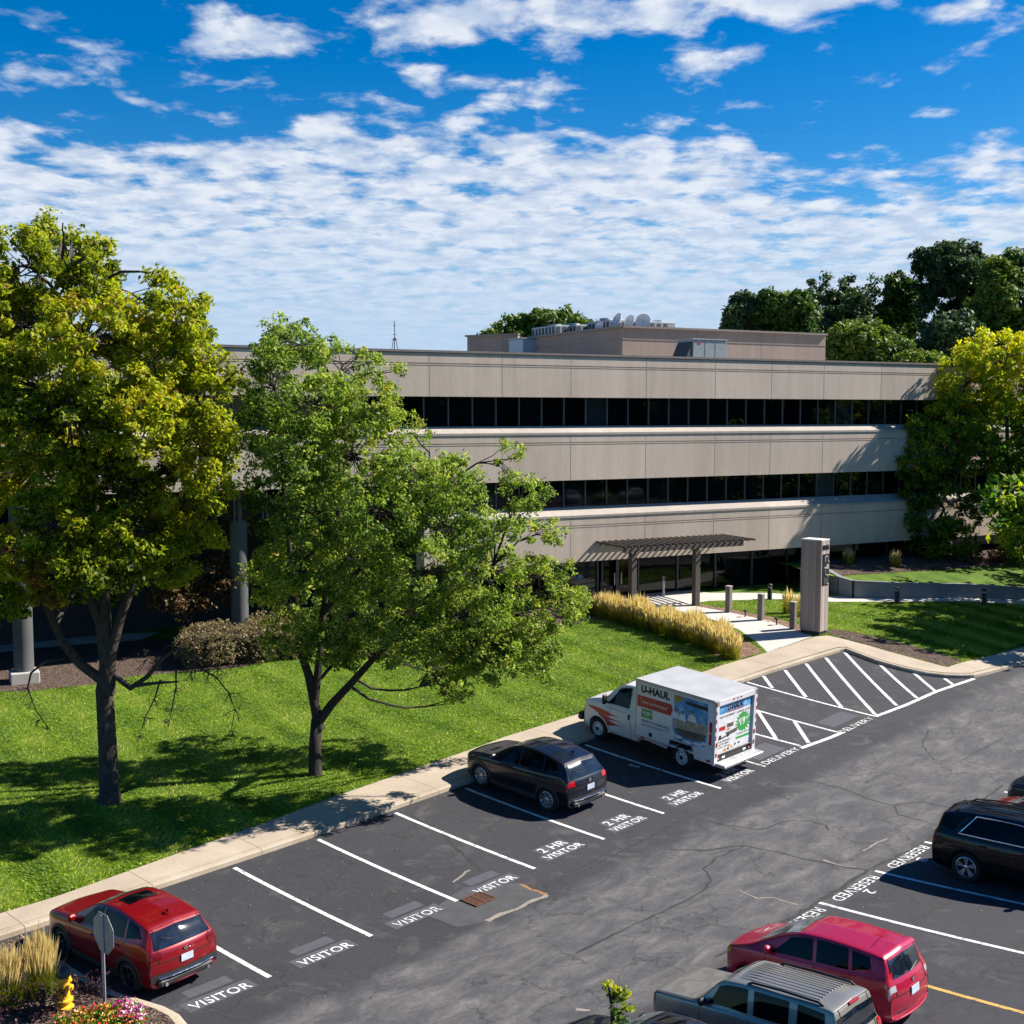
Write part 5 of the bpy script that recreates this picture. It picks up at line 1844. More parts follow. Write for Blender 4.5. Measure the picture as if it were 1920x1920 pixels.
    def window(s, name, mat, parent, quad, side, off=.007, n=8, m=6, frame=None):
        """quad: (x, f) corners front-bottom, rear-bottom, rear-top, front-top; f = share of the way from belt to roof"""
        (xa, fa), (xb, fb), (xc, fc), (xd, fd) = quad
        P = []
        for j in range(m + 1):
            for i in range(n + 1):
                a, b_ = i / n, j / m
                x = (xa * (1 - a) + xb * a) * (1 - b_) + (xd * (1 - a) + xc * a) * b_
                f = (fa * (1 - a) + fb * a) * (1 - b_) + (fd * (1 - a) + fc * a) * b_
                zb, zt = s.belt(x); z = zb + f * (zt - zb)
                P.append((x, side * (s.side_at(x, z) + off), z + .003))
        mb = MB()
        w = n + 1
        F = [(j * w + i, j * w + i + 1, (j + 1) * w + i + 1, (j + 1) * w + i) for j in range(m) for i in range(n)]
        if side > 0: F = [f[::-1] for f in F]
        mb.add(P, F)
        o = mb.build(name, mat, parent, sm=True)
        if frame:
            e = [j for j in range(w)] + [k * w + n for k in range(1, m + 1)] + [m * w + i for i in range(n - 1, -1, -1)] + [k * w for k in range(m - 1, 0, -1)]
            fb_ = MB(); pts = [Vector(P[i]) for i in e]; fb_.tube(pts + [pts[0]], .016, 6, cap=False); fb_.build('frame', frame, o)
        return o


def wheel(parent, x, y, r, side, rim, w=.215, spokes=5, rim_r=.70, style='spoke', twin=False):
    o = bpy.data.objects.new('wheel', None); COL.objects.link(o); o.parent = parent
    o.location = (x, y, r)
    M = Matrix.Rotation(R(-90 * side), 4, 'X')
    mb = MB(); rr = r * rim_r
    mb.lathe([(rr, -w / 2), (r * .93, -w / 2), (r, -w / 2 + .035), (r, w / 2 - .035), (r * .94, w / 2), (rr * 1.02, w / 2 - .006), (rr, w / 2 - .03)], 30, M=M, cap=False)
    mb.lathe([(rr, -w / 2 + .01), (.001, -w / 2 + .012)], 24, M=M, cap=False)
    mb.build('tyre', TYRE, o, sm='auto')
    mb = MB()
    mb.lathe([(rr, w / 2 - .012), (rr * .93, w / 2 - .004), (rr * .88, w / 2 - .03), (rr * .86, w / 2 - .09)], 30, M=M, cap=False)
    mb.lathe([(rr * .22, w / 2 - .05), (rr * .22, w / 2 - .022), (rr * .10, w / 2 - .012), (.001, w / 2 - .012)], 14, M=M, cap=False)
    if style == 'spoke':
        for k in range(spokes):
            a = 2 * math.pi * k / spokes + .3
            for da in ((0,) if spokes > 7 else (-.17, .17)):
                ra_ = a + da * .6
                p0 = Vector((math.cos(a + da * .3) * rr * .18, math.sin(a + da * .3) * rr * .18, w / 2 - .04)); p1 = Vector((math.cos(a + da) * rr * .90, math.sin(a + da) * rr * .90, w / 2 - .028))
                t = (p1 - p0).normalized(); q = Vector((-t.y, t.x, 0)) * rr * (.085 if spokes > 7 else .075)
                P = []
                for c, k2 in ((p0, 1.0), (p1, 1.25)):
                    P += [c - q * k2 + Vector((0, 0, -.02)), c - q * k2, c + q * k2, c + q * k2 + Vector((0, 0, -.02))]
                mb.add([M @ p for p in P], [(1, 2, 6, 5), (0, 1, 5, 4), (2, 3, 7, 6)])
    else:
        mb.lathe([(rr * .86, w / 2 - .075), (rr * .55, w / 2 - .035), (rr * .38, w / 2 - .03), (rr * .3, w / 2 + .012), (.001, w / 2 + .012)], 24, M=M, cap=False)
    mb.build('rim', rim, o, sm='auto')
    d = MB(); d.lathe([(rr * .88, w / 2 - .085), (.001, w / 2 - .085)], 24, M=M, cap=False)
    if style != 'spoke':
        for k in range(8):
            a = 2 * math.pi * k / 8; c = M @ Vector((math.cos(a) * rr * .68, math.sin(a) * rr * .68, w / 2 - .046))
            d.lathe([(rr * .085, 0), (rr * .08, .012)], 8, M=Matrix.Translation(c) @ M)
        d.lathe([(rr * .29, w / 2 + .012), (rr * .28, w / 2 + .02)], 16, M=M)
    d.build('brake_disc', WELL, o)
    return o


def car(name, label, cat, sh, paint, L, rim, r=.35, windows=(), ws=None, rw=None, group=None, arch=.40, trim=True, spokes=5, rim_style='spoke', roof_rails=False, tail=None, head=None, plate=(.86, .9),
        extra=None, glass=None, chrome_frame=None, belly=.30, handle_z=.83, mirror=(.72, 1.0), tyre_w=.215):
    t = thing(name, label, cat)
    axles = [(sh.xf, r), (sh.xr, r)]
    body = sh.body('body', paint, t, axles, arch)
    G = glass or GLS
    wid = sh.w.max()
    # wheels, arches, wells
    for ax, _ in axles:
        for sd in (1, -1):
            wheel(t, ax, sd * (wid - .02 - tyre_w / 2), r, sd, rim, spokes=spokes, style=rim_style, w=tyre_w)
            m_ = MB(); P = []
            n = 16
            for k in range(n + 1):
                a = R(-12) + (math.pi + R(24)) * k / n
                for rr_, dy in ((arch - .035, -.10), (arch - .035, .012), (arch + .012, .022), (arch + (.055 if trim else .02), .008), (arch + (.055 if trim else .02), -.04)):
                    x = ax + math.cos(a) * rr_; z = r + math.sin(a) * rr_
                    y = sh.side_at(ax + math.cos(a) * (arch + .03), max(r + math.sin(a) * (arch + .03), .24)) + dy
                    P.append((x, sd * y, max(z, .2)))
            F = [(k * 5 + i, k * 5 + i + 1, (k + 1) * 5 + i + 1, (k + 1) * 5 + i) for k in range(n) for i in range(4)]
            if sd < 0: F = [f[::-1] for f in F]
            m_.add(P, F); m_.build('wheel_arch', TRIM if trim else paint, t, sm='auto')
    m_ = MB()
    for ax, _ in axles:
        for sd in (1, -1):
            P = []
            for k in range(13):
                a = math.pi * k / 12
                for yy in (wid - .07, .35): P.append((ax + math.cos(a) * (arch - .015), sd * yy, r + math.sin(a) * (arch - .015)))
            m_.add(P, [(2 * k, 2 * k + 1, 2 * k + 3, 2 * k + 2) for k in range(12)])
            m_.add([(ax - arch, sd * .36, .25), (ax + arch, sd * .36, .25), (ax + arch, sd * .36, r + arch), (ax - arch, sd * .36, r + arch)], [(0, 1, 2, 3)])
    m_.box((0, 0, .27), ((sh.xf - sh.xr) * .98, wid * 1.5, .16))
    m_.build('underbody', WELL, t)
    if trim:
        for sd in (1, -1):
            m_ = MB(); P = []
            n = 10; x0, x1 = sh.xf - arch - .03, sh.xr + arch + .03
            for k in range(n + 1):
                x = x0 + (x1 - x0) * k / n
                for z in (.235, .25, .33, .38): P.append((x, sd * (sh.side_at(x, max(z, .26)) + (.014 if z < .37 else .004)), z))
            F = [(k * 4 + i, k * 4 + i + 1, (k + 1) * 4 + i + 1, (k + 1) * 4 + i) for k in range(n) for i in range(3)]
            m_.add(P, F); m_.build('sill_trim', TRIM, t, sm=True)
    for qd in windows:
        for sd in (1, -1): sh.window('window', G, t, qd, sd, frame=chrome_frame)
    if ws: sh.patch('windscreen', GLW, t, *ws, off=.008)
    if rw: sh.patch('rear_window', GLR, t, *rw, off=.008)
    # door seams and handles
    m_ = MB()
    return t, body


def seams(sh, t, xs, z0=.34):
    for sd in (1, -1):
        m_ = MB()
        for x, lean in xs:
            zb, zt = sh.belt(x)
            pts = []
            for k in range(6):
                z = z0 + (zb - .02 - z0) * k / 5
                pts.append((x + lean * k / 5, sd * (sh.side_at(x, z) + .001), z))
            m_.tube(pts, .006, 5, cap=False)
        m_.build('door_seam', WELL, t)


def shuts(sh, t, runs, r_=.009):
    """shut lines across the body: (station, from, to) or ((station, station), across)"""
    for a, b_, c in runs:
        m_ = MB()
        if hasattr(a, '__len__'):
            j = int(np.argmin(np.abs(sh.tq - b_))); i0, i1 = int(a[0] * sh.sub), int(a[1] * sh.sub)
            L = [sh.D[i, j] + sh.N[i, j] * .002 for i in range(i0, i1 + 1)]
            m_.tube([(p[0], -p[1], p[2]) for p in L], r_, 5, cap=False)
            m_.build('shut_line', WELL, t); m_ = MB()
            m_.tube([tuple(p) for p in L], r_, 5, cap=False)
        else:
            i = int(a * sh.sub); J = [j for j, q in enumerate(sh.tq) if b_ <= q <= c]
            L = [sh.D[i, j] + sh.N[i, j] * .002 for j in J]
            m_.tube([tuple(p) for p in L] + ([(p[0], -p[1], p[2]) for p in L[::-1]] if c >= 11 else []), r_, 5, cap=False)
            if c < 11: m_.tube([(p[0], -p[1], p[2]) for p in L], r_, 5, cap=False)
        m_.build('shut_line', WELL, t)


def handles(sh, t, xs, mat, z=None):
    for x in xs:
        zb, zt = sh.belt(x); zz = z or zb - .12
        for sd in (1, -1):
            m_ = MB(); m_.box((x, sd * (sh.side_at(x, zz) + .018), zz), (.19, .03, .032), bev=.008); m_.build('door_handle', mat, t)


def mirrors(sh, t, x, z, paint, w=.2):
    for sd in (1, -1):
        y = sh.side_at(x, z)
        m_ = MB(); m_.box((x, sd * (y + .11), z + .05), (.12, w, .15), bev=.035); m_.box((x + .02, sd * (y + .02), z - .01), (.07, .10, .05)); m_.build('mirror', paint, t)


def place(o, u, v, head_v, yaw=0.0, sc=1.0):
    """stand a vehicle on the sloping lot: centre (u, v), nose towards +v (1) or -v (-1), yaw in degrees"""
    x, y = xy_of(u, v)
    a = math.atan2(SU, -CU) if head_v > 0 else math.atan2(-SU, CU)
    a += R(yaw)
    e = .4
    gx = (lot(x + e, y) - lot(x - e, y)) / (2 * e); gy = (lot(x, y + e) - lot(x, y - e)) / (2 * e)
    up = Vector((-gx, -gy, 1)).normalized()
    f = Vector((math.cos(a), math.sin(a), 0)); f = (f - up * f.dot(up)).normalized()
    l = up.cross(f)
    Mx = Matrix((f, l, up)).transposed().to_4x4()
    Mx.translation = Vector((x, y, lot(x, y) + .002))
    o.matrix_world = Mx @ Matrix.Scale(sc, 4)


# crossover stations: x, top, belt, half width, bottom
CX = [(2.27, .58, .56, .60, .34), (2.265, .70, .68, .70, .26), (2.20, .86, .84, .79, .22), (2.0, .965, .935, .86, .20), (1.55, 1.035, .985, .905, .20), (1.12, 1.085, 1.02, .92, .20), (.95, 1.125, 1.03, .92, .20),
      (.55, 1.36, 1.04, .92, .2), (.15, 1.565, 1.055, .92, .2), (-.15, 1.635, 1.065, .92, .2), (-.6, 1.655, 1.09, .92, .2), (-1.1, 1.62, 1.12, .918, .2), (-1.5, 1.555, 1.15, .905, .21), (-1.74, 1.505, 1.165, .89, .22), (-1.82, 1.455, 1.165, .885, .23),
      (-2.10, 1.16, 1.10, .88, .25), (-2.20, 1.02, 1.0, .88, .27), (-2.245, .84, .82, .875, .29), (-2.26, .64, .62, .87, .31), (-2.25, .46, .44, .85, .33)]


def crossover(name, label, paint, rim, spokes, dark_glass=True, sunroof=False, lamp_mat=None):
    sh = Shell(CX)
    t, body = car(name, label, 'car', sh, paint, 4.55, rim, r=.355, arch=.415, spokes=spokes,
                  windows=[[(.78, .10), (-.17, .08), (-.14, .84), (.22, .82)], [(-.25, .08), (-1.12, .08), (-1.06, .84), (-.22, .84)], [(-1.20, .10), (-1.72, .34), (-1.50, .80), (-1.14, .83)]],
                  ws=(6.2, 8.6, 8.7, 11), rw=(14.1, 15.5, 8.35, 11))
    seams(sh, t, [(.98, -.05), (-.21, 0), (-1.17, -.0)])
    handles(sh, t, (.0, -.95), paint)
    shuts(sh, t, [((1.6, 5.6), 6.6, 0), (5.7, 6.6, 11), (13.9, 8.6, 11), ((13.9, 17.0), 9.3, 0), (17.0, 3.6, 11)])
    mirrors(sh, t, .80, 1.08, paint)
    for sd in (1, -1):
        sh.patch('tail_light', LAMPR if paint is not CAR_RED else DARKLAMP, t, 15.7, 16.6, 4.75, 9.6, .012, sd)
        sh.patch('headlight', LAMPW, t, 1.3, 2.5, 5.2, 8.4, .010, sd)
    sh.patch('rear_bumper', TRIM, t, 18.1, 19, 3.2, 11, .014)
    m_ = MB(); m_.box((-2.20, 0, .385), (.13, 1.42, .16), bev=.04); m_.build('lower_bumper', TRIM, t)
    m_ = MB(); m_.tube([(-2.235, -.70, .515), (-2.285, -.40, .515), (-2.295, 0, .515), (-2.285, .40, .515), (-2.235, .70, .515)], .02, 6); m_.build('chrome_strip', CHROME, t)
    m_ = MB(); m_.box((-2.272, 0, .80), (.012, .31, .155)); m_.build('number_plate', PLATE, t)
    m_ = MB(); m_.lathe([(.055, 0), (.055, .012)], 16, M=Matrix.Translation((-2.225, 0, .985)) @ Matrix.Rotation(R(-90), 4, 'Y')); m_.build('emblem', CHROME, t)
    m_ = MB(); m_.tube([(-2.07, .05, 1.20), (-2.03, .30, 1.24), (-1.99, .48, 1.30)], .011, 5); m_.build('wiper', TRIM, t)
    m_ = MB(); m_.add([(-1.45, -.012, 1.625), (-1.62, -.012, 1.605), (-1.60, -.008, 1.70), (-1.45, .012, 1.625), (-1.62, .012, 1.605), (-1.60, .008, 1.70)], [(0, 1, 2), (3, 5, 4), (0, 2, 5, 3), (1, 4, 5, 2)]); m_.build('roof_fin', paint, t)
    # spoiler lip
    sh.patch('spoiler', paint, t, 13.0, 14.0, 8.3, 11, .018)
    for sd in (1, -1):
        m_ = MB(); m_.lathe([(.035, 0), (.04, .08)], 12, M=Matrix.Translation((-2.22, sd * .55, .36)) @ Matrix.Rotation(R(-90), 4, 'Y')); m_.build('exhaust_tip', CHROME, t)
    if sunroof:
        sh.patch('sunroof', GLS, t, 9.15, 10.1, 9.9, 11, .008)
    return t


red = crossover('crossover_car', 'deep red crossover with a dark sunroof parked by the corner planter', CAR_RED, DALLOY, 5, sunroof=True)
place(red, -5.45, 2.99, 1, 5, .885)
navy = crossover('crossover_car', 'dark navy crossover with silver wheels parked beside the white moving truck', CAR_NAVY, ALLOY, 10)
place(navy, 8.0, 4.03, 1, 0, .97)

# larger black crossover on the right (its side towards us)
EQ = [(2.36, .62, .60, .62, .36), (2.355, .78, .76, .74, .28), (2.28, .94, .92, .82, .23), (2.05, 1.02, .99, .88, .21), (1.6, 1.07, 1.03, .91, .21), (1.2, 1.11, 1.05, .92, .21), (1.0, 1.15, 1.06, .92, .21),
      (.55, 1.42, 1.065, .92, .21), (.15, 1.60, 1.07, .92, .21), (-.2, 1.675, 1.08, .92, .21), (-.8, 1.69, 1.09, .92, .21), (-1.4, 1.67, 1.11, .918, .22), (-1.9, 1.63, 1.13, .91, .23), (-2.05, 1.585, 1.14, .905, .24), (-2.11, 1.53, 1.14, .90, .25),
      (-2.25, 1.20, 1.12, .89, .27), (-2.33, 1.04, 1.02, .885, .29), (-2.375, .86, .84, .88, .31), (-2.385, .66, .64, .875, .33), (-2.37, .46, .44, .85, .35)]
sh = Shell(EQ, xf=1.43, xr=-1.43)
blk, _ = car('black_suv', 'black crossover with chrome window trim parked on the right edge by painted bay number 3', 'car', sh, CAR_BLACK, 4.77, ALLOY, r=.365, arch=.425, spokes=5, trim=False,
             windows=[[(-1.08, .10), (-1.60, .36), (-1.28, .84), (-1.04, .84)], [(-1.75, .16), (-2.08, .30), (-2.0, .80), (-1.50, .82)]], ws=(6.2, 8.6, 8.7, 11), rw=(14.15, 15.15, 8.75, 11))
for sd in (1, -1):
    sh.window('window', GLS, blk, [(.82, .10), (-1.60, .10), (-1.22, .86), (.20, .84)], sd, off=.010, n=16, frame=CHROME)
    sh.patch('tail_light', LAMPR, blk, 15.5, 17.0, 4.75, 9.5, .012, sd)
    sh.patch('headlight', LAMPW, blk, 1.3, 2.5, 5.2, 8.4, .010, sd)
seams(sh, blk, [(1.0, -.05), (-.21, 0), (-1.22, 0)])
handles(sh, blk, (.0, -1.0), CAR_BLACK); shuts(sh, blk, [(13.9, 8.6, 11), ((13.9, 17.0), 9.4, 0), (17.0, 3.6, 11)])
mirrors(sh, blk, .85, 1.12, CAR_BLACK)
for sd in (1, -1):
    m_ = MB(); m_.tube([(xx, sd * yy, sh.top_at(xx, yy) + dz) for xx, yy, dz in ((.0, .56, -.01), (-.1, .56, .04), (-.6, .56, .055), (-1.2, .555, .055), (-1.7, .54, .04), (-1.82, .54, -.01))], .02, 6); m_.build('roof_rail', TRIM, blk)
m_ = MB()
for k in range(7): m_.box((-.85, -.42 + k * .14, 1.705 - .0 * k), (1.5, .014, .02))
m_.build('roof_ribs', TRIM, blk)
m_ = MB(); m_.tube([(-1.72, .1, 1.66), (-1.86, .1, 1.86)], .006, 5); m_.build('aerial', TRIM, blk)
m_ = MB(); m_.box((-2.40, 0, .82), (.012, .31, .155)); m_.build('number_plate', PLATE, blk)
sh.patch('spoiler', CAR_BLACK, blk, 13.0, 14.0, 8.3, 11, .02)
place(blk, 11.08, -9.36, -1, 0, .975)

# crimson hatchback
FT = [(2.0, .52, .50, .52, .33), (1.995, .64, .62, .64, .25), (1.94, .78, .76, .74, .21), (1.75, .89, .86, .80, .19), (1.45, .97, .93, .83, .19), (1.2, 1.04, .96, .84, .19), (.85, 1.20, .97, .84, .19),
      (.35, 1.42, .98, .84, .19), (-.05, 1.515, .99, .84, .19), (-.5, 1.53, 1.01, .84, .19), (-1.0, 1.51, 1.03, .838, .19), (-1.45, 1.47, 1.05, .83, .2), (-1.66, 1.44, 1.06, .825, .21), (-1.73, 1.39, 1.06, .82, .22),
      (-1.88, 1.05, 1.01, .81, .24), (-1.95, .92, .90, .805, .26), (-1.985, .76, .74, .80, .28), (-1.995, .60, .58, .79, .30), (-1.98, .44, .42, .77, .32)]
sh = Shell(FT, xf=1.22, xr=-1.23, tumble=.27)
fit, _ = car('hatchback', 'crimson hatchback with a small roof aerial beside the taupe boxy car', 'car', sh, CAR_CRIM, 4.0, ALLOY, r=.30, arch=.355, spokes=7, trim=False, tyre_w=.19,
             windows=[[(.70, .10), (-.25, .08), (-.22, .84), (.28, .80)], [(-.33, .08), (-1.02, .08), (-.98, .84), (-.30, .84)], [(-1.10, .10), (-1.48, .30), (-1.42, .78), (-1.06, .82)]], ws=(5.4, 7.6, 8.7, 11), rw=(13.2, 14.2, 8.7, 11))
seams(sh, fit, [(.85, -.05), (-.29, 0), (-1.06, 0)]); handles(sh, fit, (-.10, -.92), CAR_CRIM); shuts(sh, fit, [((1.6, 5.2), 6.6, 0), (12.9, 8.6, 11), ((12.9, 16.2), 9.2, 0), (16.2, 3.6, 11)]); mirrors(sh, fit, .72, 1.02, CAR_CRIM, .17)
for sd in (1, -1):
    sh.patch('tail_light', LAMPR, fit, 13.7, 14.9, 4.6, 9.45, .012, sd)
    o_ = sh.patch('reversing_light', LAMPW, fit, 14.9, 15.6, 4.6, 9.45, .012, sd)
    sh.patch('headlight', LAMPO, fit, 1.4, 3.2, 5.2, 8.0, .010, sd)
m_ = MB(); m_.tube([(-1.30, .25, 1.49), (-1.50, .25, 1.70)], .006, 5); m_.build('aerial', TRIM, fit)
m_ = MB(); m_.box((-2.005, 0, .72), (.012, .31, .155)); m_.build('number_plate', PLATE, fit)
m_ = MB(); m_.lathe([(.05, 0), (.05, .012)], 16, M=Matrix.Translation((-1.965, 0, .91)) @ Matrix.Rotation(R(-90), 4, 'Y')); m_.build('emblem', CHROME, fit)
m_ = MB(); m_.tube([(-1.90, -.03, 1.02), (-1.88, -.2, 1.05), (-1.86, -.38, 1.10)], .012, 5); m_.build('wiper', TRIM, fit)
sh.patch('spoiler', CAR_CRIM, fit, 12.0, 13.0, 8.2, 11, .035)
place(fit, 2.62, -8.39, 1, 0, .93)

# taupe boxy off-roader
PT = [(2.16, .60, .58, .74, .36), (2.155, .80, .78, .80, .28), (2.11, .98, .96, .83, .24), (1.95, 1.05, 1.025, .85, .23), (1.5, 1.085, 1.05, .865, .23), (1.05, 1.11, 1.07, .87, .23), (.93, 1.15, 1.08, .87, .23), (.62, 1.42, 1.08, .87, .23), (.42, 1.585, 1.085, .87, .23),
      (.22, 1.65, 1.09, .87, .23), (-.4, 1.675, 1.09, .87, .23), (-1.2, 1.675, 1.10, .87, .23), (-1.85, 1.665, 1.11, .87, .23), (-2.02, 1.63, 1.11, .865, .24), (-2.06, 1.56, 1.11, .86, .25), (-2.16, 1.14, 1.08, .855, .26), (-2.20, 1.04, 1.02, .85, .27), (-2.225, .82, .80, .85, .29), (-2.23, .60, .58, .845, .31), (-2.22, .45, .43, .83, .33)]
sh = Shell(PT, xf=1.30, xr=-1.335, tumble=.22, bow_f=.14, bow_r=.05, roof_r=.05)
tau, _ = car('boxy_suv', 'taupe boxy off-roader with black roof rails and ribbed roof at the bottom edge', 'car', sh, CAR_TAUPE, 4.41, ALLOY, r=.355, arch=.43, spokes=5, trim=False,
             windows=[[(.70, .12), (-.22, .10), (-.20, .84), (.44, .82)], [(-.36, .10), (-1.12, .10), (-1.10, .84), (-.34, .84)], [(-1.30, .12), (-1.88, .12), (-1.84, .80), (-1.28, .84)]], ws=(6.15, 8.6, 8.7, 11), rw=(14.1, 15.1, 8.55, 11))
seams(sh, tau, [(.88, -.03), (-.29, 0), (-1.20, 0)]); handles(sh, tau, (-.06, -1.0), CAR_TAUPE); shuts(sh, tau, [((1.4, 5.6), 6.6, 0), (13.2, 8.6, 11), ((13.2, 17.0), 9.4, 0), (17.0, 3.6, 11)]); mirrors(sh, tau, .74, 1.12, TRIM, .2)
for sd in (1, -1):
    sh.patch('tail_light', LAMPR, tau, 15.3, 17.2, 4.7, 9.3, .014, sd)
    sh.patch('indicator', LAMPO, tau, 1.3, 2.4, 5.0, 6.5, .010, sd)
    sh.patch('headlight', LAMPW, tau, .6, 1.8, 7.2, 9.4, .010, sd)
    m_ = MB(); m_.tube([(xx, sd * .60, sh.top_at(xx, .60) + dz) for xx, dz in ((-.15, -.01), (-.24, .04), (-.9, .055), (-1.68, .04), (-1.78, -.01))], .026, 7); m_.build('roof_rail', TRIM, tau)
for k in range(9):
    m_ = MB(); m_.box((-.75, -.44 + k * .11, sh.top_at(-.75, abs(-.44 + k * .11)) + .004), (1.75, .022, .012), bev=.005); m_.build('roof_rib', CAR_TAUPE, tau)
m_ = MB(); m_.box((-2.05, 0, 1.625), (.05, .36, .055), bev=.01); m_.build('brake_light', LAMPR, tau)
m_ = MB(); m_.box((-2.245, -.3, .80), (.012, .31, .155)); m_.build('number_plate', PLATE, tau)
m_ = MB(); m_.tube([(1.0, .15, 1.10), (.90, .45, 1.16), (.86, .62, 1.17)], .012, 5); m_.tube([(1.02, -.45, 1.09), (.92, -.15, 1.17), (.90, 0, 1.18)], .012, 5); m_.build('wiper', TRIM, tau)
place(tau, -.07, -8.73, 1, 0, .86)

# other cars of which the picture shows little
def recolour(o, mats):
    for c in kids(o):
        if c.type == 'MESH' and c.data.materials and c.data.materials[0] in mats:
            c.data = c.data.copy(); c.data.materials[0] = mats[c.data.materials[0]]


c_ = copy_tree(fit); c_.name = 'small_car'; c_['label'] = 'red car nose showing behind the roof of the black crossover on the right'
recolour(c_, {CAR_CRIM: CAR_RED}); place(c_, 13.9, -8.75, 1, 0, .95)
c_ = copy_tree(navy); c_.name = 'dark_car'; c_['label'] = 'dark blue car nose cut off by the right edge of the picture'
place(c_, 16.35, -8.98, 1, 0)
c_ = copy_tree(red); c_.name = 'silver_car'; c_['label'] = 'dark car at the bottom edge of the picture, behind the young tree'
recolour(c_, {CAR_RED: CAR_NAVY}); place(c_, -2.75, -8.35, 1, 0, .86)
c_ = copy_tree(navy); c_.name = 'dark_car'; c_['label'] = 'dark car outside the right edge whose rounded shadow reaches the bays at the lower right'
place(c_, 7.6, -15.1, -1, 0)

# cars parked far off to the right: seen only as reflections in the middle ribbon of windows
CAR_LIME = m_car('lime_green_paint', (.30, .42, .05), .1)
for k, (px, py, col, src, lab) in enumerate(((1072, 932, CAR_WHITE, navy, 'white crossover far off to the right, mirrored largest in the middle window band'), (1128, 930, CAR_LIME, fit, 'lime green small car far off to the right, mirrored in the middle window band'),
                                             (1182, 926, CAR_WHITE, fit, 'white small car far off to the right, mirrored right of the lime green one'), (1306, 938, CAR_SILVER, fit, 'silver small car far off to the right, mirrored rightmost in the middle window band'))):
    d = Vector(ray(px, py)); n3 = Vector((FN[0], FN[1], 0)); q0 = Vector((*fac(0, -.72), 0)); o_ = Vector((0, 0, CAM_H))
    s_ = (q0 - o_).dot(n3) / d.dot(n3); hit = o_ + d * s_
    rd = d - n3 * 2 * d.dot(n3)
    e_ = hit + rd * ((hit.z - .05) / -rd.z)
    c_ = copy_tree(src); c_.name = 'parked_car'; c_['label'] = lab
    recolour(c_, {CAR_NAVY: col, CAR_CRIM: col})
    c_.matrix_world = Matrix.Translation((e_.x, e_.y, -.74)) @ Matrix.Rotation(R(140 + 25 * k), 4, 'Z')
# ------------------------------------------------------------------ moving truck: van cab and square box body
tr = thing('moving_truck', 'white box moving truck with red stripes and a painted mural parked nose to the kerb', 'truck')
VN = [(2.66, .62, .60, .72, .42), (2.655, .86, .84, .82, .36), (2.60, 1.06, 1.04, .88, .34), (2.45, 1.22, 1.18, .92, .33), (2.1, 1.34, 1.26, .95, .33), (1.75, 1.43, 1.29, .97, .33), (1.58, 1.50, 1.30, .975, .33), (1.25, 1.82, 1.31, .98, .33), (.98, 2.02, 1.32, .98, .33),
      (.75, 2.10, 1.32, .98, .33), (.45, 2.13, 1.32, .98, .33), (.12, 2.13, 1.32, .98, .33), (.08, 2.12, 1.32, .975, .34)]
sh = Shell(VN, xf=1.765, xr=-9, tumble=.20, bow_f=.22, bow_r=0, roof_r=.1)
cab = sh.body('cab', CAR_WHITE, tr, [(1.765, .37)], .46)
for sd in (1, -1):
    o = sh.window('window', GLS, tr, [(1.40, .08), (.50, .06), (.50, .84), (.98, .80)], sd, frame=TRIM)
    sh.patch('headlight', LAMPW, tr, 1.0, 2.4, 4.6, 6.8, .01, sd)
sh.patch('windscreen', GLW, tr, 6.2, 8.5, 8.7, 11, .01)
sh.patch('bumper', TRIM, tr, 0, 1.1, 1, 11, .03)
m_ = MB(); m_.box((2.62, 0, .58), (.22, 1.86, .26), bev=.05); m_.box((2.655, 0, .90), (.02, 1.1, .22)); m_.build('front_bumper', TRIM, tr)
seams(sh, tr, [(1.30, -.04), (.36, 0)], .40)
for sd in (1, -1):
    y = sh.side_at(.44, 1.12)
    m_ = MB(); m_.box((.44, sd * (y + .02), 1.10), (.06, .03, .20), bev=.01); m_.build('door_handle', TRIM, tr)
    y = sh.side_at(1.38, 1.4)
    m_ = MB(); m_.box((1.40, sd * (y + .20), 1.50), (.10, .22, .34), bev=.04); m_.tube([(1.40, sd * y, 1.36), (1.40, sd * (y + .18), 1.42)], .03, 6); m_.tube([(1.40, sd * y, 1.56), (1.40, sd * (y + .18), 1.56)], .02, 6); m_.build('mirror', TRIM, tr)
    # arch flare
    m_ = MB(); P = []
    for k in range(15):
        a = R(-8) + R(196) * k / 14
        for rr_, dy in ((.425, -.12), (.43, .008), (.475, .014), (.49, -.02)):
            P.append((1.765 + math.cos(a) * rr_, sd * (sh.side_at(1.765 + math.cos(a) * .47, max(.42, .37 + math.sin(a) * .47)) + dy), max(.34, .37 + math.sin(a) * rr_)))
    F = [(k * 4 + i, k * 4 + i + 1, (k + 1) * 4 + i + 1, (k + 1) * 4 + i) for k in range(14) for i in range(3)]
    if sd < 0: F = [f[::-1] for f in F]
    m_.add(P, F); m_.build('wheel_arch', CAR_WHITE, tr, sm='auto')
    wheel(tr, 1.765, sd * .85, .37, sd, CAR_WHITE, style='disc', rim_r=.62, w=.235)
    wheel(tr, -1.765, sd * .90, .37, sd, CAR_WHITE, style='disc', rim_r=.62, w=.235)
m_ = MB()
m_.box((1.765, 0, .66), (.82, 1.2, .5)); m_.box((.0, 0, .50), (5.0, 1.0, .2)); m_.box((-1.765, 0, .62), (.94, 1.62, .44)); m_.box((-.3, 0, .42), (1.5, 1.5, .22))
m_.build('chassis', WELL, tr)
# box body
BX0, BX1, BW, BZ0, BZ1 = .10, -2.98, 1.075, .60, 2.49
AL = plain('brushed_aluminium_edge', (.45, .45, .46), .45, .7)
bx = MB()
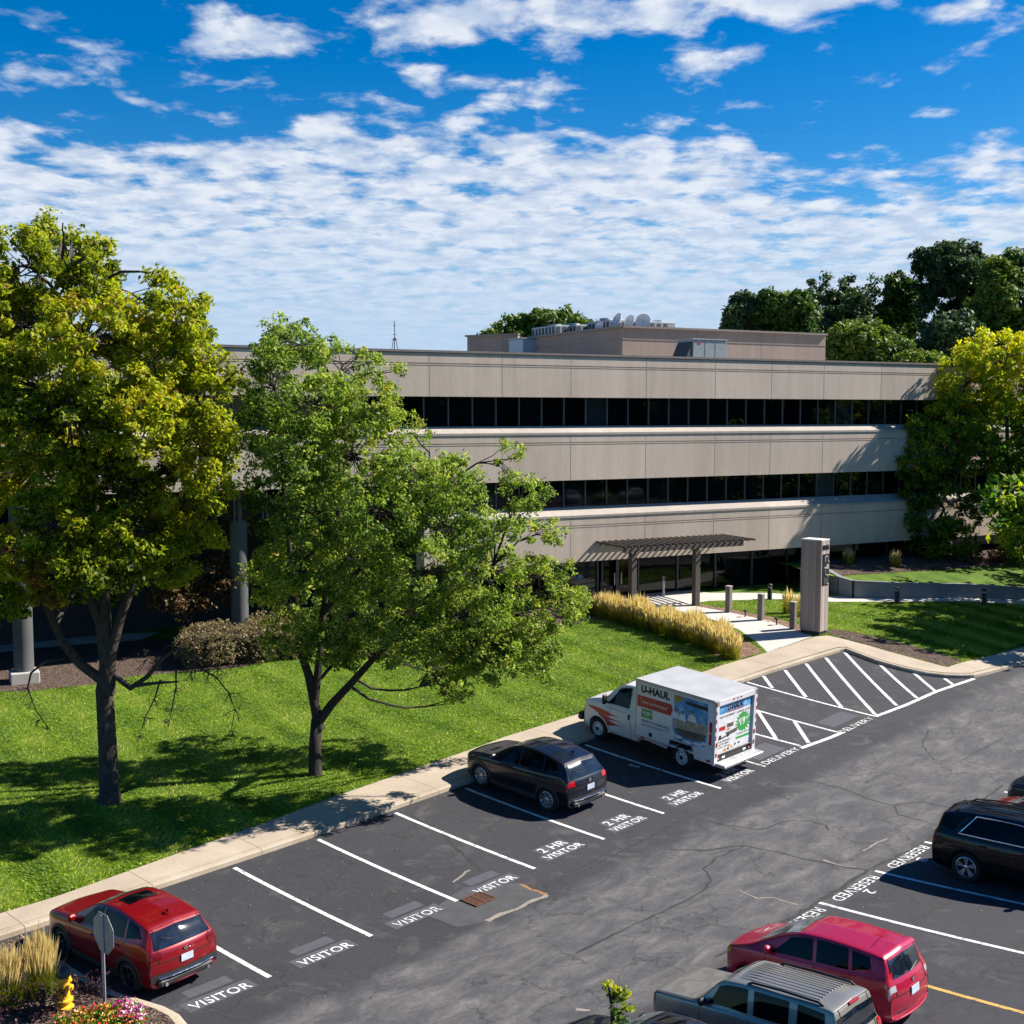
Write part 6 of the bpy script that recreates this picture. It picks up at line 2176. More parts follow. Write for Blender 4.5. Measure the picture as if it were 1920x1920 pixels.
# side walls with a wheel opening, roof, front, rear frame
def side_poly(sd):
    pts = [(BX0, BZ0), (-1.20, BZ0 - .08), (-1.32, .86), (-2.18, .86), (-2.30, BZ0 - .10), (BX1, BZ0 - .10), (BX1, BZ1), (BX0, BZ1)]
    return [(x, sd * BW, z) for x, z in pts]
for sd in (1, -1):
    P = side_poly(sd); n = len(P)
    P2 = [(x, y - sd * .06, z) for x, y, z in P]
    F = [tuple(range(n)), tuple(range(2 * n - 1, n - 1, -1))] + [(i, n + i, n + (i + 1) % n, (i + 1) % n) for i in range(n)]
    if sd > 0: F = [f[::-1] for f in F]
    bx.add(P + P2, F)
bx.box((BX0 - .03, 0, (BZ0 + BZ1) / 2 + .1), (.06, 2 * BW - .12, BZ1 - BZ0 - .2))
bx.box(((BX0 + BX1) / 2, 0, BZ0 + .04), (BX0 - BX1 - .12, 2 * BW - .12, .06))
bx.build('box_body', CAR_WHITE, tr)
ROOFW = plain('grey_white_roof_skin', (.36, .365, .38), .5, 0, .10, 1.6)
m_ = MB(); m_.box(((BX0 + BX1) / 2, 0, BZ1 + .012), (BX0 - BX1 + .02, 2 * BW + .02, .024)); m_.build('roof', ROOFW, tr)
m_ = MB()
for sd in (1, -1):
    m_.box(((BX0 + BX1) / 2, sd * (BW + .012), BZ1 - .03), (BX0 - BX1 + .03, .022, .075), bev=.006)
    m_.box((BX0 - .01, sd * (BW + .010), (BZ0 + BZ1) / 2), (.05, .02, BZ1 - BZ0))
    m_.box(((BX0 - 1.25) / 2, sd * (BW + .008), BZ0 + .02), (1.28, .014, .10))
m_.build('edge_rail', AL, tr)
# rear frame and roll-up door
RF = BX1
m_ = MB()
for sd in (1, -1): m_.box((RF - .02, sd * (BW - .075), 1.48), (.08, .15, 2.02))
m_.box((RF - .02, 0, BZ1 - .08), (.08, 2 * BW, .16)); m_.build('rear_frame', CAR_WHITE, tr)
m_ = MB(); m_.box((RF + .03, 0, 1.53), (.04, 2 * BW - .30, 1.60)); door = m_.build('roll_up_door', plain('door_white', (.60, .62, .65), .45, 0, .06, 2), tr)
m_ = MB(); m_.box((RF + .02, 0, .62), (.04, 2 * BW - .30, .22)); m_.tube([(RF - .03, -.92, .76), (RF - .03, .92, .76)], .025, 6); m_.build('door_sill', TRIM, tr)
m_ = MB(); m_.box((RF - .22, 0, .50), (.42, 2.06, .10), bev=.015)
for k in range(9): m_.box((RF - .06 - k * .042, 0, .553), (.014, 2.0, .008))
m_.build('step_bumper', AL, tr)
m_ = MB(); m_.box((RF - .30, 0, .40), (.12, .34, .10)); m_.tube([(RF - .36, 0, .40), (RF - .48, 0, .42)], .03, 8); m_.build('tow_hitch', TRIM, tr)
for sd in (1, -1):
    for z in (.66, 1.00): 
        m_ = MB(); m_.box((RF - .065, sd * (BW - .08), z + .12), (.015, .07, .14), bev=.005); m_.build('tail_light', LAMPR, tr)
    for y in (.55, .86):
        m_ = MB(); m_.box((RF - .01, sd * y, .63), (.02, .14, .07)); m_.build('reflector', LAMPR if y > .6 else LAMPW, tr)
    m_ = MB()
    for k in range(5): m_.box((RF - .063, sd * (BW - .03), 1.35 + k * .26), (.006, .035, .13))
    m_.build('reflective_tape', LAMPR, tr)
    m_ = MB(); m_.box((BX1 + .12, sd * (BW + .008), 1.45), (.10, .008, .72)); m_.box((-.25, sd * (BW + .022), BZ0 + .03), (.16, .006, .05)); m_.box((BX1 + .15, sd * (BW + .008), .58), (.16, .008, .06)); m_.build('side_reflector', LAMPR, tr)
m_ = MB()
for y in (-.12, 0, .12): m_.box((RF - .063, y * 1.6, BZ1 - .07), (.015, .09, .035))
m_.build('marker_light', LAMPR, tr)
# ---- livery: flat graphics on the left side, the right side and the door
INK = plain('black_vinyl', (.012, .012, .014), .45); REDV = plain('red_vinyl', (.42, .022, .025), .4, var=.08); GREENV = plain('green_vinyl', (.04, .32, .06), .4, var=.08); WHV = plain('white_vinyl', (.66, .66, .67), .4)
BROWNV = plain('olive_gold_vinyl', (.34, .22, .05), .5, var=.3, scale=8); ORV = plain('orange_vinyl', (.62, .22, .03), .4)
def m_mural():
    m, nt, b = new_mat('mural_blue_sky_print')
    p = objc(nt)
    c = ramp(nt, noise(nt, p, 3.2, 5, .6, .6), [(.3, (.02, .13, .34)), (.5, (.05, .25, .50)), (.66, (.25, .45, .62)), (.8, (.62, .68, .72))])
    lk(nt, c, b.inputs['Base Color']); b.inputs['Roughness'].default_value = .4
    return m
MURAL = m_mural()
BOAT = plain('mural_beige_hull_print', (.34, .29, .22), .45, var=.35, scale=5); BOATD = plain('mural_dark_hull_print', (.10, .085, .065), .45, var=.4, scale=7); SKINV = plain('mural_figure_print', (.45, .33, .25), .45, var=.2, scale=9)

def sideM(sd):
    # local x along the reading direction, y up, z outwards; origin at the left end of the reading direction
    if sd > 0: return Matrix(((-1, 0, 0, BX0), (0, 0, 1, BW), (0, .905, 0, .07), (0, 0, 0, 1)))
    return Matrix(((1, 0, 0, BX1), (0, 0, -1, -BW), (0, .905, 0, .07), (0, 0, 0, 1)))
def poly_on(mb, M, pts, z, mi=0): mb.add([M @ Vector((x, y, z)) for x, y in pts], [tuple(range(len(pts)))], mi)
def ell(cx, cy, rx, ry, n=20, a0=0, a1=360): return [(cx + rx * math.cos(R(a0 + (a1 - a0) * k / n)), cy + ry * math.sin(R(a0 + (a1 - a0) * k / n))) for k in range(n + (0 if a1 - a0 == 360 else 1))]
for sd in (1, -1):
    M = sideM(sd)
    g = MB(); e = .004
    mats = [INK, REDV, GREENV, WHV, MURAL, BOAT, BOATD, SKINV, BROWNV]
    # red band
    poly_on(g, M, [(.07, 1.72), (1.42, 1.72), (1.44, 2.13), (.07, 2.13)], e, 1)
    poly_on(g, M, [(1.38, 1.72), (1.42, 1.72), (1.50, 1.95), (1.44, 2.13), (1.38, 2.13)], e + .001, 1)
    text_on(g, 'U-HAUL', M @ Matrix.Translation((.20, 2.24, e)), 1.16, .28, .06, 1.05, 0)
    text_on(g, 'ONE-WAY & IN-TOWN RENTALS', M @ Matrix.Translation((.24, 1.87, e + .003)), 1.02, .085, .01, 1, 3)
    for x, y in ((.22, 2.03), (.75, 2.05), (1.30, 1.98)): poly_on(g, M, ell(x, y, .02, .02, 5), e + .003, 3)
    poly_on(g, M, [(.25, 1.36), (.70, 1.36), (.70, 1.68), (.25, 1.68)], e, 2)
    text_on(g, '19', M @ Matrix.Translation((.38, 1.41, e + .003)), .18, .19, .03, 1, 3)
    text_on(g, '$', M @ Matrix.Translation((.30, 1.50, e + .003)), .06, .11, .02, 1, 3); text_on(g, '95', M @ Matrix.Translation((.58, 1.51, e + .003)), .09, .09, .015, 1, 3)
    text_on(g, 'PERFECT FOR MOVING', M @ Matrix.Translation((.26, 1.20, e)), 1.12, .085, .02, 1, 0)
    for k in range(2): poly_on(g, M, [(.26, 1.12 - k * .045), (1.36 - k * .2, 1.12 - k * .045), (1.36 - k * .2, 1.135 - k * .045), (.26, 1.135 - k * .045)], e, 0)
    # mural: blue sky, pale clouds, a hull, three small figures
    poly_on(g, M, [(1.52, 1.30), (1.50, 1.75), (1.56, 1.95), (1.52, 2.30), (1.56, 2.52), (2.82, 2.52), (2.84, 1.60), (2.78, 1.0), (2.2, .88), (1.70, .95)], e, 4)
    poly_on(g, M, [(1.92, 2.40), (2.82, 2.40), (2.82, 2.26), (2.05, 2.30)], e + .002, 0)
    poly_on(g, M, [(1.52, 2.50), (1.80, 2.54), (1.95, 2.42), (1.78, 2.36), (1.62, 2.20), (1.56, 2.34)], e + .003, 8)
    poly_on(g, M, [(1.50, 1.62), (1.62, 1.66), (2.15, 1.74), (2.84, 1.78), (2.83, 1.40), (2.70, 1.18), (2.30, 1.10), (1.85, 1.12), (1.60, 1.30)], e + .002, 5)
    poly_on(g, M, [(1.60, 1.36), (2.82, 1.42), (2.70, 1.18), (2.30, 1.10), (1.85, 1.12), (1.64, 1.26)], e + .003, 6)
    for k in range(7): poly_on(g, M, [(1.70 + k * .16, 1.42), (1.72 + k * .16, 1.42), (1.735 + k * .16, 1.72), (1.715 + k * .16, 1.72)], e + .0035, 6)
    for x, y, s in ((1.62, 1.80, .9), (1.88, 1.80, .9), (2.25, 1.86, 1.1)):
        poly_on(g, M, [(x - .16 * s, y - .12), (x + .16 * s, y - .12), (x + .12 * s, y + .08), (x, y + .13), (x - .12 * s, y + .08)], e + .004, 3)
        poly_on(g, M, ell(x, y + .17 * s, .055 * s, .075 * s, 12), e + .005, 7); poly_on(g, M, ell(x, y + .215 * s, .058 * s, .045 * s, 10), e + .006, 6)
    for x, y, rx in ((1.75, 1.06, .16), (2.1, .98, .2), (2.5, 1.02, .18), (2.72, 1.1, .1)): poly_on(g, M, ell(x, y, rx, .06, 12), e + .004, 3)
    for k in range(6): poly_on(g, M, [(1.56, 1.0 - k * .045), (2.3 + .04 * (k % 3), 1.0 - k * .045), (2.3 + .04 * (k % 3), 1.012 - k * .045), (1.56, 1.012 - k * .045)], e + .002, 0)
    o = g.build('side_graphics', mats, tr)
    g = MB(); M2 = Matrix.Translation((-.55, sd * BW, .80)) @ Matrix.Rotation(R(-90 * sd), 4, 'X'); g.lathe([(.075, 0), (.07, .012), (.001, .012)], 16, M=M2, cap=False); g.build('filler_cap', TRIM, tr)
    # red swoosh over the front arch and the door
    g = MB()
    def cabpt(x, z): return (x, sd * (sh.side_at(x, z) + .006), z)
    for strip_ in ([(2.22, 1.04, 1.08), (1.95, .98, 1.10), (1.65, .88, 1.10), (1.40, .90, 1.07), (1.15, .97, 1.02), (.85, .985, .99)], [(1.62, .84, .97), (1.45, .78, .92), (1.25, .80, .88), (1.0, .835, .86), (.70, .842, .846)],
                   [(1.50, .66, .84), (1.35, .58, .79), (1.18, .62, .75), (.95, .68, .72), (.65, .705, .71)], [(1.72, .86, .99), (1.56, .74, .94), (1.44, .58, .80), (1.36, .46, .62)]):
        V = []
        for i in range(len(strip_) - 1):
            for k in range(4):
                s_ = k / 4; a, b_ = strip_[i], strip_[i + 1]
                x, z0_, z1_ = [a[j] * (1 - s_) + b_[j] * s_ for j in range(3)]
                V.append([cabpt(x, z0_ + (z1_ - z0_) * j / 3) for j in range(4)])
        x, z0_, z1_ = strip_[-1]; V.append([cabpt(x, z0_ + (z1_ - z0_) * j / 3) for j in range(4)])
        F = [(i * 4 + j, (i + 1) * 4 + j, (i + 1) * 4 + j + 1, i * 4 + j + 1) for i in range(len(V) - 1) for j in range(3)]
        if sd < 0: F = [f[::-1] for f in F]
        g.add([p for r_ in V for p in r_], F)
    g.build('red_stripes', REDV, tr)
# roll-up door print
M = Matrix(((0, 0, -1, RF + .010), (-1, 0, 0, BW - .17), (0, .905, 0, .02), (0, 0, 0, 1)))
g = MB(); e = .006; W_ = 2 * BW - .34
poly_on(g, M, [(0, .82), (W_, .82), (W_, 2.2), (0, 2.2)], .003, 3)
poly_on(g, M, [(0, 2.2), (W_, 2.2), (W_, 2.48), (0, 2.48)], .003, 4)
text_on(g, 'U-HAUL', M @ Matrix.Translation((.50, 2.26, e)), .82, .17, .06, 1.05, 0)
poly_on(g, M, [(.48, 2.20), (1.35, 2.20), (1.35, 2.235), (.48, 2.235)], e, 1)
text_on(g, 'RIGHT EQUIPMENT', M @ Matrix.Translation((.10, 2.05, e)), .80, .075, .01, 1, 0); text_on(g, 'LOWEST COST', M @ Matrix.Translation((1.0, 2.05, e)), .70, .075, .01, 1, 0)
star = []
for k in range(36):
    a = 2 * math.pi * k / 36; rr_ = (.40 if k % 2 else .31) * (1 + .12 * math.sin(k * 2.7)); star.append((1.36 + rr_ * 1.02 * math.cos(a), 1.70 + rr_ * .95 * math.sin(a)))
g.add([M @ Vector((1.36, 1.70, e))] + [M @ Vector((x, y, e)) for x, y in star], [(0, 1 + k, 1 + (k + 1) % 36) for k in range(36)], 2)
text_on(g, '19', M @ Matrix.Translation((1.20, 1.57, e + .003)), .27, .28, .04, 1, 3); text_on(g, '$', M @ Matrix.Translation((1.10, 1.68, e + .003)), .08, .15, .02, 1, 3); text_on(g, '95', M @ Matrix.Translation((1.49, 1.72, e + .003)), .12, .12, .02, 1, 3)
# small picture of a truck
for pts, mi in (([(.10, 1.62), (.42, 1.62), (.42, 1.76), (.10, 1.76)], 1), ([(.46, 1.46), (.98, 1.46), (.98, 1.74), (.86, 1.84), (.46, 1.84)], 3), ([(.50, 1.66), (.84, 1.66), (.84, 1.80), (.50, 1.80)], 6), ([(.46, 1.44), (1.06, 1.44), (1.06, 1.56), (.46, 1.50)], 6),
                ([(.08, 1.30), (1.0, 1.42), (1.0, 1.46), (.08, 1.36)], 6), ([(.52, 1.56), (.66, 1.56), (.66, 1.64), (.52, 1.64)], 9)):
    poly_on(g, M, pts, e + (.001 if mi in (6, 9) else 0), mi)
for cx in (.16, .58): poly_on(g, M, ell(cx, 1.40, .065, .075, 14), e + .002, 0)
for k, s in enumerate(('FUEL EFFICIENT', 'EASY TO DRIVE', 'LOW COST')): text_on(g, s, M @ Matrix.Translation((.08, 1.20 - k * .10, e)), .62 - .06 * k, .06, .01, 1, 0)
poly_on(g, M, [(1.02, 1.12), (1.76, 1.12), (1.76, 1.20), (1.02, 1.20)], e, 2); text_on(g, 'RESERVE TODAY', M @ Matrix.Translation((1.06, 1.27, e)), .66, .06, .01, 1, 2)
for x, y, rx, ry, mi in ((.45, .90, .10, .05, 9), (.66, 1.0, .08, .05, 9), (.62, .90, .05, .05, 0), (.80, .93, .05, .05, 9), (.98, .97, .06, .04, 0), (1.18, .98, .06, .04, 0)): poly_on(g, M, ell(x, y, rx, ry, 8), e, mi)
g.build('door_graphics', mats + [ORV], door)
# cab door lettering
g = MB()
for sd in (1, -1):
    M3 = Matrix(((-sd, 0, 0, 1.42 if sd > 0 else .55), (0, 0, sd, sd * (sh.side_at(1.0, 1.2) + .004)), (0, 1, 0, 1.19), (0, 0, 0, 1)))
    text_on(g, 'www.uhaul.com', M3, .85, .055, .008, 1)
g.build('door_lettering', plain('blue_grey_vinyl', (.12, .18, .26), .45), tr)
place(tr, 13.85, 3.86, 1, -2)
# ------------------------------------------------------------------ sign pillar
x, y, z = gp(1537, 1193, upper)
px_, py_ = x, y
def m_boards():
    m, nt, b = new_mat('grey_brown_timber_boards')
    p = objc(nt)
    sep = nd(nt, 'ShaderNodeSeparateXYZ'); lk(nt, p, sep.inputs[0])
    s = math_n(nt, 'ADD', sep.outputs[0], math_n(nt, 'MULTIPLY', sep.outputs[1], 1.0))
    cell = math_n(nt, 'FLOOR', math_n(nt, 'DIVIDE', s, .0875))
    wn = nd(nt, 'ShaderNodeTexWhiteNoise', noise_dimensions='1D'); lk(nt, cell, wn.inputs['W'])
    c = ramp(nt, wn.outputs['Value'], [(0, (.235, .175, .150)), (.35, (.36, .30, .27)), (.65, (.27, .225, .205)), (.85, (.44, .37, .325)), (1, (.20, .155, .14))])
    gr_ = noise(nt, scalev(nt, p, (18, 18, .8)), 1.5, 5, .6)
    c = mixc(nt, .35, c, ramp(nt, gr_, [(.3, .3), (.7, .72)]), 'OVERLAY')
    f = math_n(nt, 'ABSOLUTE', math_n(nt, 'SUBTRACT', math_n(nt, 'FRACT', math_n(nt, 'DIVIDE', s, .0875)), .5))
    c = mixc(nt, math_n(nt, 'MULTIPLY', nd_mr(nt, f, .455, .49), .6), c, (.06, .045, .04))
    lk(nt, c, b.inputs['Base Color']); b.inputs['Roughness'].default_value = .75
    return m
a = math.atan2(-SU, CU)                    # local x runs away from the lawn (towards the lot)
t = thing('sign_pillar', 'tall square timber clad address pillar with pale top at the entrance walkway', 'sign', (px_, py_, z - .02), a)
HP = 4.22
mb = MB(); mb.box((-.5, .35, .12), (.92, .62, .24)); mb.build('base', plain('blue_black_plinth', (.02, .025, .03), .6), t)
mb = MB(); mb.box((-.5, .35, .2 + (HP - .2) / 2), (1.0, .70, HP - .2), bev=.012); mb.build('cladding', m_boards(), t)
mb = MB(); mb.box((-.5, .35, HP + .012), (1.02, .72, .05), bev=.01); mb.build('cap', plain('pale_metal_cap', (.62, .60, .58), .5), t)
# lettering face is the one at local +x
M = Matrix(((0, 0, 1, 0), (1, 0, 0, 0), (0, 1, 0, 0), (0, 0, 0, 1)))
BLK = plain('black_sign_letters', (.010, .010, .012), .5)
WHT = plain('white_sign_outline', (.55, .55, .56), .5)
g = MB()
def letter3d(s, x0, y0, w, h, d=.03, bold=.03):
    V, F, _, _ = text_mesh(s, bold)
    F = [f if ((V[f[1]][0] - V[f[0]][0]) * (V[f[2]][1] - V[f[0]][1]) - (V[f[1]][1] - V[f[0]][1]) * (V[f[2]][0] - V[f[0]][0])) > 0 else f[::-1] for f in F]
    g.add([M @ Vector((x0 + x * w, y0 + y * h, d)) for x, y in V], F)
    E = {}
    for f in F:
        for i in range(3):
            e = (f[i], f[(i + 1) % 3]); E[e] = 1
    for (p, q) in list(E):
        if (q, p) not in E:
            A, B_ = V[p], V[q]
            g.add([M @ Vector((x0 + A[0] * w, y0 + A[1] * h, d)), M @ Vector((x0 + B_[0] * w, y0 + B_[1] * h, d)), M @ Vector((x0 + B_[0] * w, y0 + B_[1] * h, .002)), M @ Vector((x0 + A[0] * w, y0 + A[1] * h, .002))], [(3, 2, 1, 0)])
letter3d('10895', .09, HP - .42, .52, .22, .03, .02)
g.build('street_number', BLK, t)
# stack of bold block letters running down the face
for k, (ch, y0) in enumerate((('N', 3.32), ('e', 3.05), ('d', 2.62), ('u', 2.36))):
    pass
g = MB()
for y0, h, xa, xb in ((3.20, .42, .12, .66), (2.95, .22, .12, .40), (2.62, .33, .12, .66), (2.26, .32, .12, .66)):
    P = [(xa, y0), (xb, y0), (xb, y0 + h), (xa, y0 + h)]
    g.add([M @ Vector((x_, y_, d)) for d in (.002, .035) for x_, y_ in P], [(4, 5, 6, 7), (0, 1, 5, 4), (1, 2, 6, 5), (2, 3, 7, 6), (3, 0, 4, 7)])
g.build('block_letters', BLK, t)
g = MB()
def arc3(pts, w=.016):
    Q = [M @ Vector((x_, y_, .040)) for x_, y_ in pts]; g.tube(Q, w, 5)
arc3([(.28, 3.26), (.28, 3.46), (.38, 3.54), (.50, 3.50), (.50, 3.32), (.62, 3.26)]); arc3([(.30, 2.98), (.30, 2.74), (.42, 2.68), (.62, 2.69), (.62, 2.92)]); arc3([(.26, 2.56), (.26, 2.30)]); arc3([(.44, 2.56), (.44, 2.30), (.58, 2.30)])
arc3([(.20, 3.02), (.36, 3.02)])
g.build('letter_outline', WHT, t)

# ------------------------------------------------------------------ posts and bollards
for px, py, h, lab in ((1366, 1148, 1.25, 'square timber post beside the walkway nearest to the pergola'), (1426.5, 1163, 1.22, 'square timber post between the pergola and the sign pillar'), (1487, 1179.5, 1.22, 'dark square timber post close to the left of the sign pillar')):
    x, y, z = gp(px, py, upper)
    t = thing('timber_post', lab, 'post', (x, y, z), a, 'timber posts along the entrance walkway')
    mb = MB(); mb.box((0, 0, h / 2 - .1), (.25, .25, h + .2), bev=.015); mb.build('post', plain('weathered_post_timber', (.17, .145, .125), .85, var=.3, scale=10, bmp=.3), t)
    mb = MB(); mb.box((0, 0, h + .01), (.28, .28, .04), bev=.008); mb.build('cap', plain('pale_post_cap', (.36, .33, .30), .6), t)
for px, py, h, lab in ((1681.5, 1131, .82, 'black bollard light by the right path, the one nearer to the sign pillar'), (1845, 1134.5, .82, 'black bollard light by the right path, far right before the low wall'), (1443, 1124, .80, 'black bollard light beyond the timber posts at the building front')):
    x, y, z = gp(px, py, upper)
    t = thing('bollard_light', lab, 'bollard', (x, y, z), 0, 'black bollard lights')
    mb = MB(); mb.lathe([(.12, -.05), (.12, h * .74), (.115, h * .75)], 18); mb.build('post', TRIM, t, sm='auto')
    mb = MB(); mb.lathe([(.085, h * .74), (.085, h * .86)], 14); mb.build('lens', plain('frosted_lens', (.35, .35, .34), .4), t)
    mb = MB(); mb.lathe([(.125, h * .86), (.125, h * .95), (.09, h), (.01, h + .01)], 18); mb.build('cap', TRIM, t, sm='auto')
for px, py, lab in ((1397, 1157, 'tiny black path light between the two left timber posts'), (1456, 1172, 'tiny black path light between the two right timber posts')):
    x, y, z = gp(px, py, upper)
    t = thing('path_light', lab, 'path light', (x, y, z), 0, 'path lights')
    mb = MB(); mb.lathe([(.03, -.05), (.03, .28)], 10); mb.build('stem', TRIM, t)
    mb = MB(); mb.lathe([(.10, .26), (.09, .32), (.02, .36)], 14); mb.build('hood', TRIM, t)
x, y, z = gp(1244, 1119, upper)
t = thing('door_post', 'slim pale push button post in front of the entrance doors', 'post', (x, y, z))
mb = MB(); mb.box((0, 0, .5), (.10, .10, 1.1), bev=.01); mb.build('post', plain('pale_post_metal', (.5, .48, .45), .5), t)
mb = MB(); mb.box((.03, -.055, .92), (.10, .02, .16), bev=.005); mb.build('button_plate', DGREY, t)

# ------------------------------------------------------------------ corner planter with hydrant and stop sign
pk = [xy_of(-6.62, 5.5), xy_of(-6.56, 4.2), xy_of(-6.50, 2.4), xy_of(-6.40, 1.6), xy_of(-6.22, 1.0), xy_of(-6.08, .5), xy_of(-6.05, 0), xy_of(-6.20, -.7), xy_of(-6.6, -1.3), xy_of(-7.4, -1.7), xy_of(-9, -1.9), xy_of(-13, -1.9), xy_of(-13, 5.5)]
isl = lambda x, y: lot(x, y) + .12
def inset(P, d):
    out = []
    n = len(P)
    for k in range(n):
        p, q = Vector(P[k - 1]), Vector(P[(k + 1) % n]); tt = (q - p).normalized()
        out.append((P[k][0] + tt.y * d, P[k][1] - tt.x * d))
    return out
c0_ = Vector(pk[3]); ins = inset(pk, .20)
if (Vector(ins[3]) - Vector(xy_of(-9, 1.6))).length > (c0_ - Vector(xy_of(-9, 1.6))).length: ins = inset(pk, -.20)
sheet('planter_bed', ins, isl, .05, .6, MULCH)
mb = MB(); P = []
for (ax, ay), (bx_, by_) in zip(pk, ins):
    zl = lot(ax, ay)
    P += [(ax, ay, zl - .1), (ax, ay, zl + .13), (ax * .8 + bx_ * .2, ay * .8 + by_ * .2, zl + .15), (bx_, by_, zl + .155), (bx_, by_, zl + .05)]
n = len(pk)
mb.add(P, [(k * 5 + j, ((k + 1) % n) * 5 + j, ((k + 1) % n) * 5 + j + 1, k * 5 + j + 1) for k in range(n - 1) for j in range(4)])
o = mb.build('planter_kerb', KERB, sm='auto'); o['kind'] = 'structure'
# hydrant
x, y, z = gp(121, 1888, lot, .17)
t = thing('fire_hydrant', 'yellow fire hydrant with silver and black bonnet in the corner planter', 'fire hydrant', (x, y, z), .6)
YEL = plain('yellow_hydrant_paint', (.78, .40, .02), .45, var=.15); 
mb = MB(); mb.lathe([(.17, -.05), (.17, .03), (.115, .05), (.112, .12), (.16, .13), (.16, .165), (.11, .18), (.105, .50), (.13, .53), (.13, .58), (.11, .60)], 22); mb.build('barrel', YEL, t, sm='auto')
mb = MB(); mb.lathe([(.125, .60), (.125, .64), (.105, .72), (.06, .775), (.035, .79), (.035, .84), (.001, .84)], 20, cap=False); mb.build('bonnet', plain('black_silver_bonnet', (.05, .055, .06), .3, .6), t, sm='auto')
for k, (r_, an, zz) in enumerate(((.06, 0, .42), (.045, 100, .44), (.045, -100, .44))):
    mb = MB(); Mh = Matrix.Rotation(R(an - 60), 4, 'Z') @ Matrix.Translation((.09, 0, zz)) @ Matrix.Rotation(R(90), 4, 'Y')
    mb.lathe([(r_ * .8, 0), (r_ * .8, .05), (r_, .055), (r_, .10), (r_ * .4, .11), (r_ * .35, .14), (.001, .14)], 14, M=Mh, cap=False); mb.build('nozzle', YEL, t, sm='auto')
# stop sign seen from behind
s0 = at(192, 1750, 21.3)
zs = lot(s0.x, 21.3) + .1
t = thing('stop_sign', 'bare grey back of an octagonal stop sign on a galvanised post', 'sign', (s0.x, 21.3, zs), 0)
hz = s0.z - zs
mb = MB(); mb.box((.0, 0, (hz + .35) / 2 - .1), (.055, .035, hz + .55)); mb.build('post', plain('galvanised_post', (.38, .40, .42), .5, .5), t)
SGB = plain('bare_sign_back', (.30, .31, .30), .6, .2); SGR = plain('stop_red', (.45, .02, .02), .5)
th = R(-43)                                 # the plate's facing, seen obliquely
def octa(r_, d):
    return [Vector((0, 0, hz)) + Vector((math.cos(th), math.sin(th), 0)) * r_ * math.cos(R(22.5 + 45 * k)) + Vector((0, 0, 1)) * r_ * math.sin(R(22.5 + 45 * k)) + Vector((-math.sin(th), math.cos(th), 0)) * d for k in range(8)]
mb = MB(); P = octa(.405, .020) + octa(.405, .026)
mb.add(P, [tuple(range(7, -1, -1)), tuple(range(8, 16))] + [(k, (k + 1) % 8, 8 + (k + 1) % 8, 8 + k) for k in range(8)]); pl = mb.build('plate', SGB, t)
mb = MB(); mb.add(octa(.39, .029), [tuple(range(8))]); mb.build('red_face', SGR, pl)
mb = MB(); Ms = Matrix.Translation(Vector((0, 0, hz)) + Vector((-math.sin(th), math.cos(th), 0)) * .032) @ Matrix(((-math.cos(th), 0, -math.sin(th), 0), (-math.sin(th), 0, math.cos(th), 0), (0, 1, 0, 0), (0, 0, 0, 1))) @ Matrix.Translation((-.27, -.12, 0))
text_on(mb, 'STOP', Ms, .54, .24, .02); mb.build('lettering', WHV, pl)
mb = MB()
for dz in (-.15, .15): mb.lathe([(.014, 0), (.014, .012)], 8, M=Matrix.Translation((.012, -.02, hz + dz)) @ Matrix.Rotation(R(90), 4, 'X'))
mb.build('bolt', AL, t)
# flowers and shrubs in the planter
LF = [gp(px, py, lot, .17) for px, py in ((92, 1932), (150, 1912), (205, 1904), (262, 1922), (275, 1945), (200, 1975), (100, 1965))]
flowers('flower_bed', 'bright bed of red, orange and magenta flowers at the foot of the stop sign', LF, 150, [('orange_flowers', ORANGE, 0, .22), ('red_flowers', REDP, .22, .40), ('yellow_flowers', plain('yellow_petals', (.5, .36, .03), .5), .40, .48)], LEAF_R, 900, .24)
MF = [gp(px, py, lot, .17) for px, py in ((212, 1905), (238, 1900), (262, 1918), (272, 1938), (238, 1930))]
flowers('flower_bed', 'magenta and white petunia cluster at the planter corner', MF, 152, [('magenta_flowers', PINK, 0, .5), ('white_flowers', WHITEP, .5, .62)], LEAF_G, 380, .28)
LEAF_P = m_leaf('dark_purple_shrub_leaves', [(0, (.018, .008, .010)), (.5, (.05, .018, .022)), (1, (.10, .04, .04))], .15)
for k, (px, py, s) in enumerate(((168, 1866, .42), (40, 1905, .5), (84, 1903, .4))):
    x, y, z = gp(px, py, lot, .17)
    o = blob_leaves('shrub', [((0, 0, .18), (s * 1.6, s * 1.4, .36), .4 * k)], 1100, .030, LEAF_P, .5, None, 160 + k); o.location = (x, y, z)
    tag(o, ['dark purple low shrub between the hydrant and the kerb', 'dark purple low shrub at the bottom left corner', 'small purple shrub below the yellow hydrant'][k], 'shrub', 'purple shrubs in the corner planter')
# ------------------------------------------------------------------ sun and sky
SUN_AZ, SUN_EL = R(77), R(41.5)
sd_ = bpy.data.lights.new('sun', 'SUN'); sd_.energy = 5.0; sd_.angle = R(.5); sd_.color = (1, .94, .85)
so = bpy.data.objects.new('sun', sd_); COL.objects.link(so)
sv = Vector((math.cos(SUN_EL) * math.sin(SUN_AZ), math.cos(SUN_EL) * math.cos(SUN_AZ), math.sin(SUN_EL)))
so.rotation_euler = sv.to_track_quat('Z', 'Y').to_euler(); so.location = sv * 60

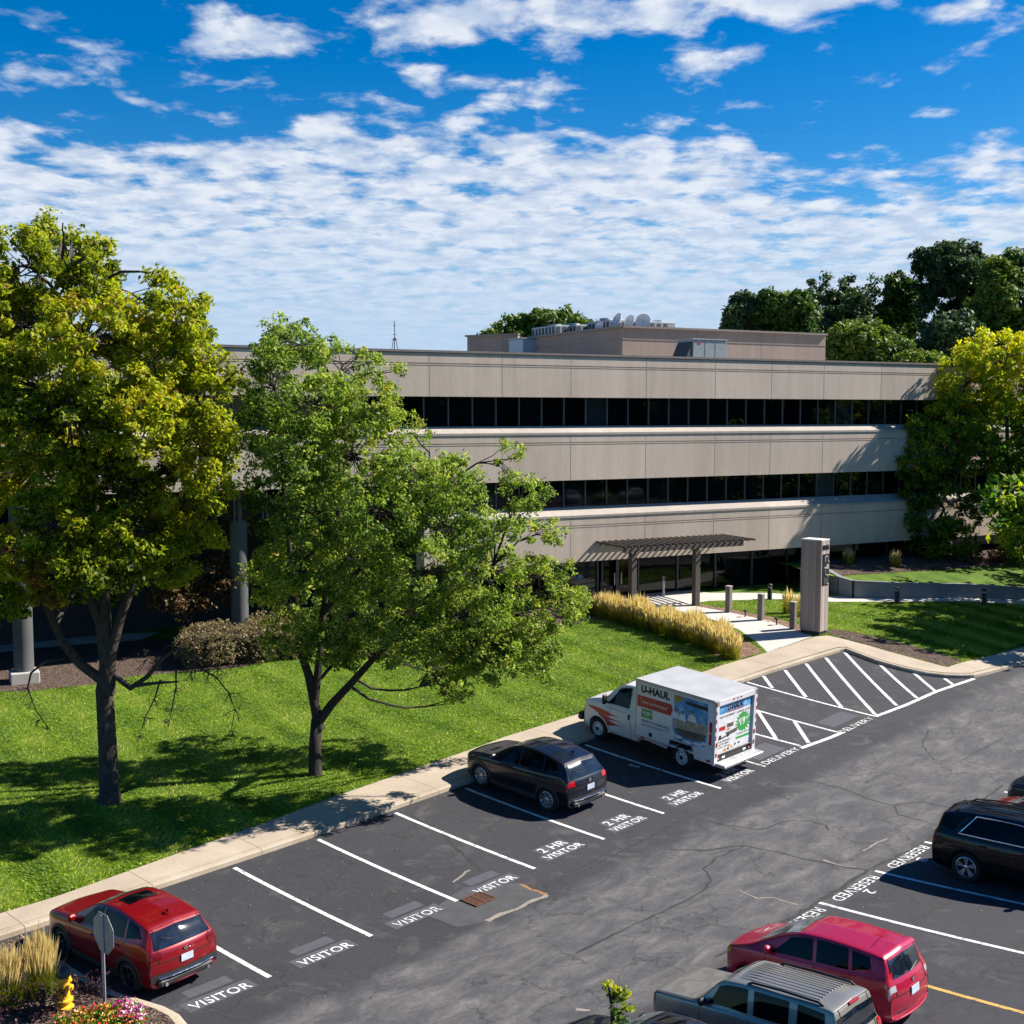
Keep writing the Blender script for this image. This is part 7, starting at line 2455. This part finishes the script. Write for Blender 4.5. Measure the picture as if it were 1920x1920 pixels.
W_ = bpy.data.worlds.new('World'); SC.world = W_; W_.use_nodes = True
nt = W_.node_tree; nt.nodes.clear()
out = nd(nt, 'ShaderNodeOutputWorld'); bg = nd(nt, 'ShaderNodeBackground'); lk(nt, bg.outputs[0], out.inputs[0])
sky = nd(nt, 'ShaderNodeTexSky', sky_type='NISHITA'); sky.sun_disc = False; sky.sun_elevation = SUN_EL; sky.sun_rotation = SUN_AZ
sky.altitude = 300; sky.air_density = 1.0; sky.dust_density = .4; sky.ozone_density = 3.0
hs = nd(nt, 'ShaderNodeHueSaturation'); hs.inputs['Saturation'].default_value = 1.55; hs.inputs['Value'].default_value = 1.0; lk(nt, sky.outputs[0], hs.inputs['Color'])
tc = nd(nt, 'ShaderNodeTexCoord'); D_ = tc.outputs['Generated']
sep = nd(nt, 'ShaderNodeSeparateXYZ'); lk(nt, D_, sep.inputs[0]); X_, Y_, Z_ = sep.outputs
zc = math_n(nt, 'MAXIMUM', math_n(nt, 'ADD', Z_, .10), .03)
cv = nd(nt, 'ShaderNodeCombineXYZ'); lk(nt, math_n(nt, 'DIVIDE', X_, zc), cv.inputs[0]); lk(nt, math_n(nt, 'DIVIDE', Y_, zc), cv.inputs[1])
P_ = cv.outputs[0]
yy = math_n(nt, 'MAXIMUM', Y_, .05)
el = math_n(nt, 'DIVIDE', Z_, math_n(nt, 'SQRT', math_n(nt, 'ADD', math_n(nt, 'MULTIPLY', X_, X_), math_n(nt, 'MULTIPLY', Y_, Y_))))
az = math_n(nt, 'ARCTAN2', X_, Y_)
# the big bank: solid below a slanting edge, open above; edge lower on the right
edge = math_n(nt, 'SUBTRACT', math_n(nt, 'SUBTRACT', .252, math_n(nt, 'MULTIPLY', nd_mr(nt, az, -.12, -.36), .022)), math_n(nt, 'MULTIPLY', nd_mr(nt, az, .05, .36), .075))
edge = math_n(nt, 'ADD', edge, math_n(nt, 'MULTIPLY', math_n(nt, 'SUBTRACT', noise(nt, D_, 7, 2), .5), .10))
dlt = math_n(nt, 'SUBTRACT', edge, el)
bank = math_n(nt, 'MULTIPLY', nd_mr(nt, dlt, -.02, .05), nd_mr(nt, math_n(nt, 'ABSOLUTE', az), 1.25, .75))
n1 = noise(nt, scalev(nt, P_, (1.0, .9, 1)), 6.2, 9, .58, .15)
n2 = noise(nt, scalev(nt, P_, (.9, 1, 1)), .9, 4, .5)
cov = math_n(nt, 'ADD', math_n(nt, 'MULTIPLY', bank, .30), math_n(nt, 'MULTIPLY', math_n(nt, 'SUBTRACT', n2, .5), .30))
for px, py, rx, ry, s in ((500, 65, 150, 55, .27), (840, 30, 110, 45, .26), (1180, 25, 280, 50, .30), (1500, 0, 160, 25, .22), (250, 125, 180, 40, .17), (790, 135, 70, 25, .22), (960, 160, 130, 25, .20), (1380, 115, 120, 30, .20), (1850, 30, 120, 35, .19), (1410, 190, 60, 18, .2), (1600, 290, 60, 14, .2), (1740, 205, 50, 14, .17), (1830, 310, 160, 40, .22)):
    d = Vector(ray(px, py)).normalized()
    a0, e0 = math.atan2(d.x, d.y), d.z / math.hypot(d.x, d.y)
    u_ = math_n(nt, 'DIVIDE', math_n(nt, 'SUBTRACT', az, a0), rx / FPX); v_ = math_n(nt, 'DIVIDE', math_n(nt, 'SUBTRACT', el, e0), ry / FPX)
    r2 = math_n(nt, 'ADD', math_n(nt, 'MULTIPLY', u_, u_), math_n(nt, 'MULTIPLY', v_, v_))
    gss = math_n(nt, 'POWER', 2.718, math_n(nt, 'MULTIPLY', r2, -.9))
    cov = math_n(nt, 'ADD', cov, math_n(nt, 'MULTIPLY', gss, s))
dens = math_n(nt, 'ADD', n1, cov)
f = nd_mr(nt, dens, .58, .82)
shade = noise(nt, scalev(nt, P_, (1.0, .9, 1)), 8.5, 6, .58)
wht = mixc(nt, nd_mr(nt, shade, .35, .62), (.24, .29, .375), (.415, .43, .455))
wht = mixc(nt, nd_mr(nt, dens, .74, .98), wht, mixc(nt, .5, wht, (.30, .345, .42)))
skyc = mixc(nt, 1.0, hs.outputs[0], (.040, .052, .058), 'MULTIPLY')
low = nd_mr(nt, el, .085, .01)
c = mixc(nt, math_n(nt, 'MULTIPLY', f, math_n(nt, 'SUBTRACT', .93, math_n(nt, 'MULTIPLY', low, .55))), skyc, wht)
haze = math_n(nt, 'MULTIPLY', nd_mr(nt, el, .185, .045), nd_mr(nt, math_n(nt, 'ABSOLUTE', az), 1.9, .8))
c = mixc(nt, math_n(nt, 'MULTIPLY', haze, .90), c, (.235, .31, .41))
lk(nt, c, bg.inputs['Color']); bg.inputs['Strength'].default_value = 1.0

SC.view_settings.view_transform = 'Standard'; SC.view_settings.look = 'None'; SC.view_settings.gamma = 1
SC.view_settings.exposure = 1.1
SC.cycles.max_bounces = 6; SC.cycles.transparent_max_bounces = 4; SC.cycles.diffuse_bounces = 3; SC.cycles.glossy_bounces = 3
SC.cycles.use_denoising = True
